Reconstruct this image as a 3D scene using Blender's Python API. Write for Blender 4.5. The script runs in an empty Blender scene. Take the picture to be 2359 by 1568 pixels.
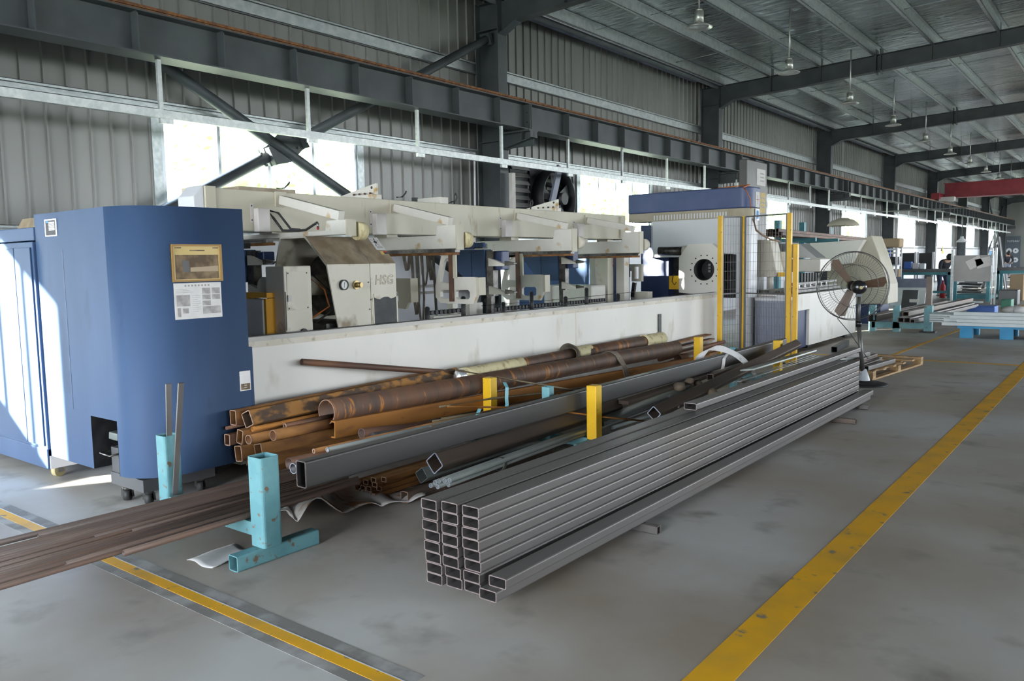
import bpy, bmesh, math, random
from mathutils import Vector as V, Matrix as M
random.seed(7)
C = bpy.context.scene.collection
PI = math.pi
# ---------------------------------------------------------------- camera model (2359 x 1568)
F, YAW, PITCH, ROLL, H = 1862.27, 0.661499, 0.096648, -0.017453, 1.5
_f = V((-math.sin(YAW)*math.cos(PITCH), math.cos(YAW)*math.cos(PITCH), -math.sin(PITCH)))
_r0 = V((math.cos(YAW), math.sin(YAW), 0)); _u0 = _r0.cross(_f)
_r = _r0*math.cos(ROLL) + _u0*math.sin(ROLL); _u = -_r0*math.sin(ROLL) + _u0*math.cos(ROLL)
EYE = V((0, 0, H))
def ray(px, py): return _f + _r*((px-1179.5)/F) - _u*((py-784.0)/F)
def ox(px, py, X): d = ray(px, py); return EYE + d*(X/d.x)      # survey helpers: a sight line met with a known plane of the hall
def oy(px, py, Y): d = ray(px, py); return EYE + d*(Y/d.y)
def oz(px, py, Z=0.0): d = ray(px, py); return EYE + d*((Z-H)/d.z)
# ---------------------------------------------------------------- materials
MATS = {}
def mat(name, c1, c2=None, scale=6.0, rough=0.55, metal=0.0, bump=0.0, stretch=(1, 1, 1), lo=0.4, hi=0.65, detail=5, rough2=None, c3=None, scale3=30, lo3=0.6, hi3=0.7, spec=0.5):
    m = bpy.data.materials.new(name); m.use_nodes = True
    nt = m.node_tree; b = nt.nodes['Principled BSDF']
    b.inputs['Roughness'].default_value = rough; b.inputs['Metallic'].default_value = metal
    b.inputs['Specular IOR Level'].default_value = spec
    b.inputs['Base Color'].default_value = (*c1, 1)
    if c2 is not None or bump:
        tc = nt.nodes.new('ShaderNodeTexCoord'); mp = nt.nodes.new('ShaderNodeMapping')
        mp.inputs['Scale'].default_value = stretch
        nt.links.new(tc.outputs['Object'], mp.inputs['Vector'])
        nz = nt.nodes.new('ShaderNodeTexNoise'); nz.inputs['Scale'].default_value = scale; nz.inputs['Detail'].default_value = detail
        nt.links.new(mp.outputs['Vector'], nz.inputs['Vector'])
        if c2 is not None:
            rp = nt.nodes.new('ShaderNodeValToRGB')
            rp.color_ramp.elements[0].position = lo; rp.color_ramp.elements[0].color = (*c1, 1)
            rp.color_ramp.elements[1].position = hi; rp.color_ramp.elements[1].color = (*c2, 1)
            nt.links.new(nz.outputs['Fac'], rp.inputs['Fac'])
            out = rp.outputs['Color']
            if c3 is not None:
                n3 = nt.nodes.new('ShaderNodeTexNoise'); n3.inputs['Scale'].default_value = scale3; n3.inputs['Detail'].default_value = 4
                nt.links.new(mp.outputs['Vector'], n3.inputs['Vector'])
                r3 = nt.nodes.new('ShaderNodeMapRange'); r3.inputs[1].default_value = lo3; r3.inputs[2].default_value = hi3
                nt.links.new(n3.outputs['Fac'], r3.inputs[0])
                mx = nt.nodes.new('ShaderNodeMix'); mx.data_type = 'RGBA'
                nt.links.new(r3.outputs[0], mx.inputs['Factor']); nt.links.new(out, mx.inputs[6]); mx.inputs[7].default_value = (*c3, 1)
                out = mx.outputs[2]
            nt.links.new(out, b.inputs['Base Color'])
            if rough2 is not None:
                mr = nt.nodes.new('ShaderNodeMapRange'); mr.inputs[1].default_value = lo; mr.inputs[2].default_value = hi
                mr.inputs[3].default_value = rough; mr.inputs[4].default_value = rough2
                nt.links.new(nz.outputs['Fac'], mr.inputs[0]); nt.links.new(mr.outputs[0], b.inputs['Roughness'])
        if bump:
            bp = nt.nodes.new('ShaderNodeBump'); bp.inputs['Strength'].default_value = bump; bp.inputs['Distance'].default_value = 0.02
            nt.links.new(nz.outputs['Fac'], bp.inputs['Height']); nt.links.new(bp.outputs['Normal'], b.inputs['Normal'])
    MATS[name] = m; return m
mat('concrete', (.36, .30, .235), (.56, .545, .515), .75, .42, 0, .04, lo=.36, hi=.66, detail=12, rough2=.62, c3=(.25, .225, .19), scale3=3.4, lo3=.56, hi3=.80)
mat('yellow_floor_paint', (.86, .44, .015), (.55, .33, .06), 3.2, .55, lo=.45, hi=.82, detail=8, c3=(.24, .20, .15), scale3=11, lo3=.63, hi3=.70)
mat('floor_paint_border', (.24, .225, .21), (.42, .41, .39), 5, .7, lo=.45, hi=.62, detail=8)
mat('joint_filler', (.62, .63, .66), None, rough=.4)
mat('sheet_steel', (.205, .205, .198), (.25, .25, .242), 1.2, .38, .25, stretch=(1, 1, .15))
mat('galvanized', (.40, .44, .45), (.55, .58, .58), 14, .42, .7)
mat('rail_zinc', (.46, .49, .49), (.60, .62, .61), 16, .38, .45)
mat('structural_paint', (.042, .050, .055), (.062, .071, .076), 2.2, .5)
mat('rust_rail', (.13, .055, .025), (.28, .12, .04), 18, .8)
mat('foil', (.20, .225, .23), (.30, .325, .325), .8, .12, 1.0, .0)
mat('purlin_zinc', (.40, .43, .44), (.52, .54, .54), 9, .40, .75)
mat('pvc_blue', (.16, .19, .33), (.22, .26, .42), 5, .35)
mat('window_alu', (.55, .58, .62), None, rough=.35, metal=.6)
mat('blue_paint', (.040, .076, .155), (.052, .094, .185), 1.6, .62, spec=.25, c3=(.028, .05, .10), scale3=4, lo3=.63, hi3=.80, stretch=(1, 1, .35))
mat('blue_top', (.05, .075, .18), (.065, .09, .20), 3, .45)
mat('navy_paint', (.018, .035, .10), (.03, .05, .14), 3, .45)
mat('white_panel', (.74, .71, .65), (.80, .77, .72), 1.1, .45, c3=(.50, .44, .33), scale3=3.5, lo3=.62, hi3=.80, stretch=(1, 1, .45))
mat('white_edge', (.62, .56, .45), (.70, .65, .56), 4, .5, c3=(.36, .30, .22), scale3=9, lo3=.6, hi3=.7)
mat('cream_machine', (.58, .54, .44), (.66, .62, .53), 2.0, .5, c3=(.25, .19, .12), scale3=4.5, lo3=.58, hi3=.74)
mat('dirty_hood', (.22, .165, .105), (.40, .33, .235), 4.0, .5, c3=(.13, .10, .07), scale3=3.5, lo3=.55, hi3=.72, stretch=(1, 1, 1))
mat('beam_cream', (.46, .43, .33), (.54, .50, .40), 1.6, .5, c3=(.26, .20, .10), scale3=8, lo3=.63, hi3=.78, stretch=(1, 1, .25))
mat('arm_white', (.58, .555, .49), (.66, .635, .57), 3, .45, c3=(.42, .25, .06), scale3=6, lo3=.64, hi3=.76)
mat('box_grey', (.50, .47, .44), (.56, .53, .50), 6, .5)
mat('black_steel', (.012, .012, .014), (.03, .03, .032), 10, .5, .2)
mat('oily_steel', (.045, .042, .04), (.13, .12, .11), 12, .38, .6)
mat('rust', (.15, .060, .022), (.36, .165, .045), 9, .78, 0, .12, stretch=(1, .35, 1), lo=.38, hi=.68, detail=7)
mat('rust_orange', (.30, .115, .020), (.40, .165, .03), 3, .75, 0, .05, stretch=(1, .3, 1), c3=(.14, .055, .02), scale3=10, lo3=.62, hi3=.76)
mat('rust_dark', (.085, .046, .033), (.20, .090, .045), 7, .55, .15, .06, stretch=(1, .25, 1), lo=.42, hi=.72, detail=7)
mat('rust_end', (.34, .22, .17), (.45, .27, .17), 40, .7)
mat('mill_steel', (.14, .128, .122), (.185, .17, .162), 3.0, .42, .25, .0, stretch=(1, .12, 1), lo=.35, hi=.68, c3=(.16, .125, .10), scale3=5, lo3=.6, hi3=.8)
mat('mill_cut', (.19, .15, .145), (.26, .205, .19), 60, .55, .2)
mat('mill_brown', (.105, .082, .068), (.16, .115, .088), 3.0, .42, .25, stretch=(1, .15, 1))
mat('bright_cut', (.55, .58, .68), None, rough=.3, metal=.5)
mat('galv_tube', (.22, .245, .235), (.32, .34, .32), 9, .42, .5, stretch=(1, .2, 1))
mat('dark_tube', (.045, .047, .05), (.075, .075, .075), 12, .5, .3)
mat('brown_rod', (.16, .12, .07), (.27, .21, .13), 20, .5, .4, stretch=(1, .1, 1))
mat('teal_paint', (.115, .29, .32), (.16, .36, .385), 7, .5, c3=(.17, .115, .07), scale3=19, lo3=.61, hi3=.67)
mat('teal_far', (.06, .24, .28), (.09, .30, .34), 5, .5)
mat('yellow_paint', (.78, .47, .015), (.70, .40, .02), 4, .42, c3=(.32, .22, .04), scale3=24, lo3=.66, hi3=.72)
mat('orange_paint', (.62, .30, .02), None, rough=.5)
mat('grey_box_paint', (.07, .066, .062), (.09, .085, .08), 4, .42)
mat('paper', (.72, .70, .68), (.66, .64, .62), 12, .8)
mat('paper_tan', (.60, .45, .18), (.66, .50, .24), 4, .7)
mat('print_ink', (.07, .07, .075), None, rough=.8)
mat('photo_dark', (.10, .065, .035), (.26, .18, .10), 12, .7)
mat('photo_grey', (.30, .28, .27), (.5, .48, .46), 16, .7)
mat('photo_light', (.42, .33, .22), None, rough=.7)
mat('wood_frame', (.33, .19, .05), None, rough=.55)
mat('blue_label', (.05, .25, .60), None, rough=.6)
mat('red_label', (.45, .03, .04), None, rough=.6)
mat('yellow_label', (.70, .52, .05), None, rough=.6)
mat('cloth_white', (.70, .69, .68), (.55, .53, .50), 5, .85, c3=(.35, .30, .26), scale3=8, lo3=.62, hi3=.75)
mat('cloth_brown', (.17, .13, .10), (.27, .215, .165), 60, .9)
mat('tarp', (.50, .46, .43), (.62, .58, .54), 3, .8, c3=(.36, .20, .10), scale3=5, lo3=.58, hi3=.66, stretch=(1, 3, 1))
mat('sling_dark', (.055, .045, .035), (.13, .11, .085), 9, .85)
mat('insulation', (.62, .55, .33), (.30, .20, .09), 13, .85, 0, .6, lo=.5, hi=.72)
mat('foil_wrap', (.75, .75, .76), None, rough=.25, metal=.8)
mat('dirt', (.12, .09, .065), (.17, .13, .09), 9, .95)
mat('rubber', (.03, .03, .03), None, rough=.6)
mat('caster_wheel', (.50, .42, .22), None, rough=.5)
mat('wood', (.36, .22, .10), (.50, .33, .16), 5, .7, stretch=(6, 1, 6))
mat('fan_black', (.012, .012, .013), None, rough=.22)
mat('fan_cage', (.10, .095, .09), None, rough=.4, metal=.5)
mat('fan_blade', (.13, .075, .045), None, rough=.45)
mat('chrome', (.55, .55, .56), None, rough=.2, metal=.9)
mat('crane_red', (.20, .014, .026), (.24, .02, .03), 3, .45)
mat('lamp_shell', (.55, .55, .52), None, rough=.3, metal=.6)
mat('leaf', (.22, .32, .10), (.42, .50, .24), 3, .6)
mat('bark', (.16, .11, .07), None, rough=.9)
mat('earth', (.32, .30, .22), (.24, .28, .13), .5, .9)
mat('duct_rubber', (.30, .20, .13), None, rough=.6)
mat('slat_steel', (.30, .30, .29), None, rough=.4, metal=.6)
mat('fan_housing', (.02, .022, .026), None, rough=.5)
mat('ac_grey', (.20, .22, .29), (.24, .26, .33), 6, .5)
mat('skin', (.42, .25, .17), None, rough=.6)
mat('work_clothes', (.02, .022, .03), (.04, .042, .055), 14, .9)
mat('jeans', (.06, .08, .14), None, rough=.9)
mat('hair', (.01, .009, .008), None, rough=.6)
mat('pallet_blue', (.02, .27, .52), (.03, .32, .58), 5, .5)
mat('board_grey', (.36, .35, .34), (.42, .41, .40), 2, .45)
mat('white_bar', (.60, .66, .66), (.68, .73, .73), 5, .45)
mat('bin_blue', (.06, .16, .5), None, rough=.5)
mat('bin_green', (.05, .22, .14), None, rough=.5)
mat('carton', (.36, .26, .16), None, rough=.8)
mat('screen', (.02, .018, .02), None, rough=.35)
mat('panel_white', (.62, .63, .66), None, rough=.4)
mat('poster_grey', (.10, .125, .15), None, rough=.5)
mat('poster_white', (.75, .78, .80), None, rough=.5)
mat('poster_blue', (.12, .33, .62), None, rough=.5)
mat('red_cable', (.45, .02, .05), None, rough=.5)
mat('orange_cable', (.6, .16, .03), None, rough=.5)
mat('grey_sheet', (.36, .37, .36), (.42, .42, .41), 4, .4, .4)
mat('shelf_wood', (.2, .15, .1), None, rough=.7)
mat('gauge_face', (.6, .6, .56), None, rough=.3)
mat('brass', (.35, .26, .12), None, rough=.35, metal=.8)
mat('guard_grey', (.12, .12, .125), None, rough=.45, metal=.4)
mat('rod_rust', (.085, .062, .052), (.16, .098, .07), 14, .55, .25, .05, stretch=(1, .12, 1), lo=.35, hi=.7)
mat('tan_band', (.34, .29, .20), (.40, .35, .26), 5, .5)
mat('pipe_rust', (.062, .040, .030), (.125, .062, .034), 1.1, .6, .15, .05, stretch=(2, 9, 2), lo=.35, hi=.65, detail=7, c3=(.34, .135, .028), scale3=2.6, lo3=.60, hi3=.68)
mat('rust_mottled', (.085, .052, .032), (.36, .165, .04), 15, .75, 0, .1, stretch=(1, .5, 1), lo=.44, hi=.58, detail=6)
mat('mill_dark', (.052, .051, .052), (.085, .078, .072), 2.2, .42, .2, .0, stretch=(1, .2, 3), lo=.35, hi=.68)
# foil with wrinkles
def foil_nodes():
    nt = MATS['foil'].node_tree; b = nt.nodes['Principled BSDF']
    tc = nt.nodes.new('ShaderNodeTexCoord'); mp = nt.nodes.new('ShaderNodeMapping'); mp.inputs['Scale'].default_value = (1.0, 3.6, 1)
    nz = nt.nodes.new('ShaderNodeTexNoise'); nz.inputs['Scale'].default_value = 1.5; nz.inputs['Detail'].default_value = 7; nz.inputs['Distortion'].default_value = 1.2
    bp = nt.nodes.new('ShaderNodeBump'); bp.inputs['Strength'].default_value = .9; bp.inputs['Distance'].default_value = .05
    nt.links.new(tc.outputs['Object'], mp.inputs['Vector']); nt.links.new(mp.outputs['Vector'], nz.inputs['Vector'])
    nt.links.new(nz.outputs['Fac'], bp.inputs['Height']); nt.links.new(bp.outputs['Normal'], b.inputs['Normal'])
foil_nodes()
def glass():
    m = bpy.data.materials.new('window_glass'); m.use_nodes = True; nt = m.node_tree
    nt.nodes.remove(nt.nodes['Principled BSDF']); o = nt.nodes['Material Output']
    t = nt.nodes.new('ShaderNodeBsdfTransparent'); t.inputs[0].default_value = (.93, .97, .97, 1)
    g = nt.nodes.new('ShaderNodeBsdfGlossy'); g.inputs['Roughness'].default_value = .02
    x = nt.nodes.new('ShaderNodeMixShader'); x.inputs[0].default_value = .06
    nt.links.new(t.outputs[0], x.inputs[1]); nt.links.new(g.outputs[0], x.inputs[2]); nt.links.new(x.outputs[0], o.inputs['Surface'])
    MATS['window_glass'] = m
glass()
# ---------------------------------------------------------------- mesh builder
def basis(d, roll=0.0, up=V((0, 0, 1))):
    d = d.normalized()
    if abs(d.dot(up)) > .995: up = V((0, 1, 0))
    a = d.cross(up).normalized(); b = a.cross(d).normalized()
    c, s = math.cos(roll), math.sin(roll)
    return a*c + b*s, -a*s + b*c
class MB:
    def __init__(s): s.v = []; s.f = []; s.sm = []
    def quadstrip(s, rings, closed=True, smooth=False):
        n = len(rings[0]); base = len(s.v)
        for r in rings: s.v += [V(p) for p in r]
        for i in range(len(rings)-1):
            for j in range(n if closed else n-1):
                k = (j+1) % n
                s.f.append((base+i*n+j, base+i*n+k, base+(i+1)*n+k, base+(i+1)*n+j)); s.sm.append(smooth)
        return base
    def face(s, pts, smooth=False):
        b = len(s.v); s.v += [V(p) for p in pts]; s.f.append(tuple(range(b, b+len(pts)))); s.sm.append(smooth)
    def prism(s, poly, vec):
        vec = V(vec); p = [V(q) for q in poly]; q = [a+vec for a in p]
        s.quadstrip([p, q]); s.face(list(reversed(p))); s.face(q); return s
    def box(s, a, b):
        x0, y0, z0 = (min(a[i], b[i]) for i in range(3)); x1, y1, z1 = (max(a[i], b[i]) for i in range(3))
        return s.prism([(x0, y0, z0), (x1, y0, z0), (x1, y1, z0), (x0, y1, z0)], (0, 0, z1-z0))
    def cbox(s, c, sx, sy, sz): return s.box((c[0]-sx/2, c[1]-sy/2, c[2]-sz/2), (c[0]+sx/2, c[1]+sy/2, c[2]+sz/2))
    def bar(s, p, q, w, h, roll=0.0):
        p, q = V(p), V(q); a, b = basis(q-p, roll)
        return s.prism([p-a*w/2-b*h/2, p+a*w/2-b*h/2, p+a*w/2+b*h/2, p-a*w/2+b*h/2], q-p)
    def ring(s, c, a, b, r, n): return [V(c)+a*(r*math.cos(2*PI*i/n))+b*(r*math.sin(2*PI*i/n)) for i in range(n)]
    def tube(s, p, q, r, n=16, r2=None):
        p, q = V(p), V(q); a, b = basis(q-p); r2 = r if r2 is None else r2
        R0, R1 = s.ring(p, a, b, r, n), s.ring(q, a, b, r2, n)
        s.quadstrip([R0, R1], smooth=True); s.face(list(reversed(R0))); s.face(R1); return s
    def pipe(s, p, q, r, t, n=20):
        p, q = V(p), V(q); a, b = basis(q-p)
        s.quadstrip([s.ring(p, a, b, r, n), s.ring(q, a, b, r, n)], smooth=True)
        s.quadstrip([s.ring(q, a, b, r-t, n), s.ring(p, a, b, r-t, n)], smooth=True)
        s.quadstrip([s.ring(p, a, b, r-t, n), s.ring(p, a, b, r, n)]); s.quadstrip([s.ring(q, a, b, r, n), s.ring(q, a, b, r-t, n)]); return s
    def rrect(s, c, a, b, w, h, rad, n=3):
        out = []
        for sx, sy, a0 in ((1, 1, 0), (-1, 1, PI/2), (-1, -1, PI), (1, -1, 1.5*PI)):
            for i in range(n+1):
                t = a0+PI/2*i/n
                out.append(V(c)+a*(sx*(w/2-rad)+rad*math.cos(t))+b*(sy*(h/2-rad)+rad*math.sin(t)))
        return out
    def rhs(s, p, q, w, h, t, roll=0.0, rad=None):
        p, q = V(p), V(q); a, b = basis(q-p, roll); rad = rad or min(w, h)*.14; ri = max(rad-t, rad*.3)
        O0, O1 = s.rrect(p, a, b, w, h, rad), s.rrect(q, a, b, w, h, rad)
        I0, I1 = s.rrect(p, a, b, w-2*t, h-2*t, ri), s.rrect(q, a, b, w-2*t, h-2*t, ri)
        s.quadstrip([O0, O1]); s.quadstrip([I1, I0]); s.quadstrip([I0, O0]); s.quadstrip([O1, I1]); return s
    def path(s, pts, r, n=8, closed=False):
        pts = [V(p) for p in pts]; rings = []; m = len(pts); pa = None
        for i, p in enumerate(pts):
            d = (pts[(i+1) % m]-pts[i-1]) if closed else (pts[min(i+1, m-1)]-pts[max(i-1, 0)])
            a, b = basis(d)
            if pa is not None:
                a = (pa-d.normalized()*pa.dot(d.normalized())).normalized(); b = a.cross(d.normalized()); b = -b
            pa = a
            rings.append(s.ring(p, a, b, r, n))
        if closed: rings.append(rings[0])
        s.quadstrip(rings, smooth=True)
        if not closed: s.face(list(reversed(rings[0]))); s.face(rings[-1])
        return s
    def ribbon(s, pts, wv, t=.004):
        pts = [V(p) for p in pts]; n = len(pts); wv = wv if isinstance(wv, list) else [V(wv)]*n; rings = []
        for i, p in enumerate(pts):
            d = (pts[min(i+1, n-1)]-pts[max(i-1, 0)]).normalized(); w = V(wv[i]); nn = d.cross(w).normalized()*t/2
            rings.append([p-w/2-nn, p+w/2-nn, p+w/2+nn, p-w/2+nn])
        s.quadstrip(rings, smooth=False); s.face(list(reversed(rings[0]))); s.face(rings[-1]); return s
    def lathe(s, c, prof, n=24, axis=V((0, 0, 1))):
        a, b = basis(axis) if abs(axis.z) < .99 else (V((1, 0, 0)), V((0, 1, 0)))
        rings = [s.ring(V(c)+axis*z, a, b, max(r, 1e-4), n) for r, z in prof]
        s.quadstrip(rings, smooth=True); return s
    def plate(s, outer, holes, n, t):
        """flat plate with holes: outer/holes are lists of V in a plane with normal n"""
        bm = bmesh.new(); es = []
        for loop in [outer]+holes:
            vs = [bm.verts.new(p) for p in loop]
            es += [bm.edges.new((vs[i], vs[(i+1) % len(vs)])) for i in range(len(vs))]
        bmesh.ops.triangle_fill(bm, use_beauty=True, use_dissolve=False, edges=es)
        bm.verts.ensure_lookup_table(); bm.verts.index_update()
        off = V(n).normalized()*t; base = len(s.v); nv = len(bm.verts)
        s.v += [v.co.copy() for v in bm.verts] + [v.co+off for v in bm.verts]
        for f in bm.faces:
            idx = [v.index for v in f.verts]
            s.f.append(tuple(base+i for i in reversed(idx))); s.sm.append(False)
            s.f.append(tuple(base+nv+i for i in idx)); s.sm.append(False)
        bm.free()
        for loop in [outer]+holes: s.quadstrip([[V(p) for p in loop], [V(p)+off for p in loop]])
        return s
    def sph(s, c, r, n=12, sc=(1, 1, 1)):
        rings = []
        for i in range(n//2+1):
            t = PI*i/(n//2)
            rings.append([V(c)+V((sc[0]*r*math.sin(t)*math.cos(2*PI*j/n), sc[1]*r*math.sin(t)*math.sin(2*PI*j/n), sc[2]*r*math.cos(t))) for j in range(n)])
        s.quadstrip(rings, smooth=True); return s
    def build(s, name, m, parent=None, bevel=0, seg=2, fix=True):
        me = bpy.data.meshes.new(name)
        mats = m if isinstance(m, (list, tuple)) else [m]
        zmin = min(v.z for v in s.v); xs = [v.x for v in s.v]; ys = [v.y for v in s.v]
        o0 = V(((min(xs)+max(xs))/2, (min(ys)+max(ys))/2, zmin))
        me.from_pydata([v-o0 for v in s.v], [], s.f)
        for mm in mats: me.materials.append(MATS[mm])
        me.polygons.foreach_set('use_smooth', s.sm)
        bm = bmesh.new(); bm.from_mesh(me)
        bmesh.ops.remove_doubles(bm, verts=bm.verts, dist=1e-5)
        if fix: bmesh.ops.recalc_face_normals(bm, faces=bm.faces)
        bm.to_mesh(me); bm.free(); me.update()
        o = bpy.data.objects.new(name, me); C.objects.link(o); o.location = o0
        if parent is not None: attach(o, parent)
        if bevel:
            b = o.modifiers.new('bevel', 'BEVEL'); b.width = bevel; b.segments = seg; b.limit_method = 'ANGLE'; b.angle_limit = .6
        return o
WORLD = {}
def wmat(o):
    mw = M.Translation(o.location)
    return mw if o.parent is None else wmat(o.parent) @ o.matrix_parent_inverse @ mw
def attach(o, p): o.parent = p; o.matrix_parent_inverse = wmat(p).inverted()
def tag(o, label=None, cat=None, group=None, kind=None):
    for k, v in (('label', label), ('category', cat), ('group', group), ('kind', kind)):
        if v: o[k] = v
    return o
def thing(name, loc, label, cat, group=None):
    o = bpy.data.objects.new(name, None); C.objects.link(o); o.location = loc; o.empty_display_size = .1
    return tag(o, label, cat, group)
def copy_tree(o, parent=None):
    c = o.copy(); C.objects.link(c)
    if parent is not None: c.parent = parent; c.matrix_parent_inverse = o.matrix_parent_inverse.copy()
    for ch in list(o.children): copy_tree(ch, c)
    return c
ORD = ['first', 'second', 'third', 'fourth', 'fifth', 'sixth', 'seventh', 'eighth', 'ninth', 'tenth', 'eleventh', 'twelfth', 'thirteenth', 'fourteenth', 'fifteenth', 'sixteenth', 'seventeenth', 'eighteenth', 'nineteenth', 'twentieth']
def lin(a, b, n): return [a+(b-a)*i/(n-1) for i in range(n)]
# ================================================================ THE HALL
XW = -9.5; Y0, Y1 = -9.0, 80.0; XR = 13.5; RIDGE = 2.3
def roofz(x): return 6.17+.041*((x if x <= RIDGE else 2*RIDGE-x)+8.43)
def struct(o, label=None): o['kind'] = 'structure'; (label and o.__setitem__('label', label)); return o
b = MB(); b.face([(XW-.1, Y0, 0), (XR+.1, Y0, 0), (XR+.1, Y1, 0), (XW-.1, Y1, 0)]); b.box((XW-.1, Y0, -.2), (XR+.1, Y1, -.01))
struct(b.build('floor', 'concrete'), 'grey power-floated concrete floor with scuffs')
# floor markings, thin films of paint on the slab
def floor_strip(name, x0, x1, y0, y1, m, z=.002, label=None):
    b = MB(); b.box((x0, y0, -.004), (x1, y1, z)); o = b.build(name, m); struct(o, label); return o
floor_strip('trim_1', -1.232, -1.081, Y0, 55, 'yellow_floor_paint', label='long yellow aisle line on the right of the floor')
yc0, yc1 = oz(500, 1409).y, oz(500, 1386).y
floor_strip('trim_2', -9.2, -2.0, yc0-.055, yc1+.075, 'floor_paint_border', .0012, 'grey scraped border under the short yellow line')
floor_strip('trim_3', -9.2, -2.0, yc0, yc1, 'yellow_floor_paint', .0025, 'short yellow line across the floor at the near end')
floor_strip('trim_4', -9.2, -2.0, yc1, yc1+.006, 'joint_filler', .003, 'pale joint strip along the short yellow line')
p = oz(2159, 831); floor_strip('trim_5', -9, -1.2, p.y-.06, p.y+.06, 'yellow_floor_paint', .0008, 'faded yellow line across the aisle floor')
p = oz(2050, 820); q = oz(2180, 771)
b = MB(); b.bar(p+V((0, 0, -.001)), q+(q-p)*3+V((0, 0, -.001)), .06, .006); struct(b.build('trim_6', 'yellow_floor_paint'), 'thin yellow line on the floor beyond the wooden pallet')
# ---- ribbed sheet wall with window openings
WIN = [(-4.0, -.8)]
for l, r in ((373, 822), (1333, 1500)): WIN.append((ox(l, 400, XW).y, ox(r, 400, XW).y))
WIN[2] = (WIN[2][0], WIN[2][0]+3.1)
for l, r in ((1766, 1814), (1939, 1995), (2069, 2108)): WIN.append((ox(l, 470, XW).y, ox(r, 470, XW).y))
WIN += [(52.6, 57.0), (61.2, 65.6), (70.6, 75.0)]
ZS, ZH = 1.98, 3.43
def ribbed(b, y0, y1, z0, z1, x=XW, sgn=1, pitch=.235):
    pts = [(x, y0)]; k = math.floor(y0/pitch)
    while k*pitch < y1:
        y = k*pitch
        if y0+.02 < y and y+.045 < y1-.01: pts += [(x, y), (x+sgn*.026, y+.008), (x+sgn*.026, y+.026), (x, y+.036)]
        k += 1
    pts.append((x, y1))
    base = len(b.v)
    for px, py in pts: b.v += [V((px, py, z0)), V((px, py, z1))]
    for i in range(len(pts)-1):
        b.f.append((base+2*i, base+2*i+2, base+2*i+3, base+2*i+1)); b.sm.append(False)
DOOR = (.5, 1.85, 2.3)  # doorway added out of view to throw daylight on the blue housing
def ribbed_wall(name, x, sgn, wins, ztop, label, ZS=ZS, ZH=ZH):
    b = MB(); y = Y0
    for w0, w1 in wins:
        if y < DOOR[0] < w0 and sgn > 0:
            ribbed(b, y, DOOR[0], 0, ztop, x, sgn); ribbed(b, DOOR[0], DOOR[1], DOOR[2], ztop, x, sgn); y = DOOR[1]
        ribbed(b, y, w0, 0, ztop, x, sgn); ribbed(b, w0, w1, 0, ZS, x, sgn); ribbed(b, w0, w1, ZH, ztop, x, sgn); y = w1
    ribbed(b, y, Y1, 0, ztop, x, sgn)
    return struct(b.build(name, 'sheet_steel', fix=False), label)
ribbed_wall('wall_left', XW, 1, WIN, roofz(XW)+.05, 'ribbed grey sheet steel side wall behind the machines')
WINR = [(c-1.4, c+1.4) for c in (-3, 6.8, 16)]+[(c-3.2, c+3.2) for c in (25.4, 35, 44.4, 54, 63.5, 72.8)]  # unseen openings added and sized to brighten the aisle side and far bays
ribbed_wall('wall_right', XR, -1, WINR, roofz(XR)+.05, 'ribbed sheet steel side wall across the aisle', 1.0, 4.7)
def end_wall(name, y, openings, label):
    b = MB(); xs = XW-.05
    for x0, x1, zt in openings:
        b.face([(xs, y, 0), (x0, y, 0), (x0, y, roofz(x0)+.3), (xs, y, roofz(xs)+.3)])
        b.face([(x0, y, zt), (x1, y, zt), (x1, y, roofz(x1)+.3), (x0, y, roofz(x0)+.3)]); xs = x1
    b.face([(xs, y, 0), (XR+.05, y, 0), (XR+.05, y, roofz(XR)+.3), (RIDGE, y, roofz(RIDGE)+.3), (xs, y, roofz(xs)+.3)])
    return struct(b.build(name, 'sheet_steel', fix=False), label)
end_wall('wall_far', Y1, [(-1.5, 2.5, 4.4)], 'pale sheet steel gable wall at the far end')
end_wall('wall_near', Y0, [(-8.6, 1.0, 4.9)], 'sheet steel gable wall behind the viewer')
# ---- roof
b = MB()
ys = lin(Y0, Y1, 60)
for x0, x1 in ((XW-.05, RIDGE), (RIDGE, XR+.05)):
    xs = lin(x0, x1, 12); base = len(b.v)
    for y in ys:
        for x in xs: b.v.append(V((x, y, roofz(x))))
    for i in range(len(ys)-1):
        for j in range(len(xs)-1):
            b.f.append((base+i*12+j, base+i*12+j+1, base+(i+1)*12+j+1, base+(i+1)*12+j)); b.sm.append(True)
ceil = struct(b.build('ceiling', 'foil'), 'wrinkled silver foil insulation under the roof sheets')
sm = ceil.modifiers.new('solid', 'SOLIDIFY'); sm.thickness = .08; sm.offset = 1
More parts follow.
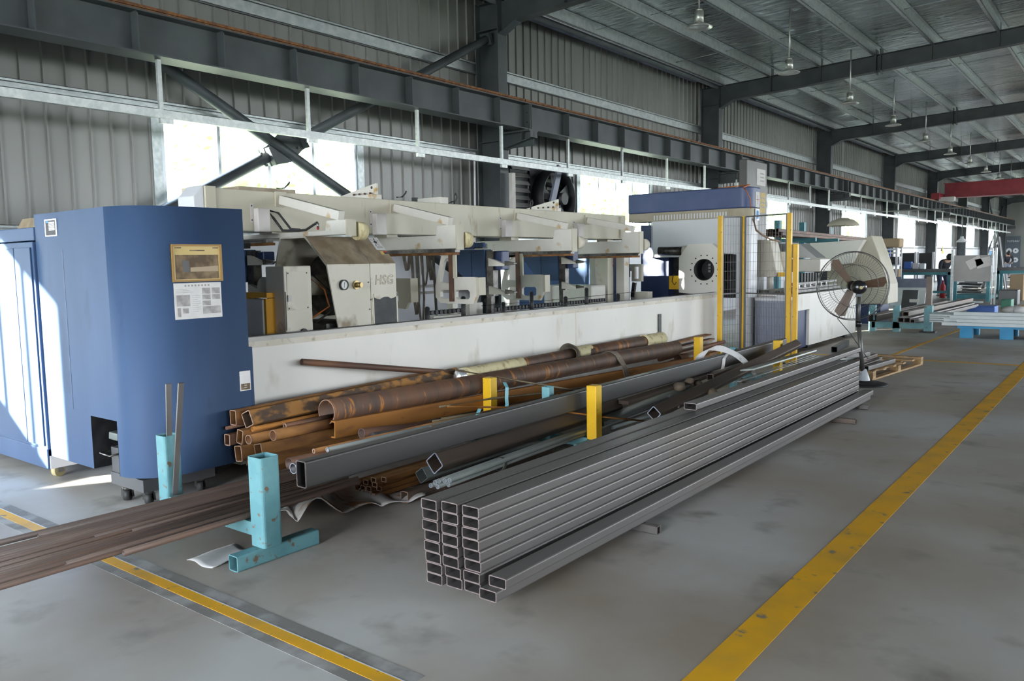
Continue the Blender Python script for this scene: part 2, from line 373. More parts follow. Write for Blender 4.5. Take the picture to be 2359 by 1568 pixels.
# ---- frames: columns, rafters
CY = [-7.1, 2.1, 11.3, 20.5, 30.15, 39.6, 49.1, 58.5, 68.0, 77.4]
def h_column(y, x=-8.9, s=1):
    b = MB(); zt = 5.97
    b.box((x, y-.12, 0), (x-s*.014, y+.12, zt)); b.box((x-s*.5, y-.12, 0), (x-s*.486, y+.12, zt)); b.box((x-s*.014, y-.006, 0), (x-s*.486, y+.006, zt))
    for z in (3.6, 5.5, 5.95): b.box((x-s*.014, y-.1, z), (x-s*.486, y+.1, z+.012))
    b.box((x-s*.55, y-.17, 0), (x+s*.05, y+.17, .02))
    return b
def rafter(y):
    b = MB(); top = lambda x: 5.972+.041*(x+8.43); bot = lambda x: 5.56+.05*(x+8.9)
    prof = [(-8.9, 5.40), (-8.55, 5.565), (-5.0, bot(-5.0)), (-1.2, bot(-1.2)), (RIDGE, bot(-1.2)+.05*(RIDGE+1.2))]
    pts = [(x, z) for x, z in prof]; pts += [(2*RIDGE-x, z) for x, z in reversed(prof[:-1])]
    tp = [(x, top(x if x <= RIDGE else 2*RIDGE-x)) for x, _ in pts]
    b.prism([(x, y-.005, z) for x, z in pts]+[(x, y-.005, z) for x, z in reversed(tp)], (0, .01, 0))
    for L in (pts, tp):
        for (xa, za), (xb, zb) in zip(L, L[1:]): b.prism([(xa, y-.1, za), (xb, y-.1, zb), (xb, y-.1, zb+.012), (xa, y-.1, za+.012)], (0, .2, 0))
    for x in (-7.54, -6.33, -3.91, -2.61, -1.35, -.1, 1.15, 3.45, 4.7, 5.95): 
        xx = x if x <= RIDGE else 2*RIDGE-x; b.box((x-.005, y-.09, bot(xx)+.01), (x+.005, y+.09, top(xx)+.2))
    for x in (-5.08, -4.98): b.box((x-.012, y-.12, bot(x)-.05), (x+.012, y+.12, top(x)+.13))
    return b
for i, y in enumerate(CY):
    for s, x in ((1, -8.9), (-1, XR-.6)):
        o = struct(h_column(y, x, s).build('steel_column', 'structural_paint'), ('dark grey steel column against the left wall, ' if s == 1 else 'dark grey steel column on the right side, ')+ORD[i]+' from the near end')
    struct(rafter(y).build('roof_rafter', 'structural_paint'), 'dark grey steel roof rafter, '+ORD[i]+' from the near end')
# ---- purlins and sag rods
PX = [-8.75, -7.54, -6.33, -5.08, -3.87, -2.61, -1.35, -.1, 1.15]
PX += [2*RIDGE-x for x in PX]
for x in PX:
    b = MB(); z = roofz(x)-.002; w = .065
    b.box((x-.004, Y0+.02, z-.2), (x+.004, Y1-.02, z)); b.box((x-.004, Y0+.02, z-.006), (x+w, Y1-.02, z)); b.box((x-w, Y0+.02, z-.2), (x+.004, Y1-.02, z-.194))
    b.box((x-w, Y0+.02, z-.2), (x-w+.005, Y1-.02, z-.18))
    struct(b.build('roof_purlin', 'purlin_zinc'), 'galvanised roof purlin running the length of the hall')
for y0, y1 in zip(CY, CY[1:]):
    for t in (.3, .68):
        y = y0+(y1-y0)*t
        for xa, xb in zip(PX[:8], PX[1:9]):
            b = MB(); b.tube((xa, y+(.05 if int(xa*10) % 2 else -.05), roofz(xa)-.12), (xb, y+(.05 if int(xa*10) % 2 else -.05), roofz(xb)-.12), .008, 6)
            struct(b.build('sag_rod', 'purlin_zinc'))
# ---- girts, eave strut, gutter
def girt(name, x, z, h, m, label, d=.06):
    b = MB(); b.box((x, Y0+.02, z), (x+.006, Y1-.02, z+h)); b.box((x, Y0+.02, z), (x+d, Y1-.02, z+.006)); b.box((x, Y0+.02, z+h-.006), (x+d, Y1-.02, z+h)); b.box((x+d-.004, Y0+.02, z), (x+d, Y1-.02, z+.03)); b.box((x+d-.004, Y0+.02, z+h-.03), (x+d, Y1-.02, z+h))
    return struct(b.build(name, m), label)
girt('trim_7', -9.465, 4.80, .20, 'purlin_zinc', 'upper galvanised wall rail across the sheeting')
girt('trim_8', -9.465, 3.40, .10, 'galvanized', 'galvanised wall rail along the window heads')
girt('trim_9', -9.465, 1.88, .10, 'galvanized', 'galvanised wall rail along the window sills')
b = MB(); b.tube((-9.0, Y0+.1, 5.98), (-9.0, Y1-.1, 5.98), .065, 14); struct(b.build('trim_10', 'structural_paint'), 'dark tubular eave strut under the roof edge')
for y0, y1 in zip(CY[2:], CY[3:]):
    b = MB(); b.prism([(-9.40, y0+.6, 6.05), (-9.1, y0+.6, 6.02), (-9.05, y0+.6, 6.10), (-9.38, y0+.6, 6.12)], (0, y1-y0-1.2, 0)); struct(b.build('trim_11', 'pvc_blue'), 'blue grey film flap along the eave')
# ---- windows
def window(i, w0, w1, x, s, ZS=ZS, ZH=ZH):
    o = bpy.data.objects.new('window_%d' % i, None); C.objects.link(o); o.location = (x, (w0+w1)/2, ZS); struct(o, 'aluminium sliding window in the '+('left' if s > 0 else 'right')+' wall, number %d along it' % i)
    b = MB(); xo = x-s*.04; n = max(2, round((w1-w0)/.78))
    for y in (w0, w1-.05): b.box((xo-.03, y, ZS), (xo+.05, y+.05, ZH))
    for z in (ZS, ZH-.05): b.box((xo-.03, w0, z), (xo+.05, w1, z+.05))
    b.build('window_frame', 'window_alu', o)
    for k in range(n):
        ya, yb = w0+.05+(w1-w0-.1)*k/n, w0+.05+(w1-w0-.1)*(k+1)/n
        if k:
            m = MB(); m.box((xo-.02, ya-.022, ZS+.05), (xo+.03, ya+.022, ZH-.05)); m.build('mullion', 'window_alu', o)
        g = MB(); g.face([(xo, ya, ZS+.05), (xo, yb, ZS+.05), (xo, yb, ZH-.05), (xo, ya, ZH-.05)]); g.build('pane', 'window_glass', o)
    b = MB(); b.box((x-s*.02, w0-.03, ZS-.03), (x+s*.11, w1+.03, ZS)); b.build('window_sill', 'panel_white', o)
    for y in (w0-.12, w1):
        b = MB(); b.box((x, y, ZS-.9), (x+s*.035, y+.12, ZH)); b.build('window_jamb', 'galvanized', o)
for i, (a, c) in enumerate(WIN): window(i+1, a, c, XW, 1)
for i, (a, c) in enumerate(WINR): window(i+1+len(WIN), a, c, XR, -1, 1.0, 4.7)
b = MB()
for y in DOOR[:2]: b.box((XW-.06, y-.05, 0), (XW+.06, y+.05, DOOR[2]))
b.box((XW-.06, DOOR[0]-.05, DOOR[2]), (XW+.06, DOOR[1]+.05, DOOR[2]+.1)); struct(b.build('door_added', 'window_alu'), 'open doorway added out of view in the left wall to light the housing')
# ---- wall cross bracing in the near bay and the far bay
def brace(y0, z0, y1, z1, label, gap=None, X=-9.15):
    p, q = V((X, y0, z0)), V((X, y1, z1)); t = thing('cross_brace', p, label, 'brace', 'tubular cross braces on the left wall')
    if gap is None: MB().tube(p, q, .07, 20).build('brace_tube', 'structural_paint', t)
    else:
        d = (q-p).normalized(); g = V((-9.15, gap[0], gap[1])); a = g-d*.3; c = g+d*.3
        MB().tube(p, a, .07, 20).build('brace_tube', 'structural_paint', t); MB().tube(c, q, .07, 20).build('brace_tube', 'structural_paint', t)
        n = V((0, -d.z, d.y)); gp = MB()
        gp.prism([a-n*.13-d*.02, a+n*.13-d*.02, a+n*.13+d*.04, g+n*.2, c+n*.13-d*.04, c+n*.13+d*.02, c-n*.13+d*.02, c-n*.13-d*.04, g-n*.2, a-n*.13+d*.04], (.016, 0, 0)); gp.build('gusset_plate', 'structural_paint', t)
        for e in (a, c):
            MB().bar(e-d*.012, e+d*.012, .24, .24).build('end_plate', 'structural_paint', t)
            for k in (-.07, .07): 
                bb = MB(); bb.tube(e+n*k*1.1+V((.02, 0, 0))-d*.1, e+n*k*1.1+V((.045, 0, 0))-d*.1, .02, 6); bb.build('bolt', 'structural_paint', t)
    e = MB()
    e.bar(q-(q-p).normalized()*.05, q+(q-p).normalized()*.02, .2, .2); e.build('end_plate', 'structural_paint', t)
    return t
brace(2.35, 5.30, 11.17, .88, 'unbroken tubular wall brace falling from upper left to lower right by the first window')
brace(2.35, .77, 11.2, 5.36, 'spliced tubular wall brace rising to the upper right by the first window', (6.86, 3.07))
brace(68.2, .8, 77.2, 5.3, 'tubular wall brace near the far gable rising towards it'); brace(68.2, 5.3, 77.2, .8, 'tubular wall brace near the far gable falling towards it', None, -8.98)
# ---- crane runway girders, one per bay
def girder(y0, y1, idx):
    t = thing('runway_girder', (-8.45, y0, 3.72), 'dark steel crane runway girder with welded stiffeners, '+ORD[idx]+' span from the near end', 'girder', 'crane runway girders along the left wall')
    b = MB(); a, c = y0+.01, y1-.01
    b.box((-8.6, a, 3.73), (-8.3, c, 3.745)); b.box((-8.6, a, 4.155), (-8.3, c, 4.17)); b.box((-8.455, a, 3.745), (-8.445, c, 4.155)); b.build('beam', 'structural_paint', t)
    k = math.ceil((a-.47+.2)/1.0)
    while .47+k < c-.2:
        y = .47+k; MB().prism([(-8.445, y, 3.745), (-8.31, y, 3.745), (-8.31, y, 4.13), (-8.335, y, 4.155), (-8.445, y, 4.155)], (0, .012, 0)).build('stiffener', 'structural_paint', t); k += 1
    for y in (a, c-.016):
        s = MB(); s.box((-8.59, y, 3.745), (-8.305, y+.016, 4.155)); e = s.build('end_plate', 'structural_paint', t)
        for z in (3.86, 4.02):
            for x in (-8.37, -8.53): MB().tube((x, y+(.0165 if y == a else -.014), z), (x, y+(.03 if y == a else -.0005), z), .014, 6).build('bolt', 'black_steel', e)
    b = MB(); b.box((-8.50, a, 4.17), (-8.40, c, 4.182)); b.box((-8.465, a, 4.182), (-8.435, c, 4.225)); b.box((-8.485, a, 4.225), (-8.415, c, 4.255)); b.build('crane_rail', 'rust_rail', t)
    return t
for i, (y0, y1) in enumerate(zip(CY[:-1], CY[1:])): girder(y0, y1, i)
for i, y in enumerate(CY):
    b = MB(); b.prism([(-8.9, y-.1, 3.45), (-8.25, y-.1, 3.58), (-8.25, y-.1, 3.595), (-8.9, y-.1, 3.465)], (0, .2, 0)); b.box((-8.9, y-.13, 3.70), (-8.25, y+.13, 3.728)); b.box((-8.9, y-.006, 3.46), (-8.25, y+.006, 3.70)); b.box((-8.26, y-.1, 3.58), (-8.25, y+.1, 3.70)); b.box((-8.45, y-.1, 3.55), (-8.438, y+.1, 3.70))
    struct(b.build('girder_bracket', 'structural_paint'), 'steel bracket carrying the crane girder on a column')
# ---- galvanised rail hung under the girders
t = thing('hanging_rail', (-8.45, 0, 3.11), 'long galvanised channel rail hung on posts under the crane girder', 'rail')
b = MB(); b.box((-8.48, -7, 3.112), (-8.42, 76, 3.2)); b.build('channel', 'rail_zinc', t)
y = -5.1
while y < 75:
    o = MB().box((-8.47, y-.022, 3.2), (-8.43, y+.022, 3.729)).build('hanger', 'rail_zinc', t)
    b = MB(); b.box((-8.47, y-.02, 3.06), (-8.43, y+.13, 3.112)); b.build('rail_clip', 'rail_zinc', t); y += 1.97
# ---- bridge crane
t = thing('bridge_crane', (-8.45, 47.4, 4.255), 'dark red bridge crane girder spanning the far hall', 'crane')
b = MB(); b.box((-8.2, 47.0, 4.42), (XR-1.2, 47.8, 5.12)); b.box((-8.25, 46.93, 4.40), (XR-1.2, 47.87, 4.43)); b.box((-8.25, 46.93, 5.11), (XR-1.2, 47.87, 5.14)); b.build('box_girder', 'crane_red', t)
b = MB(); b.box((-8.62, 45.9, 4.30), (-8.25, 49.0, 4.60)); b.build('end_carriage', 'crane_red', t)
for y in (46.2, 48.6): MB().tube((-8.49, y, 4.39), (-8.41, y, 4.39), .13, 18).build('wheel', 'black_steel', t)
b = MB(); b.cbox((-8.0, 46.6, 4.30), .7, .5, .22); b.build('drive_box', 'lamp_shell', t)
# ---- high bay lamps
LX = -5.47; lampy = [oz(a, c, 5.0).y for a, c in ((1607, 62), (1819, 166), (1958, 237), (2062, 287))]
lampy += [lampy[-1]+4.1*k for k in range(1, 11)]; lampy = [lampy[0]-4.0] + lampy
proto = None
def make_lamp(x, y):
    zt = roofz(x)-.2
    t = thing('high_bay_lamp', (x, y, 4.98), '', 'lamp', 'high bay lamps hanging from the roof')
    MB().tube((x, y, 5.25), (x, y, zt+.1), .014, 10).build('hanging_rod', 'lamp_shell', t)
    b = MB(); b.tube((x, y, 5.055), (x, y, 5.225), .07, 20); b.tube((x, y, 5.225), (x, y, 5.255), .05, 20); b.build('driver_housing', 'lamp_shell', t)
    MB().lathe((x, y, 4.98), [(.20, 0), (.205, .004), (.14, .042), (.06, .078), (.055, .078), (.135, .037), (.197, .0)], 32).build('lamp_shade', 'lamp_shell', t)
    MB().lathe((x, y, 5.0), [(.001, 0), (.15, .0), (.12, .02), (.001, .03)], 24).build('lens', 'panel_white', t)
    return t
rows = [(LX, lampy)] + [(.2, [12+4.2*k for k in range(0, 13)])]
for ri, (x, L) in enumerate(rows):
    for i, y in enumerate(L):
        if proto is None: proto = make_lamp(x, y); o = proto
        else:
            o = copy_tree(proto); o.location = (x, y, 4.98+(roofz(x)-roofz(LX)))
        o['label'] = 'high bay lamp on a rod, '+ORD[i]+' from the viewer in the '+('left row' if ri == 0 else 'roof ridge row')
# ================================================================ helpers for lettering
def text_mesh(parent, body, name, m, size, origin, xdir, ydir, depth=.001, outline=0.0, shear=0.0, align='CENTER'):
    cu = bpy.data.curves.new(name, 'FONT'); cu.body = body; cu.size = size; cu.align_x = align; cu.align_y = 'CENTER'; cu.shear = shear
    if outline: cu.fill_mode = 'NONE'; cu.bevel_depth = outline; cu.bevel_resolution = 0; cu.resolution_u = 2
    else: cu.extrude = depth; cu.resolution_u = 2
    to = bpy.data.objects.new(name+'_curve', cu); C.objects.link(to)
    dg = bpy.context.evaluated_depsgraph_get(); me = bpy.data.meshes.new_from_object(to.evaluated_get(dg)); bpy.data.objects.remove(to)
    X, Y = V(xdir).normalized(), V(ydir).normalized(); Z = X.cross(Y)
    mm = M((X, Y, Z)).transposed().to_4x4()
    me.transform(mm); me.materials.clear(); me.materials.append(MATS[m])
    o = bpy.data.objects.new(name, me); C.objects.link(o); o.location = origin
    if parent is not None: attach(o, parent)
    return o
def caster(parent, x, y, r, top, m='rubber', fork='chrome', swivel=0.3):
    c, s = math.cos(swivel), math.sin(swivel); ax = V((c, s, 0)); p = V((x, y, r))
    t = MB(); t.tube((x, y, top-.02), (x, y, top), .03, 12)
    for k in (-1, 1): t.bar(p+ax*k*.028+V((0, 0, -.01)), V((x, y, top-.015))+ax*k*.024, .006, .045, PI/2)
    f = t.build('caster', fork, parent); w = MB(); w.tube(p-ax*.02, p+ax*.02, r, 24); w.build('wheel', m, f)
# ================================================================ BLUE MACHINE HOUSING (near end)
XF = -4.80; YF = 2.45; ZB, ZT = .18, 1.885
t = thing('machine_housing', (-5.6, 2.9, 0), 'big blue rounded steel housing at the near end of the long white machine', 'housing')
def arc(cx, cy, r, a0, a1, n): return [(cx+r*math.cos(a0+(a1-a0)*i/n), cy+r*math.sin(a0+(a1-a0)*i/n)) for i in range(n+1)]
R = .30; XL = -6.1; YBK = ox(578, 900, XF).y
outl = [(XL, YF)] + arc(XF-R, YF+R, R, -PI/2, 0, 14) + [(XF, YBK), (XL, YBK)]
b = MB()
curve = arc(XF-R, YF+R, R, -PI/2, 0, 14)+[(XF, YBK)]
hx0, hx1 = oy(209, 960, YF).x, oy(290, 975, YF).x; hz1 = oy(250, 966, YF).z; hx1 = min(hx1, XF-R)
b.quadstrip([[(x, y, ZB) for x, y in curve], [(x, y, ZT) for x, y in curve]], closed=False, smooth=True)
# flat front with the scrap opening
b.face([(XL, YF, ZB), (hx0, YF, ZB), (hx0, YF, ZT), (XL, YF, ZT)]); b.face([(hx0, YF, hz1), (hx1, YF, hz1), (hx1, YF, ZT), (hx0, YF, ZT)])
if hx1 < XF-R-.005: b.face([(hx1, YF, ZB), (XF-R, YF, ZB), (XF-R, YF, ZT), (hx1, YF, ZT)])
b.face([(x, y, ZT) for x, y in outl]); b.face([(XF, YBK, ZB), (XL, YBK, ZB), (XL, YBK, ZT), (XF, YBK, ZT)]); b.face([(XL, YBK, ZB), (XL, YF, ZB), (XL, YF, ZT), (XL, YBK, ZT)])
b.build('shell', 'blue_paint', t)
b = MB(); hx1 -= .004
b.face([(hx0, YF+.4, ZB), (hx1, YF+.4, ZB), (hx1, YF+.4, hz1), (hx0, YF+.4, hz1)]); b.face([(hx0, YF, ZB), (hx0, YF+.4, ZB), (hx0, YF+.4, hz1), (hx0, YF, hz1)]); b.face([(hx1, YF, ZB), (hx1, YF+.4, ZB), (hx1, YF+.4, hz1), (hx1, YF, hz1)]); b.face([(hx0, YF, hz1), (hx1, YF, hz1), (hx1, YF+.4, hz1), (hx0, YF+.4, hz1)])
b.build('scrap_opening', 'black_steel', t, fix=False)
b = MB(); b.box((XL+.02, 2.98, .02), (-5.2, (YBK-.04), ZB-.001)); b.build('plinth', 'black_steel', t)
b = MB(); b.box((XF-.05, YBK+.005, .03), (XF-.02, YBK+.04, .95)); b.build('hinge_strip', 'blue_paint', t)
b = MB(); b.box((XL+.4, YF-.0015, hz1+.02), (XL+.405, YF+.001, ZT-.25)); b.build('panel_seam', 'navy_paint', t)
def plaque(parent, p00, p11, nrm, name, m, t=.004):
    """thin upright plate between two opposite corners on a vertical plane"""
    n = V(nrm); p00 = V(p00); p11 = V(p11); a = V((p00.x, p00.y, p11.z)); c = V((p11.x, p11.y, p00.z))
    b = MB(); b.prism([p00+n*.0005, c+n*.0005, p11+n*.0005, a+n*.0005], n*t); return b.build(name, m, parent)
# rating plate on the front
p0, p1 = oy(106, 545, YF), oy(130, 503, YF); n = V((0, -1, 0))
pl = plaque(t, (p0.x, YF, p0.z), (p1.x, YF, p1.z), n, 'rating_plate', 'panel_white'); w, h = p1.x-p0.x, p1.z-p0.z
pl['label'] = 'white and black rating plate'
b = MB(); b.box((p0.x+w*.1, YF-.0062, p0.z+h*.06), (p1.x-w*.1, YF-.0045, p1.z-h*.08)); q = b.build('plate_print', 'print_ink', pl)
for k in range(6):
    z = p0.z+h*(.34+.085*k); b = MB(); b.box((p0.x+w*.38, YF-.0072, z), (p1.x-w*.13, YF-.0063, z+h*.055)); b.build('plate_field', 'panel_white', pl)
b = MB(); b.box((p0.x+w*.16, YF-.0074, p1.z-h*.2), (p0.x+w*.34, YF-.0063, p1.z-h*.11)); b.build('plate_mark', 'blue_label', pl)
# framed notice and paper notice on the dark side
n = V((1, 0, 0))
def side_pt(px, py, off=0): p = ox(px, py, XF+off); return p
fr = thing('framed_notice', side_pt(450, 648), 'tan framed machine photograph on the dark side of the blue housing', 'picture')
a, c = side_pt(396, 650), side_pt(507, 566); y0, y1, z0, z1 = a.y, c.y, min(side_pt(400, 650).z, side_pt(507, 646).z), max(side_pt(396, 563).z, side_pt(505, 563).z)
b = MB(); b.box((XF, y0, z0), (XF+.008, y1, z1)); b.build('backing', 'paper_tan', fr)
for (ya, yb, za, zb) in ((y0, y1, z1-.012, z1), (y0, y1, z0, z0+.012), (y0, y0+.012, z0+.012, z1-.012), (y1-.014, y1, z0+.012, z1-.012)):
    b = MB(); b.box((XF+.0005, ya, za), (XF+.016, yb, zb)); b.build('frame_bar', 'wood_frame', fr)
hh, ww = z1-z0, y1-y0
b = MB(); b.box((XF+.008, y0+ww*.07, z0+hh*.07), (XF+.0088, y1-ww*.07, z0+hh*.72)); b.build('printed_photo', 'photo_dark', fr)
b = MB(); b.prism([(XF+.0088, y0+ww*.36, z0+hh*.27), (XF+.0088, y1-ww*.08, z0+hh*.27), (XF+.0088, y1-ww*.08, z0+hh*.42), (XF+.0088, y0+ww*.36, z0+hh*.38)], (.0006, 0, 0)); b.build('printed_bed', 'photo_light', fr)
b = MB(); b.prism([(XF+.0088, y0+ww*.22, z0+hh*.27), (XF+.0088, y0+ww*.34, z0+hh*.25), (XF+.0088, y0+ww*.34, z0+hh*.56), (XF+.0088, y0+ww*.2, z0+hh*.58)], (.0006, 0, 0)); b.build('printed_housing', 'grey_box_paint', fr)
for ya, yb, zz in ((.36, .66, .82), (.07, .2, .89), (.82, .94, .89)):
    b = MB(); b.box((XF+.008, y0+ww*ya, z0+hh*zz), (XF+.0086, y0+ww*yb, z0+hh*(zz+.03))); b.build('printed_line', 'photo_dark', fr)
pn = thing('paper_notice', side_pt(455, 735), 'white instruction sheet with small photos under the tan framed picture', 'notice')
y0, y1 = side_pt(402, 700).y, side_pt(510, 690).y; z0, z1 = side_pt(455, 733).z, side_pt(455, 651).z; hh, ww = z1-z0, y1-y0
b = MB(); b.box((XF, y0, z0), (XF+.003, y1, z1)); b.build('sheet', 'paper', pn)
def pr(name, m, u0, v0, u1, v1): b = MB(); b.box((XF+.003, y0+ww*u0, z0+hh*v0), (XF+.0036, y0+ww*u1, z0+hh*v1)); return b.build(name, m, pn)
for u0, v0, u1, v1 in ((.04, .36, .32, .67), (.58, .68, .76, .85), (.79, .68, .97, .85), (.58, .52, .76, .66), (.79, .52, .97, .66), (.58, .35, .76, .49), (.58, .12, .97, .33), (.05, .07, .12, .32), (.16, .16, .28, .3)): pr('printed_picture', 'photo_grey', u0, v0, u1, v1)
for k in range(9): pr('printed_line', 'photo_grey', .36, .2+.055*k, .36+.18*(1 if k % 3 else .7), .208+.055*k)
for k in range(3): pr('printed_line', 'photo_grey', .03, .74+.045*k, .40-.07*k, .748+.045*k)
for k in range(8): pr('heading_character', 'photo_grey', .22+.07*k, .90, .255+.07*k, .95)
y0, y1, z0, z1 = side_pt(552, 870).y, YBK, side_pt(565, 899).z, side_pt(565, 854).z
b = MB(); b.box((XF+.0005, y0, z0), (XF+.003, y1, z1)); tg = b.build('asset_tag', 'paper', t); tg['label'] = 'torn white asset tag with dark lower half'
b = MB(); b.box((XF+.003, y0+.006, z0+.006), (XF+.0036, y1-.006, z0+(z1-z0)*.36)); b.build('dark_field', 'photo_dark', tg)
for k in range(3): b = MB(); b.box((XF+.0036, y0+.03, z0+.02+.014*k), (XF+.004, y1-.03, z0+.024+.014*k)); b.build('printed_line', 'paper', tg)
# ---- left blue cabinet on casters
XL0 = -7.55; YL = 2.43
t = thing('filter_cabinet', (-6.8, 2.9, 0), 'sunlit blue filter cabinet on casters at the left edge of the picture', 'cabinet')
b = MB(); b.box((XL0, YL, .11), (XL-.004, 3.25, 1.70)); b.build('body', 'blue_paint', t, .006)
b = MB(); b.box((XL0, YL+.012, 1.708), (XL-.004, 3.25, 1.80)); b.build('lid', 'blue_paint', t, .006)
b = MB(); b.box((XL0, YL-.006, .085), (XL-.004, 3.25, .23)); b.build('base_rail', 'blue_paint', t, .004)
xa = oy(45, 700, YL).x; b = MB(); b.box((xa, YL-.012, .25), (XL-.03, YL-.0005, 1.66)); b.build('door', 'blue_paint', t, .003)
b = MB(); b.box((xa-.62, YL-.012, .25), (xa-.012, YL-.0005, 1.66)); b.build('door', 'blue_paint', t, .003)
b = MB(); b.box((XL-.004, YL+.01, .085), (XL+.004, 3.23, .178)); b.build('side_skirt', 'panel_white', t)
for x, y in ((-6.2, 2.53), (-6.2, 3.15), (-7.42, 2.60), (-7.42, 3.15)): caster(t, x, y, .045, .086, 'caster_wheel' if x > -7 else 'rubber')
for i, (px0, px1, py, yy) in enumerate(((36, 112, 505, 3.05), (92, 216, 490, 2.95))):
    p = oy(px0, py, yy); q = oy(px1, py, yy+.25); x0, x1 = p.x+.01, min(p.x+.42, XL-.02) if i == 0 else p.x+.40
    s = thing('fan_cowl', ((x0+x1)/2, yy+.2, 1.80), ('small brown extractor cowl on the filter cabinet at the left edge', 'larger brown extractor cowl nearer the machine housing')[i], 'cowl', 'extractor cowls')
    zb = 1.80
    b = MB(); b.box((x0+.06, yy+.06, zb), (x1-.06, yy+.36, zb+.06)); b.build('neck', 'galvanized', s)
    b = MB(); z = zb+.06; A = [(x0-.02, yy, z), (x1+.02, yy, z), (x1+.02, yy+.42, z), (x0-.02, yy+.42, z)]; B = [(x0+.03, yy+.04, z+.10), (x1-.03, yy+.04, z+.10), (x1-.03, yy+.38, z+.10), (x0+.03, yy+.38, z+.10)]
    b.quadstrip([A, B]); b.face(A[::-1]); b.face(B); b.build('hood', 'dirty_hood', s, .004)
# ---- scrap bin under the housing
pa, pb = oz(258, 1112, .09), oz(330, 1136, .09)
yb0 = (pa.y+pb.y)/2; x0, x1 = pa.x, pb.x
t = thing('scrap_bin', ((x0+x1)/2, yb0+.3, 0), 'dark grey scrap bin on casters pushed under the blue housing', 'bin')
b = MB(); b.box((x0, yb0, .09), (x1, yb0+.5, .17)); b.build('tub', 'guard_grey', t)
b = MB(); b.box((x0+.005, yb0+.01, .17), (hx1-.01, yb0+.45, .335)); b.build('raised_back', 'guard_grey', t)
pc = oy(262, 1038, yb0+.02); b = MB(); b.path([(x0+.01, yb0, .31), (x0-.02, yb0-.05, .30), (x0+.13, yb0-.06, .30), (x0+.15, yb0, .31)], .006); b.build('handle', 'oily_steel', t)
for x, y in ((x0+.17, yb0+.02), (x1-.05, yb0+.06), (x0+.1, yb0+.4), (x1-.05, yb0+.42)): caster(t, x, y, .035, .09, 'rubber', 'oily_steel', .8)
o = MB().rhs((hx0+.07, yb0+.06, .40), (hx1-.04, yb0+.12, .37), .07, .05, .004).build('tube_offcut', 'galv_tube')
tag(o, 'short galvanised tube offcut lying in the opening above the scrap bin', 'tube')
# ================================================================ MACHINE BED
XB = -5.05
t = thing('machine_bed', (-5.7, 7.5, 0), 'long cream white bed of the tube cutting machine behind the pipe rack', 'machine bed')
ys = ox(1326, 720, XB).y; yend = 11.6; zt = .99
for y0, y1 in ((3.30, ys-.004), (ys+.004, yend)):
    b = MB(); b.box((XB-.012, y0, .10), (XB, y1, zt-.03)); b.prism([(XB-.012, y0, zt-.03), (XB, y0, zt-.03), (XB-.03, y0, zt), (XB-.045, y0, zt)], (0, y1-y0, 0)); pnl = b.build('side_panel', 'white_panel', t)
    b = MB(); b.box((XB, y0+.01, zt-.075), (XB+.003, y1-.01, zt-.03)); b.build('top_fold', 'white_edge', pnl)
b = MB(); b.box((XB-.004, ys-.006, .1), (XB+.004, ys+.006, zt-.04)); b.build('cover_strip', 'white_edge', t)
b = MB(); b.box((XB-.09, 3.30, zt-.04), (XB-.05, yend, zt+.005)); b.build('wiper_rail', 'black_steel', t)
b = MB(); b.box((-5.95, 3.30, .08), (XB-.013, yend, .80)); b.build('bed_frame', 'cream_machine', t)
b = MB(); b.box((-5.9, 3.5, .80), (-5.3, yend-.05, .86)); b.build('slide_way', 'oily_steel', t)
b = MB(); b.box((-5.97, 3.47, .3), (-5.955, yend, .84)); b.build('rear_panel', 'cream_machine', t)
for y in (3.7, 5.6, 7.5, 9.4, 11.3):
    for x in (-5.2, -5.85): MB().tube((x, y, 0), (x, y, .09), .05, 12).build('levelling_foot', 'black_steel', t)
# ---- chuck carriage with hood
XC = -5.22
yl0, yl1, yr = ox(753, 609, XC).y, ox(781, 747, XC).y, ox(912, 660, XC).y
zsh = ox(880, 607, XC).z; pt = oy(868, 547, yr); XT, ZTOP = pt.x, pt.z
ym = ox(852, 607, XC).y
t = thing('chuck_carriage', (-5.6, 4.6, .86), 'dirty cream chuck carriage with folded hood and pressure gauge on the machine bed', 'chuck carriage')
zb = .95
def hood(y0s, y1, x, name, m, yb=None):
    """folded hood: vertical face, chamfer, flat top, far chamfer and back"""
    prof = [(x, zb), (x, zsh), (XT, ZTOP), (XT-.34, ZTOP), (XT-.34-(x-XT)*.55, zsh), (XT-.34-(x-XT)*.55, zb)]
    f0 = [y0s[0], y0s[1], y0s[2], y0s[2], y0s[1], y0s[0]]
    b = MB(); b.quadstrip([[(px, fy, pz) for (px, pz), fy in zip(prof, f0)], [(px, y1, pz) for px, pz in prof]], closed=False)
    inn = [(px-(.012 if i < 3 else -.012), pz-(.0 if i in (0, 5) else .012)) for i, (px, pz) in enumerate(prof)]
    b.quadstrip([[(px, fy, pz) for (px, pz), fy in zip(inn, f0)], [(px, y1, pz) for px, pz in inn]], closed=False)
    b.quadstrip([[(px, fy, pz) for (px, pz), fy in zip(prof, f0)], [(px, fy, pz) for (px, pz), fy in zip(inn, f0)]], closed=False)
    b.quadstrip([[(px, y1, pz) for px, pz in prof], [(px, y1, pz) for px, pz in inn]], closed=False)
    return b.build(name, m, t)
ytop = yl0-.03
h1 = hood((yl1, yl0, ytop), ym-.004, XC, 'hood', 'cream_machine')
h2 = hood((ym, ym, ym), yr, XC+.004, 'hood_end', 'cream_machine')
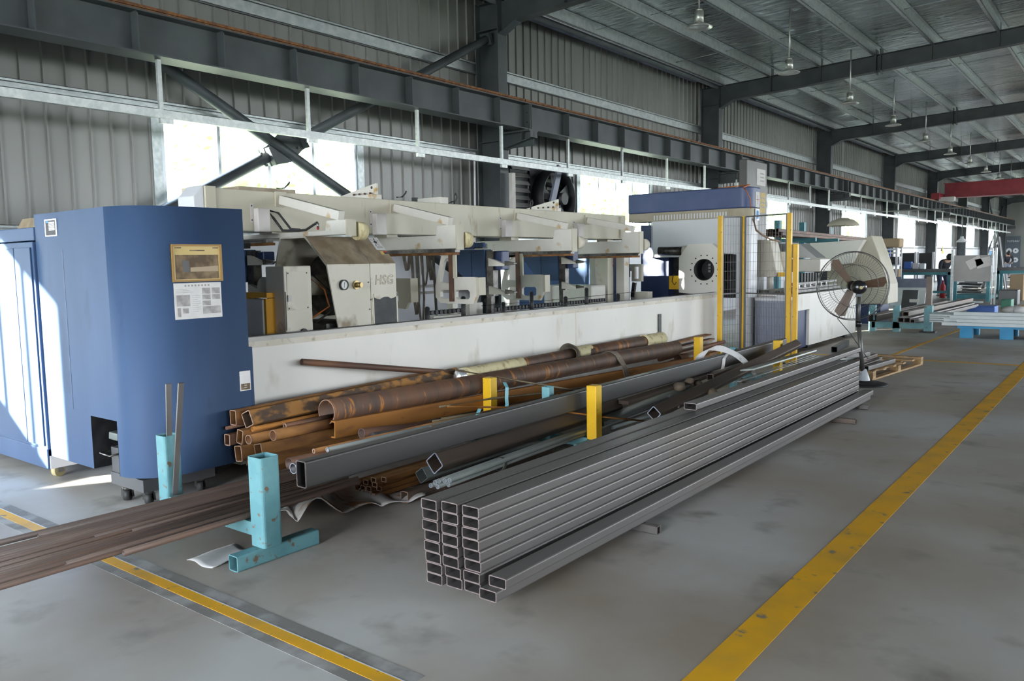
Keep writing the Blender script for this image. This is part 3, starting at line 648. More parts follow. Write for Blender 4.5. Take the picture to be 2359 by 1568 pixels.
# greasy upper skins of the hood
for (ya0, ya1, yb_, nm) in ((yl0, ytop, ym-.006, 0), (ym+.002, ym+.002, yr-.002, 1)):
    x = XC+.004*nm; b = MB(); e = V((x-XT, 0, ZTOP-zsh)); nn = V((ZTOP-zsh, 0, x-XT)).normalized()*.003
    b.prism([V((x, ya0, zsh))+nn*.1, V((XT, ya1, ZTOP))+nn*.1, V((XT, yb_, ZTOP))+nn*.1, V((x, yb_, zsh))+nn*.1], nn)
    sk = b.build('sloping_cover', 'dirty_hood', t)
def front(px, py): p = ox(px, py, XC+.004); return V((XC+.004, p.y, p.z))
bl = MB(); q0, q1 = front(863, 745), front(911, 682); bl.box((XC+.001, q0.y, zb), (XC+.008, yr-.01, q1.z)); o = bl.build('dark_window', 'black_steel', t)
b = MB(); p = []
for k in range(9):
    yy = q0.y+(yr-.01-q0.y)*k/8; p.append((XC+.009, yy, q1.z+(.0, -.012, -.018, -.004, .004, .0, -.016, -.012, 0)[k]))
b.prism([(XC+.009, yr-.01, q1.z+.03), (XC+.009, q0.y, q1.z+.03)]+p, (.002, 0, 0)); b.build('torn_edge', 'cream_machine', t)
for yy in (q0.y-.016, yr-.008): b = MB(); b.box((XC+.004, yy, zb), (XC+.012, yy+.012, q1.z)); b.build('door_edge', 'white_edge', t)
g = front(791, 656); MB().pipe(g-V((.004, 0, 0)), g+V((.018, 0, 0)), .044, .009, 28).build('gauge_bezel', 'black_steel', t)
gf = MB(); gf.tube(g, g+V((.012, 0, 0)), .035, 28); gf = gf.build('gauge_dial', 'gauge_face', t)
MB().bar(g+V((.0135, -.002, -.022)), g+V((.0135, .004, .022)), .003, .001).build('gauge_needle', 'print_ink', gf)
k = front(820, 656); kb = MB(); kb.tube(k, k+V((.012, 0, 0)), .036, 24); kb.tube(k+V((.012, 0, 0)), k+V((.06, .01, 0)), .022, 16); kb.build('regulator_knob', 'brass', t)
for px, py in ((849, 650), (855, 690), (852, 712)):
    p = front(px, py); MB().tube(p-V((.004, 0, 0)), p+V((.004, 0, 0)), .006, 8).build('screw', 'oily_steel', t)
p = front(884, 645); text_mesh(t, 'HSG', 'embossed_lettering', 'photo_dark', .115, p+V((.001, 0, 0)), (0, 1, 0), (0, 0, 1), outline=.0014, shear=.12)
# warning decals on the sloping cover
def slope_pt(u, v, off=.004):    # u along Y from hood end start to right edge, v from shoulder up
    nn = V((ZTOP-zsh, 0, XC-XT)).normalized(); return V((XC+.004+(XT-XC-.004)*v, ym+(yr-ym)*u, zsh+(ZTOP-zsh)*v))+nn*off
def decal(u0, v0, u1, v1, m, name, off, par=t):
    b = MB(); nn = V((ZTOP-zsh, 0, XC-XT)).normalized(); b.prism([slope_pt(u0, v0, off), slope_pt(u1, v0, off), slope_pt(u1, v1, off), slope_pt(u0, v1, off)], nn*.0008); return b.build(name, m, par)
d = decal(.62, .50, .985, .985, 'paper', 'warning_decal', .004); d['label'] = 'cream warning decal with black pictogram'
for k in range(6):
    a = PI*(.15+.3*k); c = slope_pt(.78, .80, .0052); ux = V((0, 1, 0)); uy = V((XT-XC, 0, ZTOP-zsh)).normalized()
    e0 = c+(ux*math.cos(a)+uy*math.sin(a))*.022; e1 = c+(ux*math.cos(a)+uy*math.sin(a))*.05; MB().bar(e0, e1, .009, .001).build('pictogram_ray', 'print_ink', d)
b = MB(); c = slope_pt(.78, .80, .0052); b.prism([c+ux*.018*math.cos(i*PI/4)+uy*.018*math.sin(i*PI/4) for i in range(8)], V((ZTOP-zsh, 0, XC-XT)).normalized()*.0006); b.build('pictogram', 'print_ink', d)
for k in range(2): decal(.70, .575+.035*k, .93, .585+.035*k, 'print_ink', 'decal_line', .0052, d)
decal(.70, .33, .985, .46, 'paper_tan', 'small_decal', .004); decal(.82, .34, .975, .41, 'print_ink', 'small_decal_text', .0052); decal(.82, .41, .975, .45, 'red_label', 'small_decal_red', .0052)
b = MB(); b.prism([slope_pt(.72, .35, .0052), slope_pt(.80, .35, .0052), slope_pt(.76, .44, .0052)], V((ZTOP-zsh, 0, XC-XT)).normalized()*.0008); b.build('small_decal_triangle', 'yellow_label', t)
# carriage base, spindle, chuck drum
b = MB(); b.box((-5.95, 3.72, .862), (XC-.02, yr, .95)); b.build('carriage_base', 'cream_machine', t)
b = MB(); c = V((-5.62, 0, 1.33)); b.tube((c.x, 3.95, c.z), (c.x, ym+.1, c.z), .085, 24); b.build('spindle', 'cream_machine', t)
b = MB(); b.tube((c.x, ym-.15, c.z), (c.x, yr-.04, c.z), .27, 36); b.build('chuck_drum', 'oily_steel', t)
b = MB(); b.box((-5.9, 4.3, .952), (XC-.06, ym, 1.02)); b.build('cable_pan', 'oily_steel', t)
b = MB(); b.path([(-5.45, 4.25, 1.42), (-5.35, 4.35, 1.30), (-5.33, 4.38, 1.16), (-5.42, 4.25, 1.06)], .007, 8); b.build('cable', 'orange_cable', t)
b = MB(); b.path([(-5.43, 4.28, 1.44), (-5.33, 4.40, 1.28), (-5.31, 4.42, 1.14), (-5.38, 4.27, 1.03)], .009, 8); b.build('cable', 'rubber', t)
# ---- electric box in front of the hood
xb = -5.24
yb0_, yb1_ = ox(656, 690, xb).y, ox(719, 690, xb).y; zbt = ox(690, 612, xb).z; xb0 = oy(614, 690, yb0_).x
e = thing('control_box', (xb-.15, yb0_+.15, .95), 'dirty white control box with a screwed cover in front of the carriage hood', 'control box')
b = MB(); b.box((xb0, yb0_, .952), (xb, yb1_, zbt)); b.build('case', 'cream_machine', e, .008)
p0, p1 = ox(663, 715, xb), ox(708, 624, xb); b = MB(); b.box((xb, p0.y, p0.z), (xb+.004, p1.y, p1.z)); lid = b.build('cover_plate', 'cream_machine', e, .001)
for yy in (p0.y+.012, p1.y-.012):
    for zz in (p0.z+.014, p1.z-.014): MB().tube((xb+.004, yy, zz), (xb+.006, yy, zz), .006, 8).build('screw', 'black_steel', lid)
b = MB(); b.box((xb, yb0_+.004, 1.0), (xb+.012, p0.y-.012, 1.30)); b.build('hinge_edge', 'white_edge', e)
q = ox(664, 687, xb); MB().box((xb+.012, q.y-.02, q.z-.025), (xb+.028, q.y+.012, q.z+.025)).build('latch', 'box_grey', e)
q = ox(693, 757, xb)
b = MB(); b.tube((xb-.01, yb1_-.1, .975), (xb+.02, yb1_-.1, .975), .03, 18); b.build('cable_gland', 'black_steel', e)
# ---- yellow drive unit behind
d = thing('drive_unit', (-5.55, 3.82, .86), 'orange framed servo drive unit between the housing and the control box', 'drive')
xy = -5.45
DY = 3.82
def dq(px, py): p = oy(px, py, DY); return p
p0, p1 = dq(566, 758), dq(619, 674)
b = MB(); b.box((p0.x, DY-.02, .865), (p0.x+.05, DY+.06, p1.z)); b.box((p0.x+.05, DY-.02, p1.z-.04), (p1.x, DY+.06, p1.z)); b.build('bracket', 'orange_paint', d)
b = MB(); b.box((p0.x+.06, DY-.04, .90), (p1.x-.03, DY+.10, p1.z-.05)); b.build('motor', 'box_grey', d, .01)
b = MB(); b.box((p1.x-.025, DY-.03, .90), (p1.x, DY+.06, p1.z-.045)); b.build('side_plate', 'orange_paint', d)
# ================================================================ OVERHEAD LOADING BEAM
XO = -6.0; ZO0, ZO1 = 1.80, 2.145
def bx(px, py): return ox(px, py, XO)
t = thing('loading_gantry', (-6.15, 7.0, 0), 'cream overhead loading beam with bracket arms above the machine bed', 'loading gantry')
y0, y1 = bx(497, 460).y, bx(1441, 520).y
b = MB(); b.box((XO-.32, y0, ZO0), (XO, y1, ZO1)); b.build('main_beam', 'beam_cream', t, .006)
b = MB(); b.box((XO-.34, bx(472, 460).y, ZO0-.02), (XO+.012, y0-.001, ZO1+.012)); b.build('end_plate', 'beam_cream', t, .004)
b = MB(); b.box((XO-.33, y1, ZO0-.01), (XO-.02, y1+.02, ZO1)); b.build('end_plate', 'beam_cream', t)
b = MB(); b.box((XO, y1-.18, ZO0+.01), (XO+.03, y1-.13, ZO1-.02)); b.build('web_rib', 'beam_cream', t)
yc = bx(472, 460).y-.002; pl = oy(410, 470, yc-.42)
xq = XO-.01
b = MB(); ya = ox(447, 470, xq).y; zlow = ox(447, 451, xq).z; xq0 = oy(410, 470, ya).x; ztp = ox(470, 425, xq).z
b.prism([(xq, ya, ZO0-.1), (xq, ya, zlow), (xq, yc, ztp), (xq, yc, ZO0-.1)], (xq0-xq, 0, 0)); b.build('motor_cover', 'panel_white', t, .006)
for x in (XO-.2,):
    for y in (3.75, y1-.25):
        b = MB(); b.box((x-.09, y-.08, 0), (x+.09, y+.08, ZO0)); b.build('column_leg', 'cream_machine', t)
arms = []
for i, (mx, my, tx, ty0, ty1) in enumerate(((636, 460, 803, 505, 560), (900, 478, 1056, 517, 572), (1186, 497, 1323, 527, 577), (1348, 507, 1478, 533, 582))):
    ya = bx(mx, my).y; zm = bx(mx, my).z
    pt_ = oy(tx-6, (ty0+ty1)/2, ya); xt = pt_.x; z1 = oy(tx-6, ty0, ya).z; z0 = oy(tx-6, ty1, ya).z; arms.append((ya, xt, z0, z1)); hz = (z1-z0)*.58
    zz = z0+hz; z0 = max(z0, ZTOP+.006) if i == 0 else z0; hz = zz-z0; xs_ = XO-.62; a = MB(); a.prism([(xs_, ya, z0), (xt, ya, z0), (xt, ya, z1), (xt-.24, ya, z1), (xt-.26, ya, z0+hz), (xs_, ya, z0+hz)], (0, .09, 0)); arm = a.build('bracket_arm', 'arm_white', t, .004)
    b = MB(); b.box((XO-.22, ya-.03, z0+hz+.001), (XO-.04, ya+.12, ZO0-.001)); b.build('mounting_block', 'beam_cream', arm)
    b = MB(); b.box((xt, ya-.004, z0-.012), (xt+.012, ya+.10, z1+.004)); b.build('end_plate', 'beam_cream', arm)
    b = MB(); b.bar((XO+.02, ya+.045, zm), (xt-.10, ya+.045, z1+.035), .06, .075); b.build('diagonal_strut', 'arm_white', arm)
    b = MB(); b.box((XO+.001, ya-.015, zm-.06), (XO+.016, ya+.10, zm+.07)); b.build('strut_plate', 'beam_cream', arm)
    b = MB(); b.box((XO-.58, ya-.012, z0-.035), (xt-.005 if i else XO-.15, ya+.06, z0-.001)); g = b.build('guide_rail', 'oily_steel', arm)
    n = 26
    for k in range(n):
        x = XO-.54+((xt+.47-XO) if i else .35)*k/(n-1); MB().tube((x, ya-.0135, z0-.018), (x, ya-.0115, z0-.018), .006, 6).build('rail_screw', 'black_steel', g)
    b = MB(); b.box((XO-.58, ya+.0, z0-.06), (xt-.03 if i else XO-.15, ya+.08, z0-.036)); b.build('rust_strip', 'rust', arm)
    b = MB(); b.tube((xt-.02, ya+.13, (z0+z1)/2-.03), (xt-.02, ya+.20, (z0+z1)/2-.03), .075, 24); b.build('end_roller', 'insulation' if i < 2 else 'cream_machine', arm)
    b = MB(); b.tube((xt-.02, ya+.20, (z0+z1)/2-.02), (xt-.02, ya+.21, (z0+z1)/2-.02), .05, 20); b.build('roller_hub', 'black_steel', arm)
    if i == 0:
        b = MB(); b.path([(XO+.01, ya-.10, 1.98), (XO+.03, ya-.06, 1.92), (XO+.1, ya-.02, z0+hz+.02), (XO+.3, ya-.005, z0+hz+.012), (xt-.5, ya-.005, z0+hz+.015), (xt-.38, ya-.005, z0+hz+.06), (xt-.35, ya-.005, z0+hz+.07)], .011, 8); b.build('air_hose', 'rubber', arm)
        b = MB(); b.path([(XO+.01, ya-.08, 1.98), (XO+.05, ya-.02, 1.96), (XO+.2, ya-.01, z0+hz+.03), (XO+.32, ya-.005, z0+hz+.02)], .010, 8); b.build('air_hose', 'rubber', arm)
        p = V((xt-.34, ya-.008, z0+hz+.03)); MB().tube(p, p+V((0, 0, .035)), .011, 10).build('hose_fitting', 'chrome', arm); MB().tube(p-V((0, 0, .02)), p, .010, 10).build('hose_button', 'red_label', arm)
for (x0, x1, ya_, yb_) in ((578, 611, 481, 534), (852, 879, 493, 541), (1151, 1171, 507, 546), (1321, 1336, 515, 552)):
    p, q = bx(x0, yb_), bx(x1, ya_); j = MB(); j.box((XO+.001, p.y+.03, p.z), (XO+.07, q.y, q.z)); jb = j.build('junction_box', 'box_grey', t, .008)
    f = MB(); zc = (p.z+q.z)/2+.03; f.box((XO+.001, p.y-.0, zc-.05), (XO+.008, p.y+.031, zc+.11)); f.build('fixing_tab', 'box_grey', jb)
    for z in (zc-.03, zc+.09): MB().tube((XO+.008, p.y+.012, z), (XO+.011, p.y+.012, z), .007, 8).build('screw', 'black_steel', jb)
def top_y(px, py): return oy  # unused
# brackets standing on the beam
for i, (xa, xb_, kind) in enumerate(((770, 862, 'wedge'), (970, 1018, 'low'), (1190, 1280, 'wedge'))):
    ya, yb_ = ox(xb_, 465, XO-.05).y, 0; s = MB(); x1 = XO-.02; z = ZO1
    L = .55 if kind == 'wedge' else .35
    if kind == 'wedge':
        s.prism([(x1-L, ya, z+.045), (x1-L+.02, ya, z+.06), (x1, ya, z+.155), (x1, ya, z+.045)], (0, .03, 0)); br = s.build('stop_bracket', 'arm_white', t, .003)
        MB().box((x1-L*.9, ya-.06, z), (x1+.005, ya+.07, z+.044)).build('bracket_base', 'arm_white', br)
        for k in range(4): MB().tube((x1-.05-.08*k, ya-.03, z+.044), (x1-.05-.08*k, ya-.03, z+.066), .012, 6).build('bolt', 'rust_dark', br)
        MB().tube((x1-.06, ya-.002, z+.115), (x1-.06, ya+.032, z+.115), .014, 14).build('pivot_pin', 'black_steel', br)
    else:
        s.box((x1-L, ya-.05, z), (x1, ya+.07, z+.07)); br = s.build('stop_bracket', 'arm_white', t, .003); MB().box((x1-L-.12, ya-.02, z), (x1-L-.06, ya+.02, z+.09)).build('limit_switch', 'black_steel', br)
b = MB(); b.box((XO-.3, bx(560, 440).y, ZO1), (XO-.06, bx(712, 450).y-.1, ZO1+.035)); b.build('cover_strip', 'dirty_hood', t)
for px in (660, 930, 1046, 1222):
    y = ox(px, 455, XO-.1).y; z = ZO1+.04
    b = MB(); b.path([(XO-.1, y-.12, z-.035), (XO-.1, y-.05, z-.01), (XO-.1, y+.02, z+.005), (XO-.1, y+.05, z+.05), (XO-.1, y+.03, z+.09), (XO-.1, y, z+.06), (XO-.1, y, z-.03)] if px > 1000 else [(XO-.1, y-.1, z), (XO-.1, y-.02, z+.008), (XO-.1, y+.03, z+.05), (XO-.1, y+.04, z+.07)], .008, 8); b.build('hose_loop', 'rubber', t)
# ================================================================ CLAMP FRAMES hanging from the arms
def cut_frame(idx, px0, px1, py0, py1, Y, label):
    """white plate with three cut-outs on a vertical slide"""
    P0, P1 = oy(px0, py1, Y), oy(px1, py0, Y); x0, x1, z0, z1 = P0.x, P1.x, P0.z, P1.z; W, Hh = x1-x0, z1-z0
    def q(u, v): return V((x0+W*u, Y, z0+Hh*v))
    t = thing('tube_clamp', q(.4, 0), label, 'clamp frame', 'white clamp frames over the machine bed')
    out = [q(.0, .35), q(.18, 1.0), q(.42, 1.0), q(.42, .52), q(.95, .52), q(1.0, .50), q(1.0, .16), q(.92, 0), q(.12, 0), q(0, .12)]
    def rr(u0, v0, u1, v1, r=.02):
        a, c = q(u0, v0), q(u1, v1); return [V((a.x+r, Y, a.z)), V((c.x-r, Y, a.z)), V((c.x, Y, a.z+r)), V((c.x, Y, c.z-r)), V((c.x-r, Y, c.z)), V((a.x+r, Y, c.z)), V((a.x, Y, c.z-r)), V((a.x, Y, a.z+r))]
    tri = [q(.11, .42), q(.35, .40), q(.36, .44), q(.36, .86), q(.33, .90), q(.27, .88), q(.22, .82)]
    b = MB(); b.plate(out, [tri, rr(.12, .09, .37, .27), rr(.50, .09, .84, .27)], (0, 1, 0), .04); b.build('frame_plate', 'arm_white', t)
    b = MB(); b.box((q(.39, 0).x, Y-.03, z0+.02), (q(.47, 0).x, Y-.001, 1.62)); b.build('slide_rail', 'rust_dark', t)
    b = MB(); b.box((q(.47, 0).x+.003, Y-.02, q(0, .5).z), (q(.55, 0).x, Y-.001, 1.60)); b.build('slide_bracket', 'beam_cream', t)
    b = MB(); b.box((q(1.0, 0).x-.002, Y-.002, q(0, .17).z), (q(1.0, 0).x+.03, Y+.10, q(0, .51).z)); b.build('jaw_block', 'beam_cream', t)
    return t
A1, A2, A3, A4 = arms
cut_frame(1, 1004, 1096, 580, 698, A2[0]+.05, 'white clamp frame with three cut-outs under the second bracket arm')
cut_frame(2, 1156, 1250, 577, 690, A3[0]-.0, 'white clamp frame with three cut-outs under the third bracket arm')
Y = 5.5; p0, p1 = oy(903, 711, Y), oy(943, 641, Y)
t = thing('clamp_block', (p0.x, Y, p0.z), 'cream clamp plate peeping out behind the carriage hood', 'clamp')
b = MB(); q = lambda u, v: V((p0.x+(p1.x-p0.x)*u, Y, p0.z+(p1.z-p0.z)*v))
b.plate([q(-.1, .05), q(.75, .0), q(.9, .2), q(.9, 1), q(-.1, 1)], [[q(.05, .2), q(.3, .2), q(.38, .28), q(.38, .5), q(.3, .58), q(.05, .58)]], (0, 1, 0), .03); b.build('plate', 'beam_cream', t)
MB().box((q(.9, 0).x, Y, q(0, .22).z), (q(1.05, 0).x, Y+.1, q(0, 1).z)).build('jaw_block', 'beam_cream', t)
# ================================================================ BLUE LIFTING UNITS
def lifter(px0, px1, py0, py1, Y, label, cut):
    P0, P1 = oy(px0, py1, Y), oy(px1, py0, Y); x0, x1, z0, z1 = P0.x, P1.x, P0.z, P1.z
    t = thing('lifting_unit', ((x0+x1)/2, Y, z0), label, 'lifting unit', 'blue lifting units behind the bed')
    xm = x0+(x1-x0)*.55
    b = MB(); b.prism([(x0, Y, z0+(z1-z0)*cut), (xm-.03, Y, z0), (xm-.003, Y, z0), (xm-.003, Y, z1), (x0, Y, z1)], (0, .12, 0)); b.build('side_cover', 'blue_paint', t, .004)
    b = MB(); b.box((xm+.003, Y, z0), (x1, Y+.12, z1)); b.build('front_cover', 'blue_paint', t, .004)
    for x, z in ((xm-.02, z1-.03), (xm+.03, z1-.03), (x1-.12, z1-.02), (xm-.02, z0+.07), (xm+.03, z0+.06)): MB().tube((x, Y-.002, z), (x, Y+.01, z), .008, 8).build('screw', 'black_steel', t)
    b = MB(); b.box((x1+.004, Y+.02, z0-.12), (x1+.10, Y+.10, z1-.01)); b.build('guide_column', 'oily_steel', t)
    b = MB(); b.box((x1+.10, Y+.05, z0+.15), (x1+.20, Y+.17, z1-.02)); b.build('rear_bracket', 'navy_paint', t, .01)
    for z in (z0+(z1-z0)*.52, z0-.10):
        b = MB(); b.prism([(x1+.07, Y-.02, z), (x1+.28, Y-.02, z), (x1+.28, Y-.02, z+.02), (x1+.07, Y-.02, z+.085)], (0, .05, 0)); b.build('lifting_finger', 'arm_white', t)
        b = MB(); b.prism([(x1+.28, Y-.015, z+.002), (x1+.40, Y-.015, z+.018), (x1+.40, Y-.015, z+.03), (x1+.28, Y-.015, z+.05)], (0, .05, 0)); b.build('finger_tip', 'oily_steel', t)
    n = 7
    for k in range(n):
        c = (x0+.03+.055*k, Y+.02, z1+.045); MB().tube((c[0], Y-.01, c[2]), (c[0], Y+.04, c[2]), .027, 14).build('drag_chain_link', 'blue_paint', t)
    MB().box((x0-.01, Y+.002, z1+.004), (x1-.15, Y+.03, z1+.08)).build('chain_tray', 'blue_paint', t)
    MB().box((x1-.14, Y-.0, z1+.01), (x1-.02, Y+.08, z1+.06)).build('cable_clamp', 'black_steel', t)
    MB().bar((x1+.03, Y+.06, z0-.12), (x1+.03, Y+.06, .868), .06, .06).build('lower_post', 'oily_steel', t)
    return t
lifter(1052, 1115, 574, 655, A2[0]+.75, 'blue lifting unit behind the second clamp frame', .42)
lifter(1202, 1284, 573, 646, A3[0]+.55, 'blue lifting unit with a slanting lower edge beside the third clamp frame', .72)
lifter(480, 562, 575, 650, A1[0]-.25, 'blue lifting unit mostly hidden behind the blue housing', .5)
# drag chain along the arm
b = MB()
o = None
# ================================================================ CHAIN CONVEYORS and stop posts on the bed
def conveyor(px0, px1, py, X, label, baseh=.07):
    a, c = ox(px0, py+7, X), ox(px1, py+1, X); z = (a.z+c.z)/2
    t = thing('chain_conveyor', (X, (a.y+c.y)/2, .862), label, 'conveyor', 'roller chain conveyors across the bed')
    MB().box((X-.06, a.y, .865), (X+.05, c.y, max(z-.035, .90))).build('chain_support', 'arm_white', t)
    y = a.y; k = 0
    while y < c.y:
        MB().tube((X-.03, y, z), (X+.04, y, z), .021, 12).build('roller', 'black_steel', t); y += .062; k += 1
    MB().box((X-.025, a.y, z-.012), (X-.015, c.y, z+.012)).build('chain_link_plate', 'oily_steel', t)
    return t
conveyor(990, 1066, 713, -5.42, 'short roller chain conveyor on the bed just right of the carriage')
conveyor(1135, 1262, 703, -5.45, 'middle roller chain conveyor on the bed')
conveyor(1258, 1392, 692, -5.62, 'right hand roller chain conveyor on the bed')
for i, (px, pyt) in enumerate(((984, 708), (1067, 684), (1159, 697), (1224, 673), (1303, 684), (1351, 664), (1424, 678))):
    X = -5.30; p = ox(px, pyt, X); b = MB(); b.tube((X, p.y, .862), (X, p.y, p.z), .024, 16); b.tube((X, p.y, p.z), (X, p.y, p.z+.008), .016, 12)
    tag(b.build('stop_post', 'black_steel'), 'black upright stop post on the machine bed, '+ORD[i]+' from the left', 'stop post', 'stop posts on the bed')
for i, (px0, px1, pyt) in enumerate(((1043, 1055, 699), (1082, 1112, 698))):
    X = -5.55; p, q = ox(px0, pyt, X), ox(px1, pyt, X); b = MB(); b.box((X-.08, p.y, .862), (X, q.y, p.z)); tag(b.build('support_block', 'arm_white', bevel=.004), ('narrow', 'wide')[i]+' white support block on the bed below the second clamp frame', 'block')
for i, (px, py) in enumerate(((1030, 728), (1118, 722), (1185, 714))):
    X = -5.36; p = ox(px, py, X); s = thing('roller_support', (X, p.y, .862), 'oily silver roller support on the bed, '+ORD[i]+' from the carriage', 'roller support')
    MB().box((X-.10, p.y-.13, .865), (X+.0, p.y+.1, .91)).build('base_plate', 'arm_white', s)
    MB().tube((X-.02, p.y-.12, .93), (X-.02, p.y+.04, .95), .024, 12).build('roller', 'oily_steel', s); MB().box((X-.08, p.y+.05, .911), (X-.02, p.y+.12, .97)).build('bearing_block', 'chrome', s)
b = MB(); p, q = ox(1110, 704, -5.2), ox(1460, 672, -5.2); b.path([p, p.lerp(q, .5)-V((0, 0, .01)), q], .0035, 6); tag(b.build('tension_wire', 'black_steel'), 'thin dark wire stretched along the bed above the stop posts', 'wire')
# ================================================================ REAR STORAGE of the loader
t = thing('storage_loader', (-7.0, 9.5, 0), 'blue panelled tube magazine with white posts behind the bed', 'magazine')
Yp = 10.3
def rq(px, py, Y=Yp): return oy(px, py, Y)
p0, p1 = rq(1196, 660, 10.75), rq(1365, 566, 10.75); b = MB(); b.box((p0.x-.0, 10.75, .3), (p1.x, 10.80, 1.75)); b.build('back_panel', 'blue_paint', t)
p0, p1 = rq(1378, 660, 10.6), rq(1421, 566, 10.6); b = MB(); b.box((p0.x, 10.75, .3), (p1.x+.1, 10.80, 1.72)); b.build('dark_panel', 'navy_paint', t)
for a, c in ((1358, 1371), (1419, 1438)):
    p, q = rq(a, 600), rq(c, 600); MB().box((p.x, Yp, 0), (q.x, Yp+.14, 1.68)).build('post', 'arm_white', t, .004)
p, q = rq(1358, 600), rq(1438, 600); MB().box((p.x, Yp+.01, 1.68), (q.x, Yp+.13, 1.72)).build('cross_bar', 'arm_white', t)
p0, p1 = rq(1252, 690, 9.6), rq(1362, 657, 9.6); MB().box((p0.x, 9.6, .3), (p1.x, 10.0, p1.z)).build('white_box', 'arm_white', t, .03)
p0 = rq(1262, 690, 9.58); MB().box((p0.x, 9.57, .5), (p0.x+.05, 9.599, p1.z)).build('belt', 'box_grey', t)
p, q = rq(1236, 690, 8.9), rq(1258, 600, 8.9)
p0, p1 = rq(1155, 700, 9.3), rq(1172, 585, 9.3); MB().box((p0.x, 9.3, .3), (p1.x, 9.45, 1.70)).build('post', 'arm_white', t, .004)
b = MB(); a, c = rq(1448, 660, 10.9), rq(1470, 595, 10.9)
MB().path([rq(1418, 592, Yp-.02), rq(1412, 612, Yp-.02), rq(1407, 625, Yp-.02), rq(1404, 632, Yp-.02)], .006, 6).build('cable', 'red_cable', t)
s = thing('sensor_bracket', rq(1447, 690, 10.9), 'cream sensor bracket with dark connector left of the cutting portal', 'bracket')
p0, p1 = rq(1455, 648, 10.9), rq(1478, 608, 10.9)
b = MB(); q = lambda u, v: V((p0.x+(p1.x-p0.x)*u, 10.9, p0.z+(p1.z-p0.z)*v)); b.plate([q(0, 0), q(1, 0), q(1, 1), q(-.3, 1), q(-.3, .6), q(0, .6)], [[q(.3, .15), q(.7, .15), q(.7, .85), q(.3, .85)]], (0, 1, 0), .06); b.build('frame', 'cream_machine', s)
MB().box((q(-.8, 0).x, 10.86, q(0, .25).z), (q(-.12, 0).x, 10.899, q(0, .8).z)).build('connector', 'guard_grey', s)
MB().bar(q(.3, -.05), q(.1, -.9), .05, .05).build('arm', 'oily_steel', s); MB().box((q(-.1, 0).x, 10.9, .86), (q(1.6, 0).x, 11.05, q(0, -.6).z)).build('foot', 'cream_machine', s)
# ================================================================ CUTTING PORTAL
YP = 12.15
t = thing('cutting_portal', (-5.8, 12.6, 0), 'white and blue cutting portal with round chuck opening at the far end of the bed', 'cutting portal')
def pq(px, py): return oy(px, py, YP)
xl = pq(1447, 470).x; xr = pq(1729, 470).x; zt_, zb_, zv = 2.595, 2.27, 2.13; D = .42; r = .17
def slab(b, x0, x1, z0, z1, y0, y1, r):
    o = [(x0, y0)]+arc(x1-r, y0+r, r, -PI/2, 0, 10)+[(x1, y1), (x0, y1)]; b.prism([(x, y, z0) for x, y in o], (0, 0, z1-z0))
b = MB(); slab(b, xl, xr, zb_, zt_, YP, YP+D, r); b.build('top_cover', 'blue_top', t, .02)
b = MB(); slab(b, xl+.01, xr-.01, zv, zb_-.001, YP+.01, YP+D, r); vb = b.build('vent_band', 'tan_band', t)
for k in range(26):
    p = pq(1507+6.6*k, 487); q0_ = .62+.38*math.sin(PI*(k+.5)/26)
    MB().box((p.x-.011, YP+.004, zb_-.125), (p.x+.011, YP+.012, zb_-.045)).build('vent_slot', 'panel_white', vb)
xw0 = pq(1487, 540).x; zw0 = pq(1560, 592).z; xwr = xr-.03
c1, c2 = pq(1622, 545), pq(1655, 572)
b = MB(); o = [(xw0+.12, zv-.001), (xw0+.12, zw0), (pq(1625, 580).x, zw0-.0), (pq(1668, 620).x, pq(1660, 572).z-.08), (xwr-.2, pq(1660, 572).z-.10), (xwr-.2, zv-.001)]
b.prism([(x, YP+.03, z) for x, z in o], (0, D-.06, 0)); b.build('upper_housing', 'panel_white', t)
b = MB(); b.prism([(xw0, YP+.20, zw0), (xw0+.12, YP+.03, zw0), (xw0+.12, YP+.03, zv-.001), (xw0, YP+.20, zv-.001)], (0, .25, 0)); b.build('housing_side', 'panel_white', t)
b = MB(); o = [(xwr-.2, YP+.03)]+arc(xwr-.1, YP+.13, .1, -PI/2, 0, 8)+[(xwr, YP+D-.05), (xwr-.2, YP+D-.05)]; b.prism([(x, y, .05) for x, y in o], (0, 0, zv-.051)); b.build('right_column', 'panel_white', t)
xn0, xn1 = pq(1462, 600).x, pq(1526, 600).x
b = MB(); b.box((xn0, YP+.22, .1), (xn1, YP+D+.3, zv-.05)); b.build('left_column', 'navy_paint', t)
b = MB(); b.box((xn1, YP+.40, .86), (xwr-.2, YP+.44, zv-.1)); b.build('dark_back', 'black_steel', t)
# chuck plate
YK = YP-.10
cc = oy(1622, 621, YK); k0, k1 = oy(1564, 560, YK), oy(1656, 677, YK); s_ = .10
o = [(k0.x+.19, k1.z+.0), (k1.x, k1.z), (k1.x, k0.z-.12), (k1.x-.12, k0.z-.02), (k0.x+.16, k0.z-.02), (k0.x+.0, k0.z-.24), (k0.x, k1.z+.02)]
b = MB(); hole = [V((cc.x+.165*math.cos(2*PI*i/32), YK, cc.z+.165*math.sin(2*PI*i/32))) for i in range(32)]
b.plate([V((x, YK, z)) for x, z in o], [hole], (0, 1, 0), .12); ck = b.build('chuck_plate', 'white_panel', t); ck['label'] = 'white chuck plate with round opening'
MB().pipe((cc.x, YK-.012, cc.z), (cc.x, YK+.3, cc.z), .172, .012, 36).build('chuck_ring', 'black_steel', ck)
MB().tube((cc.x, YK+.26, cc.z), (cc.x, YK+.30, cc.z), .16, 32).build('chuck_bore', 'black_steel', ck)
for a in range(3): MB().box((cc.x-.02, YK+.2, cc.z-.045+.05*a), (cc.x+.02, YK+.25, cc.z-.01+.05*a)).build('jaw', 'chrome', ck)
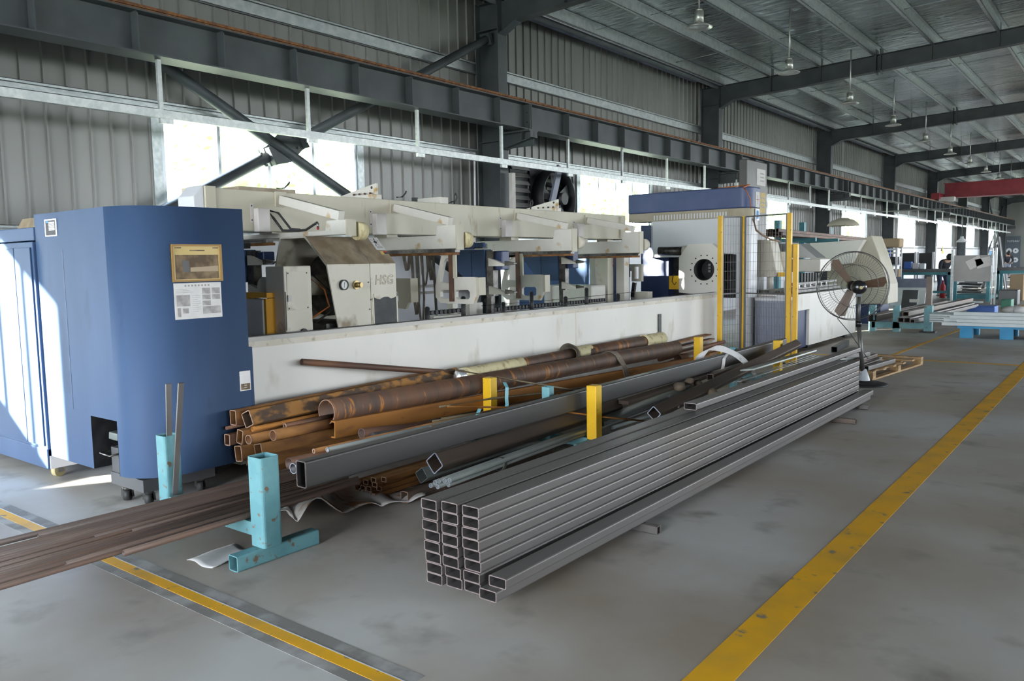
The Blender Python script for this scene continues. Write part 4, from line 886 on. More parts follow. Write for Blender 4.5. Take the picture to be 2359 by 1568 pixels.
for k in range(14):
    a = 2*PI*k/14; MB().tube((cc.x+.23*math.cos(a), YK-.006, cc.z+.23*math.sin(a)), (cc.x+.23*math.cos(a), YK+.01, cc.z+.23*math.sin(a)), .012, 8).build('bolt', 'oily_steel', ck)
m0, m1 = oy(1512, 578, YK), oy(1575, 578, YK); MB().tube((m0.x, YK+.1, m0.z), (m1.x-.05, YK+.12, m1.z), .07, 18).build('spindle_motor', 'oily_steel', t)
MB().tube((m1.x-.06, YK+.12, m1.z), (m1.x+.03, YK+.12, m1.z), .09, 18).build('motor_flange', 'cream_machine', t)
p0, p1 = oy(1541, 666, YK+.1), oy(1563, 635, YK+.1); MB().box((p0.x, YK+.1, p0.z), (p1.x, YK+.2, p1.z)).build('terminal_box', 'yellow_paint', t)
c_ = [oy(x, y, YK+.09) for x, y in ((1560, 620), (1551, 634), (1548, 648), (1554, 656), (1558, 650))]; MB().path(c_, .007, 6).build('cable', 'rubber', t)
b = MB(); c_ = [ox(x, y, xr+.02) for x, y in ((1712, 432), (1720, 440), (1728, 458), (1730, 480))]; b.path([V((pq(1640, 434).x, YP+.1, zt_+.012)), V((pq(1668, 430).x, YP+.08, zt_+.014)), V((xr-.06, YP+.12, zt_+.03))]+c_, .008, 6); b.build('hose', 'orange_cable', t)
# side notices on the portal
pp, qq = ox(1711, 470, xr+.002), ox(1729, 432, xr+.002)
o = MB().box((xr+.001, YP+.19, 2.28), (xr+.006, YP+.36, 2.52)).build('notice_sheet', 'paper'); tag(o, 'tan notice sheet with red figure on the blue portal top', 'notice')
for z0, z1, y0, y1 in ((2.33, 2.47, .27, .28), (2.395, 2.405, .22, .33)): MB().box((xr+.006, YP+y0, z0), (xr+.007, YP+y1, z1)).build('red_mark', 'red_label', o)
sg = thing('number_sign', (xr, YP+.3, 2.06), 'white sign with a blue disc and figure 5 on the portal edge', 'sign')
yv = YP+.19
MB().box((xr+.001, yv, 2.08), (xr+.006, yv+.17, 2.26)).build('plate', 'panel_white', sg)
MB().tube((xr+.006, yv+.085, 2.17), (xr+.0072, yv+.085, 2.17), .07, 28).build('disc', 'poster_blue', sg)
text_mesh(sg, '5', 'number', 'print_ink', .13, (xr+.0085, yv+.085, 2.168), (0, 1, 0), (0, 0, 1))
# ================================================================ TALL GREY BOX beside the portal
xg = -5.06; ga, gb = ox(1721, 420, xg).y, ox(1767, 420, xg).y; gz = ox(1745, 371, xg).z
t = thing('control_cabinet', (xg-.3, (ga+gb)/2, 0), 'tall dark grey steel control cabinet with safety notices right of the portal', 'cabinet')
b = MB(); b.box((xg-.14, ga, 1.6), (xg, gb, gz)); b.build('case', 'grey_box_paint', t, .015)
b = MB(); b.box((xg-.12, ga+.05, 0), (xg-.02, gb-.05, 1.6)); b.build('stand', 'grey_box_paint', t)
def gq(px, py): return ox(px, py, xg+.001)
for (x0, y0, x1, y1, m, lab) in ((1743, 426, 1763, 392, 'paper', 'white notice sheet high on the grey control cabinet'), (1735, 488, 1749, 441, 'paper', 'white notice with red ring on the grey control cabinet'), (1750, 490, 1763, 445, 'paper_tan', 'yellow notice on the grey control cabinet')):
    p, q = gq(x0, y0), gq(x1, y1); s = thing('notice', (xg, (p.y+q.y)/2, p.z), lab, 'notice', 'notices on the control cabinet')
    MB().box((xg+.001, p.y, p.z), (xg+.005, q.y, q.z)).build('sheet', m, s)
    hh = q.z-p.z; ww = q.y-p.y
    if 'ring' in lab:
        MB().pipe((xg+.005, (p.y+q.y)/2, p.z+hh*.62), (xg+.006, (p.y+q.y)/2, p.z+hh*.62), ww*.42, ww*.1, 24).build('red_ring', 'red_label', s); MB().box((xg+.005, p.y+ww*.15, p.z+hh*.08), (xg+.006, q.y-ww*.15, p.z+hh*.2)).build('red_text', 'red_label', s); MB().box((xg+.005, p.y+ww*.42, p.z+hh*.55), (xg+.0062, q.y-ww*.42, p.z+hh*.7)).build('pictogram', 'print_ink', s)
    else:
        for k in range(3): MB().box((xg+.005, p.y+ww*(.4 if 'high' in lab else .2), p.z+hh*(.25+.22*k)), (xg+.006, q.y-ww*.15, p.z+hh*(.33+.22*k))).build('printed_line', 'photo_grey', s)
# ================================================================ SAFETY FENCE
FH = 2.115
fp = [oz(1660, 497, FH), oz(1713, 498, FH), oz(1820, 490, FH)]
t = thing('safety_fence', (fp[1].x, fp[1].y, 0), 'safety fence of yellow posts with dark wire mesh in front of the cutting portal', 'fence')
for i, p in enumerate(fp):
    MB().box((p.x-.03, p.y-.03, 0), (p.x+.03, p.y+.03, FH)).build('post', 'yellow_paint', t, .004)
    MB().box((p.x-.07, p.y-.07, 0), (p.x+.035, p.y+.07, .012)).build('base_plate', 'black_steel', t)
def mesh_panel(p, q, z0, z1):
    d = (q-p).normalized(); L = (q-p).length; a, c = p+d*.045, q-d*.045; a.z = c.z = 0
    pan = thing('mesh_panel', a, None, None); del_keys = None; attach(pan, t)
    b = MB()
    for z in (z0, z1): b.bar(a+V((0, 0, z)), c+V((0, 0, z)), .02, .02)
    for e in (a, c): b.bar(e+V((0, 0, z0)), e+V((0, 0, z1)), .03, .03)
    zmid = .98; b.bar(a+V((0, 0, zmid)), c+V((0, 0, zmid)), .012, .02)
    b.build('panel_frame', 'guard_grey', pan)
    b = MB(); n = max(2, int((c-a).length/.05)); w = .0028
    for k in range(1, n): 
        e = a.lerp(c, k/n); b.bar(e+V((0, 0, z0)), e+V((0, 0, z1)), w, w)
    m = int((z1-z0)/.125)
    for k in range(1, m): zz = z0+(z1-z0)*k/m; b.bar(a+V((0, 0, zz)), c+V((0, 0, zz)), w, w)
    b.build('wire_mesh', 'guard_grey', pan)
mesh_panel(fp[0], fp[1], .12, FH-.01); mesh_panel(fp[1], fp[2], .12, FH-.01)
p = fp[2]+V((.075, .05, 0)); p.z = 0
t2 = thing('fence_post', p, 'shorter free yellow fence post close beside the tall right fence post', 'post'); MB().box((p.x-.032, p.y-.032, 0), (p.x+.032, p.y+.032, ox(1832, 562, p.x).z)).build('post', 'yellow_paint', t2, .004); MB().box((p.x-.034, p.y-.04, 0), (p.x+.09, p.y+.08, .012)).build('base_plate', 'black_steel', t2)
# ================================================================ BEHIND THE FENCE
Yh = 12.95; zd_ = ox(1900, 668, -4.22).z
def hq(px, py, Y=Yh): return oy(px, py, Y)
t = thing('cutting_unit', hq(1750, 690), 'white cutting head cover with nozzle behind the wire mesh', 'cutting head')
b = MB(); o = [hq(1718, 568), hq(1736, 568), hq(1738, 552), hq(1775, 552), hq(1790, 632), hq(1784, 638), hq(1726, 638), hq(1718, 625)]; b.prism(o, (0, .35, 0)); b.build('cover', 'cream_machine', t, .012)
p, q = hq(1758, 663), hq(1778, 640); MB().tube(((p.x+q.x)/2, Yh+.12, p.z-.02), ((p.x+q.x)/2, Yh+.12, q.z+.04), .05, 20).build('nozzle', 'arm_white', t)
p, q = hq(1792, 637), hq(1815, 627); MB().box((p.x, Yh, p.z), (q.x, Yh+.1, q.z)).build('yellow_stop', 'yellow_paint', t)
MB().box((hq(1720, 0).x, Yh+.351, zd_+.30), (hq(1800, 0).x, Yh+.6, hq(1750, 580).z)).build('carriage', 'cream_machine', t)
Yc = 12.3
t = thing('chiller_unit', (oy(1775, 700, Yc).x, Yc+.3, 0), 'slatted blue grey chiller unit with white lid behind the wire mesh', 'chiller')
p, q = oy(1739, 780, Yc), oy(1811, 693, Yc)
b = MB(); b.box((p.x, Yc, .08), (q.x, Yc+.5, q.z)); b.build('case', 'ac_grey', t)
for k in range(18): x = p.x+.02+(q.x-p.x-.04)*k/17; MB().box((x-.006, Yc-.01, .14), (x+.006, Yc-.0005, q.z-.03)).build('slat', 'ac_grey', t)
MB().box((p.x-.005, Yc-.012, q.z), (q.x+.005, Yc+.5, q.z+.05)).build('lid', 'panel_white', t)
for x in (p.x+.06, q.x-.06): MB().box((x-.04, Yc+.05, 0), (x+.04, Yc+.45, .08)).build('foot', 'black_steel', t)
m0 = oy(1795, 686, Yc+.1); MB().box((m0.x-.03, Yc+.05, q.z+.05), (q.x-.005, Yc+.25, q.z+.10)).build('top_block', 'panel_white', t); MB().tube((q.x-.06, Yc+.15, q.z+.10), (q.x-.06, Yc+.15, q.z+.30), .025, 14).build('pipe_stub', 'cream_machine', t)
c_ = [oy(1735, 503, 12.3), oy(1742, 530, 12.35), oy(1756, 541, 12.4), oy(1775, 551, 12.5), oy(1797, 556, 12.6)]
o = MB().path(c_, .016, 10).build('ducted_hose', 'duct_rubber'); tag(o, 'brown flexible hose drooping behind the wire mesh', 'hose')
# discharge unit
XD = -4.22
ya, yb_ = ox(1864, 760, XD).y, ox(1971, 740, XD).y; zd = ox(1900, 668, XD).z
t = thing('discharge_unit', (XD-.6, (ya+yb_)/2, 0), 'grey white discharge unit of the tube cutter right of the yellow posts', 'discharge unit')
b = MB(); b.box((XD-.70, ya, .07), (XD, yb_, zd-.02)); b.build('body', 'white_panel', t, .008)
b = MB(); b.box((XD-.5, ya-.55, .05), (XD-.05, ya-.001, .66)); b.build('dark_recess', 'navy_paint', t); b = MB(); b.box((XD-.70, ya-.56, .661), (XD-.0, ya-.0015, zd-.02)); b.build('front_apron', 'white_panel', t)
for y in (ya+.3, yb_-.3): MB().cbox((XD-.15, y, .035), .12, .16, .07).build('foot', 'black_steel', t)
b = MB(); b.box((XD-.65, ya-.5, zd), (XD-.06, yb_-.8, zd+.04)); b.build('slide_bed', 'oily_steel', t)
zr = ox(1900, 650, XD-.1).z
for dz in (0, .07): MB().box((XD-.16, ya-.45, zd+.045+dz), (XD-.10, yb_-.9, zd+.085+dz)).build('guide_rail', 'oily_steel', t)
for k in range(6): MB().cbox((XD-.09, ya-.3+.28*k, zd+.10), .04, .05, .05).build('rail_clip', 'chrome', t)
YD = 14.1
p, q = oy(1784, 626, YD), oy(1890, 596, YD)
b = MB(); b.box((p.x, YD, p.z), (q.x, YD+.6, q.z)); b.build('upper_cover', 'arm_white', t, .01)
b = MB(); o = [oy(1776, 594, YD), oy(1882, 594, YD), oy(1842, 561, YD), oy(1776, 560, YD)]; b.prism(o, (0, .5, 0)); b.build('sloping_hood', 'grey_sheet', t)
for k in range(7): 
    p = oy(1845+6.5*k, 656, YD+.05); q = oy(1845+6.5*k, 628, YD+.05); MB().box((p.x-.012, YD+.03, p.z), (p.x+.012, YD+.09, q.z-.002)).build('brush_strip', 'black_steel', t)
# ================================================================ CANTILEVER RACK behind
YR0, YR1 = 17.3, 21.6; XRk = -6.1
t = thing('cantilever_rack', (XRk, 19, 0), 'teal cantilever rack loaded with dark bars behind the cutting portal', 'rack')
za = ox(1950, 552, -5.6).z
for i, (px, py) in enumerate(((1880, 548), (1932, 550), (1982, 556))):
    p = oz(px, py, 2.02); 
    MB().box((p.x-1.0, p.y-.06, 1.93), (p.x, p.y+.06, 2.03)).build('arm', 'teal_far', t)
    MB().box((p.x-1.15, p.y-.09, 0), (p.x-1.0, p.y+.09, 2.55)).build('column', 'teal_far', t)
    MB().box((p.x-1.15, p.y-.09, 0), (p.x-.3, p.y+.09, .1)).build('foot_beam', 'teal_far', t)
pa, pb = oz(1880, 548, 2.02), oz(1982, 556, 2.02); d = (pb-pa)
for k in range(8):
    off = V((-.84+.092*k, 0, 0)); hgt = .065
    a = pa-d*.42+off; c = pb+d*.38+off; a.z = c.z = 2.078+(.09 if k % 2 == 0 else 0)
    o = MB().rhs(a, c, .085, .085, .006).build('steel_bar', 'rust_dark'); tag(o, 'dark steel bar on the teal cantilever rack, '+ORD[k]+' from the wall side', 'steel bar', 'bars on the cantilever rack')
# big cone shaped cover
Yn = 18.9
t = thing('hopper_cover', oy(2010, 700, Yn), 'large beige tapered sheet metal cover behind the pedestal fan', 'cover')
o = [oy(1905, 700, Yn), oy(2046, 700, Yn), oy(2046, 655, Yn), oy(2026, 590, Yn), oy(2008, 542, Yn), oy(1990, 548, Yn), oy(1905, 600, Yn)]
b = MB(); b.prism(o, (0, .9, 0)); b.build('tapered_panel', 'beam_cream', t, .02)
b = MB(); o2 = [oy(1866, 560, Yn-.3), oy(1990, 552, Yn-.3), oy(1960, 605, Yn-.3), oy(1866, 620, Yn-.3)]; b.prism(o2, (0, .25, 0)); b.build('upper_panel', 'white_panel', t)
b = MB(); b.box((oy(1905, 0, Yn).x, Yn+.05, 0), (oy(2046, 0, Yn).x, Yn+.8, oy(2000, 700, Yn).z)); b.build('base', 'navy_paint', t)
p = oy(1925, 540, 19.6)
o = MB().lathe(V((oy(1942, 531, 20.0).x, 20.0, 2.213)), [(.36, 0), (.35, .03), (.26, .12), (.1, .18), (.0, .19)], 24).build('dome_cover', 'beam_cream'); tag(o, 'beige domed cover lying on the bars of the cantilever rack', 'cover')
# ================================================================ PEDESTAL FAN
fx, fy = -2.52, 9.94
fc = oy(1963, 660, fy); R_ = .405
hub = oy(1977, 661, fy-.10)
ax = V((-.50, .86, .03)).normalized()
t = thing('pedestal_fan', (fx, fy, 0), 'large black pedestal fan with wire cage behind the stacked tubes', 'fan')
ptop = V((hub.x+.005, hub.y+.03, hub.z-.10))
b = MB(); b.lathe((fx, fy, 0), [(.0, .0), (.27, .0), (.27, .012), (.2, .03), (.06, .045), (.055, .06), (.0, .06)], 32); b.build('round_base', 'black_steel', t)
b = MB(); b.lathe((fx, fy, .05), [(.07, 0), (.06, .04), (.028, .13), (.0, .13)], 24); b.build('base_cap', 'panel_white', t)
b = MB(); b.tube((fx, fy, .06), (ptop.x, ptop.y, .72), .024, 16); b.tube((ptop.x, ptop.y, .70), ptop, .018, 16); b.build('pole', 'fan_cage', t)
b = MB(); b.tube((ptop.x, ptop.y, .68), (ptop.x, ptop.y, .75), .032, 16); b.build('pole_clamp', 'fan_black', t)
b = MB(); hc = V(hub); b.lathe(hc-ax*.11, [(.0, 0), (.05, .005), (.075, .03), (.08, .10), (.07, .17), (.05, .20), (.0, .20)], 28, ax); b.build('motor', 'fan_black', t)
MB().tube(hc-ax*.125, hc-ax*.105, .018, 16).build('knob', 'caster_wheel', t)
MB().box((ptop.x-.03, ptop.y-.03, ptop.z-.01), (ptop.x+.03, ptop.y+.03, hub.z-.05)).build('yoke', 'fan_black', t)
cc_ = hc+ax*.16; A_, B_ = basis(ax)
cage = thing('cage', cc_, None, None); attach(cage, t)
def ringm(rad, off, w, name='cage_ring'):
    MB().path([cc_+ax*off+A_*rad*math.cos(2*PI*i/48)+B_*rad*math.sin(2*PI*i/48) for i in range(48)], w, 6, closed=True).build(name, 'fan_cage', cage)
ringm(R_, .06, .006); ringm(R_*.98, -.0, .003); ringm(R_*.98, .12, .003); ringm(R_*.62, -.06, .003); ringm(R_*.62, .17, .003); ringm(R_*.25, .19, .003)
b = MB()
for s_, z_in, z_mid, z_out in ((-1, -.085, -.06, .06), (1, .19, .17, .06)):
    for k in range(72):
        a = 2*PI*k/72; d = A_*math.cos(a)+B_*math.sin(a)
        b.path([cc_+ax*z_in+d*R_*.2, cc_+ax*z_mid+d*R_*.62, cc_+ax*(z_mid+(z_out-z_mid)*.55)+d*R_*.96, cc_+ax*z_out+d*R_], .0013, 3)
b.build('cage_wires', 'fan_cage', cage)
for k in range(3):
    a = .12+2*PI*k/3; d = A_*math.cos(a)+B_*math.sin(a); e = d.cross(ax)
    b = MB(); c0 = cc_+ax*.06
    pts = [(.06, -.035, .02), (.06, .035, -.02), (.36, .06, -.03), (.385, .0, .0), (.35, -.06, .03)]
    b.prism([c0+d*r_+e*s_+ax*z_ for r_, s_, z_ in pts], ax*.006); b.build('blade', 'fan_blade', t)
MB().tube(cc_+ax*.02, cc_+ax*.11, .06, 20).build('blade_hub', 'fan_black', t)
c_ = [oy(x, y, fy) for x, y in ((1972, 672), (1950, 720), (1920, 738), (1890, 716), (1868, 690), (1850, 668))]; 
MB().path([hc-V((0, 0, .06)), hc+V((-.12, .02, -.25)), hc+V((-.25, .1, -.38)), hc+V((-.12, .15, -.55)), V((fx+.03, fy+.05, .3))], .005, 6).build('power_cord', 'rubber', t)
# ================================================================ WALL FAN and louvre between the windows
yv0, yv1 = ox(1218, 440, -9.44).y, ox(1298, 440, -9.44).y; ym_ = (yv0+yv1)/2; rv = (yv1-yv0)/2-.03
t = thing('wall_fan', (-9.3, ym_, 2.0), 'large black wall exhaust fan behind the gantry, right of the first column', 'wall fan')
zc = 2.72; MB().plate([V((-9.44, yv0, 1.95)), V((-9.44, yv1, 1.95)), V((-9.44, yv1, 3.38)), V((-9.44, yv0, 3.38))], [[V((-9.44, ym_+rv*.9*math.cos(2*PI*i/32), zc+rv*.9*math.sin(2*PI*i/32))) for i in range(32)]], (1, 0, 0), .03).build('square_frame', 'fan_housing', t)
MB().pipe((-9.41, ym_, zc), (-9.12, ym_, zc), rv, .02, 40).build('shroud', 'fan_housing', t)
for k in range(7):
    z = zc-rv*.8+rv*1.6*k/6; hw = math.sqrt(max((rv*.95)**2-(z-zc)**2, .02)); MB().bar((-9.40, ym_-hw, z), (-9.40, ym_+hw, z), .015, .09, .5).build('shutter_slat', 'fan_housing', t)
MB().bar((-9.06, ym_-.62, zc-.75), (-9.06, ym_-.08, zc+.62), .05, .15).build('motor_bracket', 'ac_grey', t)
MB().tube((-9.2, ym_, zc), (-9.0, ym_, zc), .12, 20).build('motor', 'fan_housing', t)
for k in range(5):
    a = .4+2*PI*k/5; d = V((0, math.cos(a), math.sin(a))); e = V((0, -math.sin(a), math.cos(a))); c0 = V((-9.25, ym_, zc)); MB().prism([c0+d*.1-e*.04, c0+d*rv*.9-e*.16, c0+d*rv*.9+e*.12, c0+d*.1+e*.04], (.01, 0, 0)).build('blade', 'fan_housing', t)
yl_0, yl_1 = ox(1178, 440, -9.42).y, yv0-.02
t = thing('wall_louvre', (-9.4, (yl_0+yl_1)/2, 1.95), 'grey louvre slats in the wall left of the exhaust fan', 'louvre')
MB().box((-9.46, yl_0, 1.95), (-9.45, yl_1, 3.38)).build('back_sheet', 'fan_housing', t)
for k in range(10): MB().bar((-9.41, yl_0, 2.02+.14*k), (-9.41, yl_1, 2.02+.14*k), .012, .09, .6).build('slat', 'lamp_shell', t)
# ---- white painted lower wall and service pipes along it
segs = []; y = Y0
b = MB(); b.box((-9.468, DOOR[1]+.06, 0), (-9.44, Y1-.05, 1.84)); struct(b.build('baseboard_left', 'panel_white'), 'plain white lower wall lining under the window sills')
for z in (1.02, 1.13):
    o = MB().tube((-9.38, 2.6, z), (-9.38, 10.9, z), .022, 10).build('wall_mounted_pipe', 'box_grey'); tag(o, ('lower' if z < 1.1 else 'upper')+' grey service pipe along the white lower wall', 'pipe', 'service pipes on the wall')
# slings hung on the wall brace
def brz(y): return 5.30+(y-2.35)*(.88-5.30)/(11.17-2.35)
for i, (px, w, L, loop) in enumerate(((925, .07, .75, 1), (945, .06, 1.35, 1), (956, .045, 1.50, 1), (966, .04, .8, 1), (985, .09, .62, 0), (996, .06, 1.4, 0))):
    p = ox(px, 600, -9.06); z = min(brz(p.y)+.07, 2.4); y = p.y
    ys_ = [0, .02, .03, .05, .04] if loop else [0, .0, .01, .02, .06]
    b = MB(); X = -9.06; w_ = V((0, w, .0))
    z = z+.05; X = -9.05
    pts = [(X-.12, y, z+.0), (X-.08, y, z+.005), (X-.03, y, z-.03), (X+.01, y, z-.12), (X+.012, y+.01, z-.3*L), (X+.02, y+.03, z-.75*L), (X+.015, y+.06+.02*loop, z-L)]
    if loop: pts += [(X+.02, y+.11, z-L+.03), (X+.03, y+.14, z-.7*L), (X+.02, y+.13, z-.2*L), (X+.012, y+.12, z-.10)]
    b.ribbon(pts, w_, .006); tag(b.build('hanging_sling', 'sling_dark'), 'dirty webbing sling hung on the wall brace behind the carriage, '+ORD[i]+' from the left', 'sling', 'slings on the wall brace')
SETTLED = {0: (0.0193, 0.0054), 1: (0.0442, 0.0097), 2: (0.015, -0.0042), 3: (0.0008, 0.0), 4: (0.0268, -0.0387), 5: (0.0057, -0.0054), 6: (-0.0107, -0.0138), 7: (-0.0059, -0.004), 8: (0.013, -0.0002), 9: (-0.006, -0.0486), 10: (-0.0143, -0.0044), 11: (0.0228, -0.0056), 12: (0.0701, -0.0221), 13: (0.03, 0.03), 14: (0.0004, 0.0007), 15: (-0.0027, 0.0002), 16: (0.0073, 0.0025), 17: (0.0, 0.0124), 18: (0.0, 0.021), 19: (0.0034, -0.0), 20: (-0.0034, 0.0), 22: (-0.005, 0.0132), 23: (0.0924, 0.0247), 27: (-0.0015, 0.0015), 28: (0.0006, 0.0019), 29: (0.0009, -0.0034), 31: (0.0, 0.0258), 32: (-0.0223, 0.0344), 33: (-0.019, 0.0148), 34: (-0.0011, -0.0467), 35: (-0.0474, 0.0), 36: (0.014, -0.0235), 37: (0.003, -0.015), 38: (0.0129, 0.0119), 39: (0.0007, 0.0236), 40: (-0.0142, 0.0276), 41: (-0.0222, 0.0267), 42: (-0.0032, 0.0252), 43: (0.0284, 0.0006), 46: (0.0271, 0.0336), 47: (0.0145, 0.0), 48: (0.0177, 0.0)}
# ================================================================ PIPE RACK FRAMES
def sq_post(parent, x, y, z0, z1, m, w=.10, name='post'):
    b = MB(); b.rhs((x, y, z0), (x, y, z1), w, w, .006); return b.build(name, m, parent)
T1X, T0X = -3.485, -4.40; TY = 2.40
t = thing('pipe_rack', (-3.9, TY, 0), 'teal pipe rack frame with two hollow posts at the near end of the stock', 'pipe rack')
sq_post(t, T1X, TY, .082, .545, 'teal_paint', .115); sq_post(t, T0X, TY, .082, .545, 'teal_paint')
b = MB(); b.rhs((T1X, 2.20, .04), (T1X, 2.70, .04), .075, .08, .005); b.build('foot_bar', 'teal_paint', t)
b = MB(); b.rhs((T0X, 2.1, .04), (T0X, 2.70, .04), .08, .08, .005); b.build('foot_bar', 'teal_paint', t)
b = MB(); b.box((T0X+.05, TY-.04, .125), (T1X-.06, TY+.04, .195)); b.build('cross_beam', 'teal_paint', t)
for x0, px, py in ((0, 388, 884), (1, 417, 882)):
    p = oy(px, py, TY-.02); q = V((T0X+(-.018 if x0 == 0 else .022), TY, .1))
    o = MB().bar(q, p, .03, .012).build('upright_bar', 'mill_steel'); tag(o, ('left' if x0 == 0 else 'right')+' dark flat bar standing upright in the left teal rack post', 'flat bar', 'flat bars standing in the rack post')
def yellow_rack(yR, yL, idx, mids, label):
    t = thing('pipe_rack', (-3.9, yR, 0), label, 'pipe rack')
    for x, y, pxy in ((-3.40, yR, 0), (-4.40, yL, 1)):
        b = MB(); b.box((x-.045, y-.045, .08), (x+.045, y+.045, .515)); b.build('yellow_post', 'yellow_paint', t, .006)
        b = MB(); b.rhs((x, y-.25, .04), (x, y+.25, .04), .075, .08, .005); b.build('foot_bar', 'teal_paint', t)
    MB().bar((-4.35, yL, .055), (-3.45, yR, .055), .07, .07).build('cross_beam', 'teal_paint', t)
    for x, y, z in mids:
        sq_post(t, x, y, 0.0, z, 'teal_paint', .075, 'divider_post')
    return t
pm, pn_ = ox(1262, 890, -3.70), ox(1690, 800, -3.70)
yellow_rack(5.42, 5.33, 2, [(-3.70, pm.y, pm.z)], 'middle pipe rack frame with yellow posts and a teal divider')
yellow_rack(9.55, 9.50, 3, [(-3.70, pn_.y, pn_.z)], 'far pipe rack frame with yellow posts near the wire fence')
# ================================================================ STOCK
REG = []
def settle(p, q, w, h, roll=0.0, rnd=False):
    """long pieces keep clear of one another: each takes its settled offset in the heap"""
    i = len(REG); REG.append((tuple(p), tuple(q), w, h, roll, rnd)); a = SETTLED.get(i)
    return (p, q) if a is None else (p+V((a[0], 0, a[1])), q+V((a[0], 0, a[1])))
def settle_off(i): a = SETTLED.get(i, (0, 0)); return V((a[0], 0, a[1]))
def stock(name, cat, label, near, X, far=None, L=None, X2=None, kind='rhs', dims=(.06, .06, .004), roll=0.0, m='rust', group=None, dz=0.0, cut=None, ext=0.0):
    p = ox(near[0], near[1], X)
    if far is not None: q = ox(far[0], far[1], X if X2 is None else X2)
    else: q = p+V(((X2-X) if X2 is not None else 0, L, dz))
    d = (q-p).normalized(); p = p-d*ext
    sw, sh = {'rhs': dims[:2], 'pipe': (2*dims[0],)*2, 'rod': (2*dims[0],)*2, 'bar': dims[:2], 'chan': (dims[1] if len(dims) > 1 else 0, dims[0]), 'angle': dims[:2]}[kind]
    sf = V((-dims[1]/2, 0, 0)) if kind == 'chan' and not roll else V((0, 0, 0))
    p, q = settle(p+sf, q+sf, sw, sh, roll, kind in ('pipe', 'rod')); p, q = p-sf, q-sf
    b = MB()
    if kind == 'rhs': b.rhs(p, q, dims[0], dims[1], dims[2], roll)
    elif kind == 'pipe': b.pipe(p, q, dims[0], dims[1], 28 if dims[0] > .04 else 16)
    elif kind == 'rod': b.tube(p, q, dims[0], 10)
    elif kind == 'bar': b.bar(p, q, dims[0], dims[1], roll)
    elif kind == 'chan':
        h, w, tt = dims; a, u = basis(q-p, roll)
        o = [(0, -h/2), (0, h/2), (-w, h/2), (-w, h/2-tt), (-tt, h/2-tt*1.3), (-tt, -h/2+tt*1.3), (-w, -h/2+tt), (-w, -h/2)]
        b.prism([p+a*x+u*z for x, z in o], q-p)
    elif kind == 'angle':
        h, w, tt = dims; a, u = basis(q-p, roll); o = [(0, 0), (w, 0), (w, tt), (tt, tt), (tt, h), (0, h)]; b.prism([p+a*x+u*z for x, z in o], q-p)
    if cut and kind in ('rhs', 'pipe'):
        # the cut end shows its own colour: a thin end ring as a part
        o = b.build(name, m); e = MB(); s = p-d*.0006
        if kind == 'rhs': e.rhs(s, s+d*.004, dims[0]+.0006, dims[1]+.0006, dims[2]+.0006, roll)
        else: e.pipe(s, s+d*.004, dims[0]+.0004, dims[1]+.0008, 28 if dims[0] > .04 else 16)
        eo = e.build('cut_end', cut, o)
    else: o = b.build(name, m)
    return tag(o, label, cat, group)
RG = 'rusty stock piled at the left of the rack'
D = math.radians
# --- rusty heap on the left, near ends fanning out
stock('square_tube', 'tube', 'rusty square tube lying at the far left top of the heap, against the machine bed', (533, 963), -4.765, L=2.2, X2=-4.965, dims=(.06, .10, .004), m='rust', group=RG, cut='rust_end')
stock('square_tube', 'tube', 'thick mottled rusty square tube turned on edge on top of the heap by the bed', (561, 967), -4.70, far=(1040, 863), X2=-4.88, dims=(.088, .105, .005), roll=D(24), m='rust_mottled', group=RG, cut='rust_end')
stock('square_tube', 'tube', 'rusty square tube second row down, right of the small leftmost tube', (549, 1004), -4.70, L=1.5, X2=-4.80, dims=(.06, .095, .004), roll=D(-10), m='rust', group=RG, cut='rust_end')
stock('square_tube', 'tube', 'small rusty square tube lowest at the extreme left of the heap', (523, 1013), -4.75, L=1.6, X2=-4.86, dims=(.055, .075, .004), m='rust_dark', group=RG, cut='rust_end')
stock('round_pipe', 'pipe', 'rusty round pipe just under the mottled square tube', (566, 998), -4.65, L=.95, X2=-4.70, kind='pipe', dims=(.032, .004), m='rust', group=RG, cut='rust_end')
stock('round_rod', 'rod', 'thin rusty rod at the extreme left of the heap', (520, 984), -4.765, L=1.5, X2=-4.90, kind='rod', dims=(.012,), m='rust_dark', group=RG)
stock('round_rod', 'rod', 'thin rusty rod running just below the mottled square tube', (583, 984), -4.62, L=.85, X2=-4.66, kind='pipe', dims=(.017, .004), m='rust_orange', group=RG)
stock('round_pipe', 'pipe', 'small rusty pipe with thick wall near the big pipe mouth', (657, 980), -4.60, L=.55, kind='pipe', dims=(.020, .007), m='rust_dark', group=RG, cut='rust_end')
stock('round_pipe', 'pipe', 'rusty round pipe resting on the turned square tube left of the big pipe', (626, 1002), -4.57, L=.62, kind='pipe', dims=(.037, .003), m='rust', group=RG, cut='rust_end')
stock('square_tube', 'tube', 'rusty square tube turned on edge below the round pipe, nearest the teal post', (596, 1024), -4.59, L=.85, dims=(.082, .105, .004), roll=D(14), m='rust', group=RG, cut='rust_end')
stock('square_tube', 'tube', 'rusty square tube low on the left, in front of the housing corner', (552, 1044), -4.665, L=1.1, X2=-4.70, dims=(.072, .105, .004), roll=D(6), m='rust', group=RG, cut='rust_end')
stock('steel_channel', 'channel', 'rusty steel channel lying flat behind the near teal post', (578, 1066), -4.50, L=1.1, kind='chan', dims=(.12, .05, .007), roll=D(62), m='rust', group=RG)
stock('round_pipe', 'pipe', 'long rusty pipe low in the heap behind the grey rectangular tube', (650, 1057), -4.32, L=1.9, dz=-.04, kind='pipe', dims=(.04, .004), m='rust_dark', group=RG)
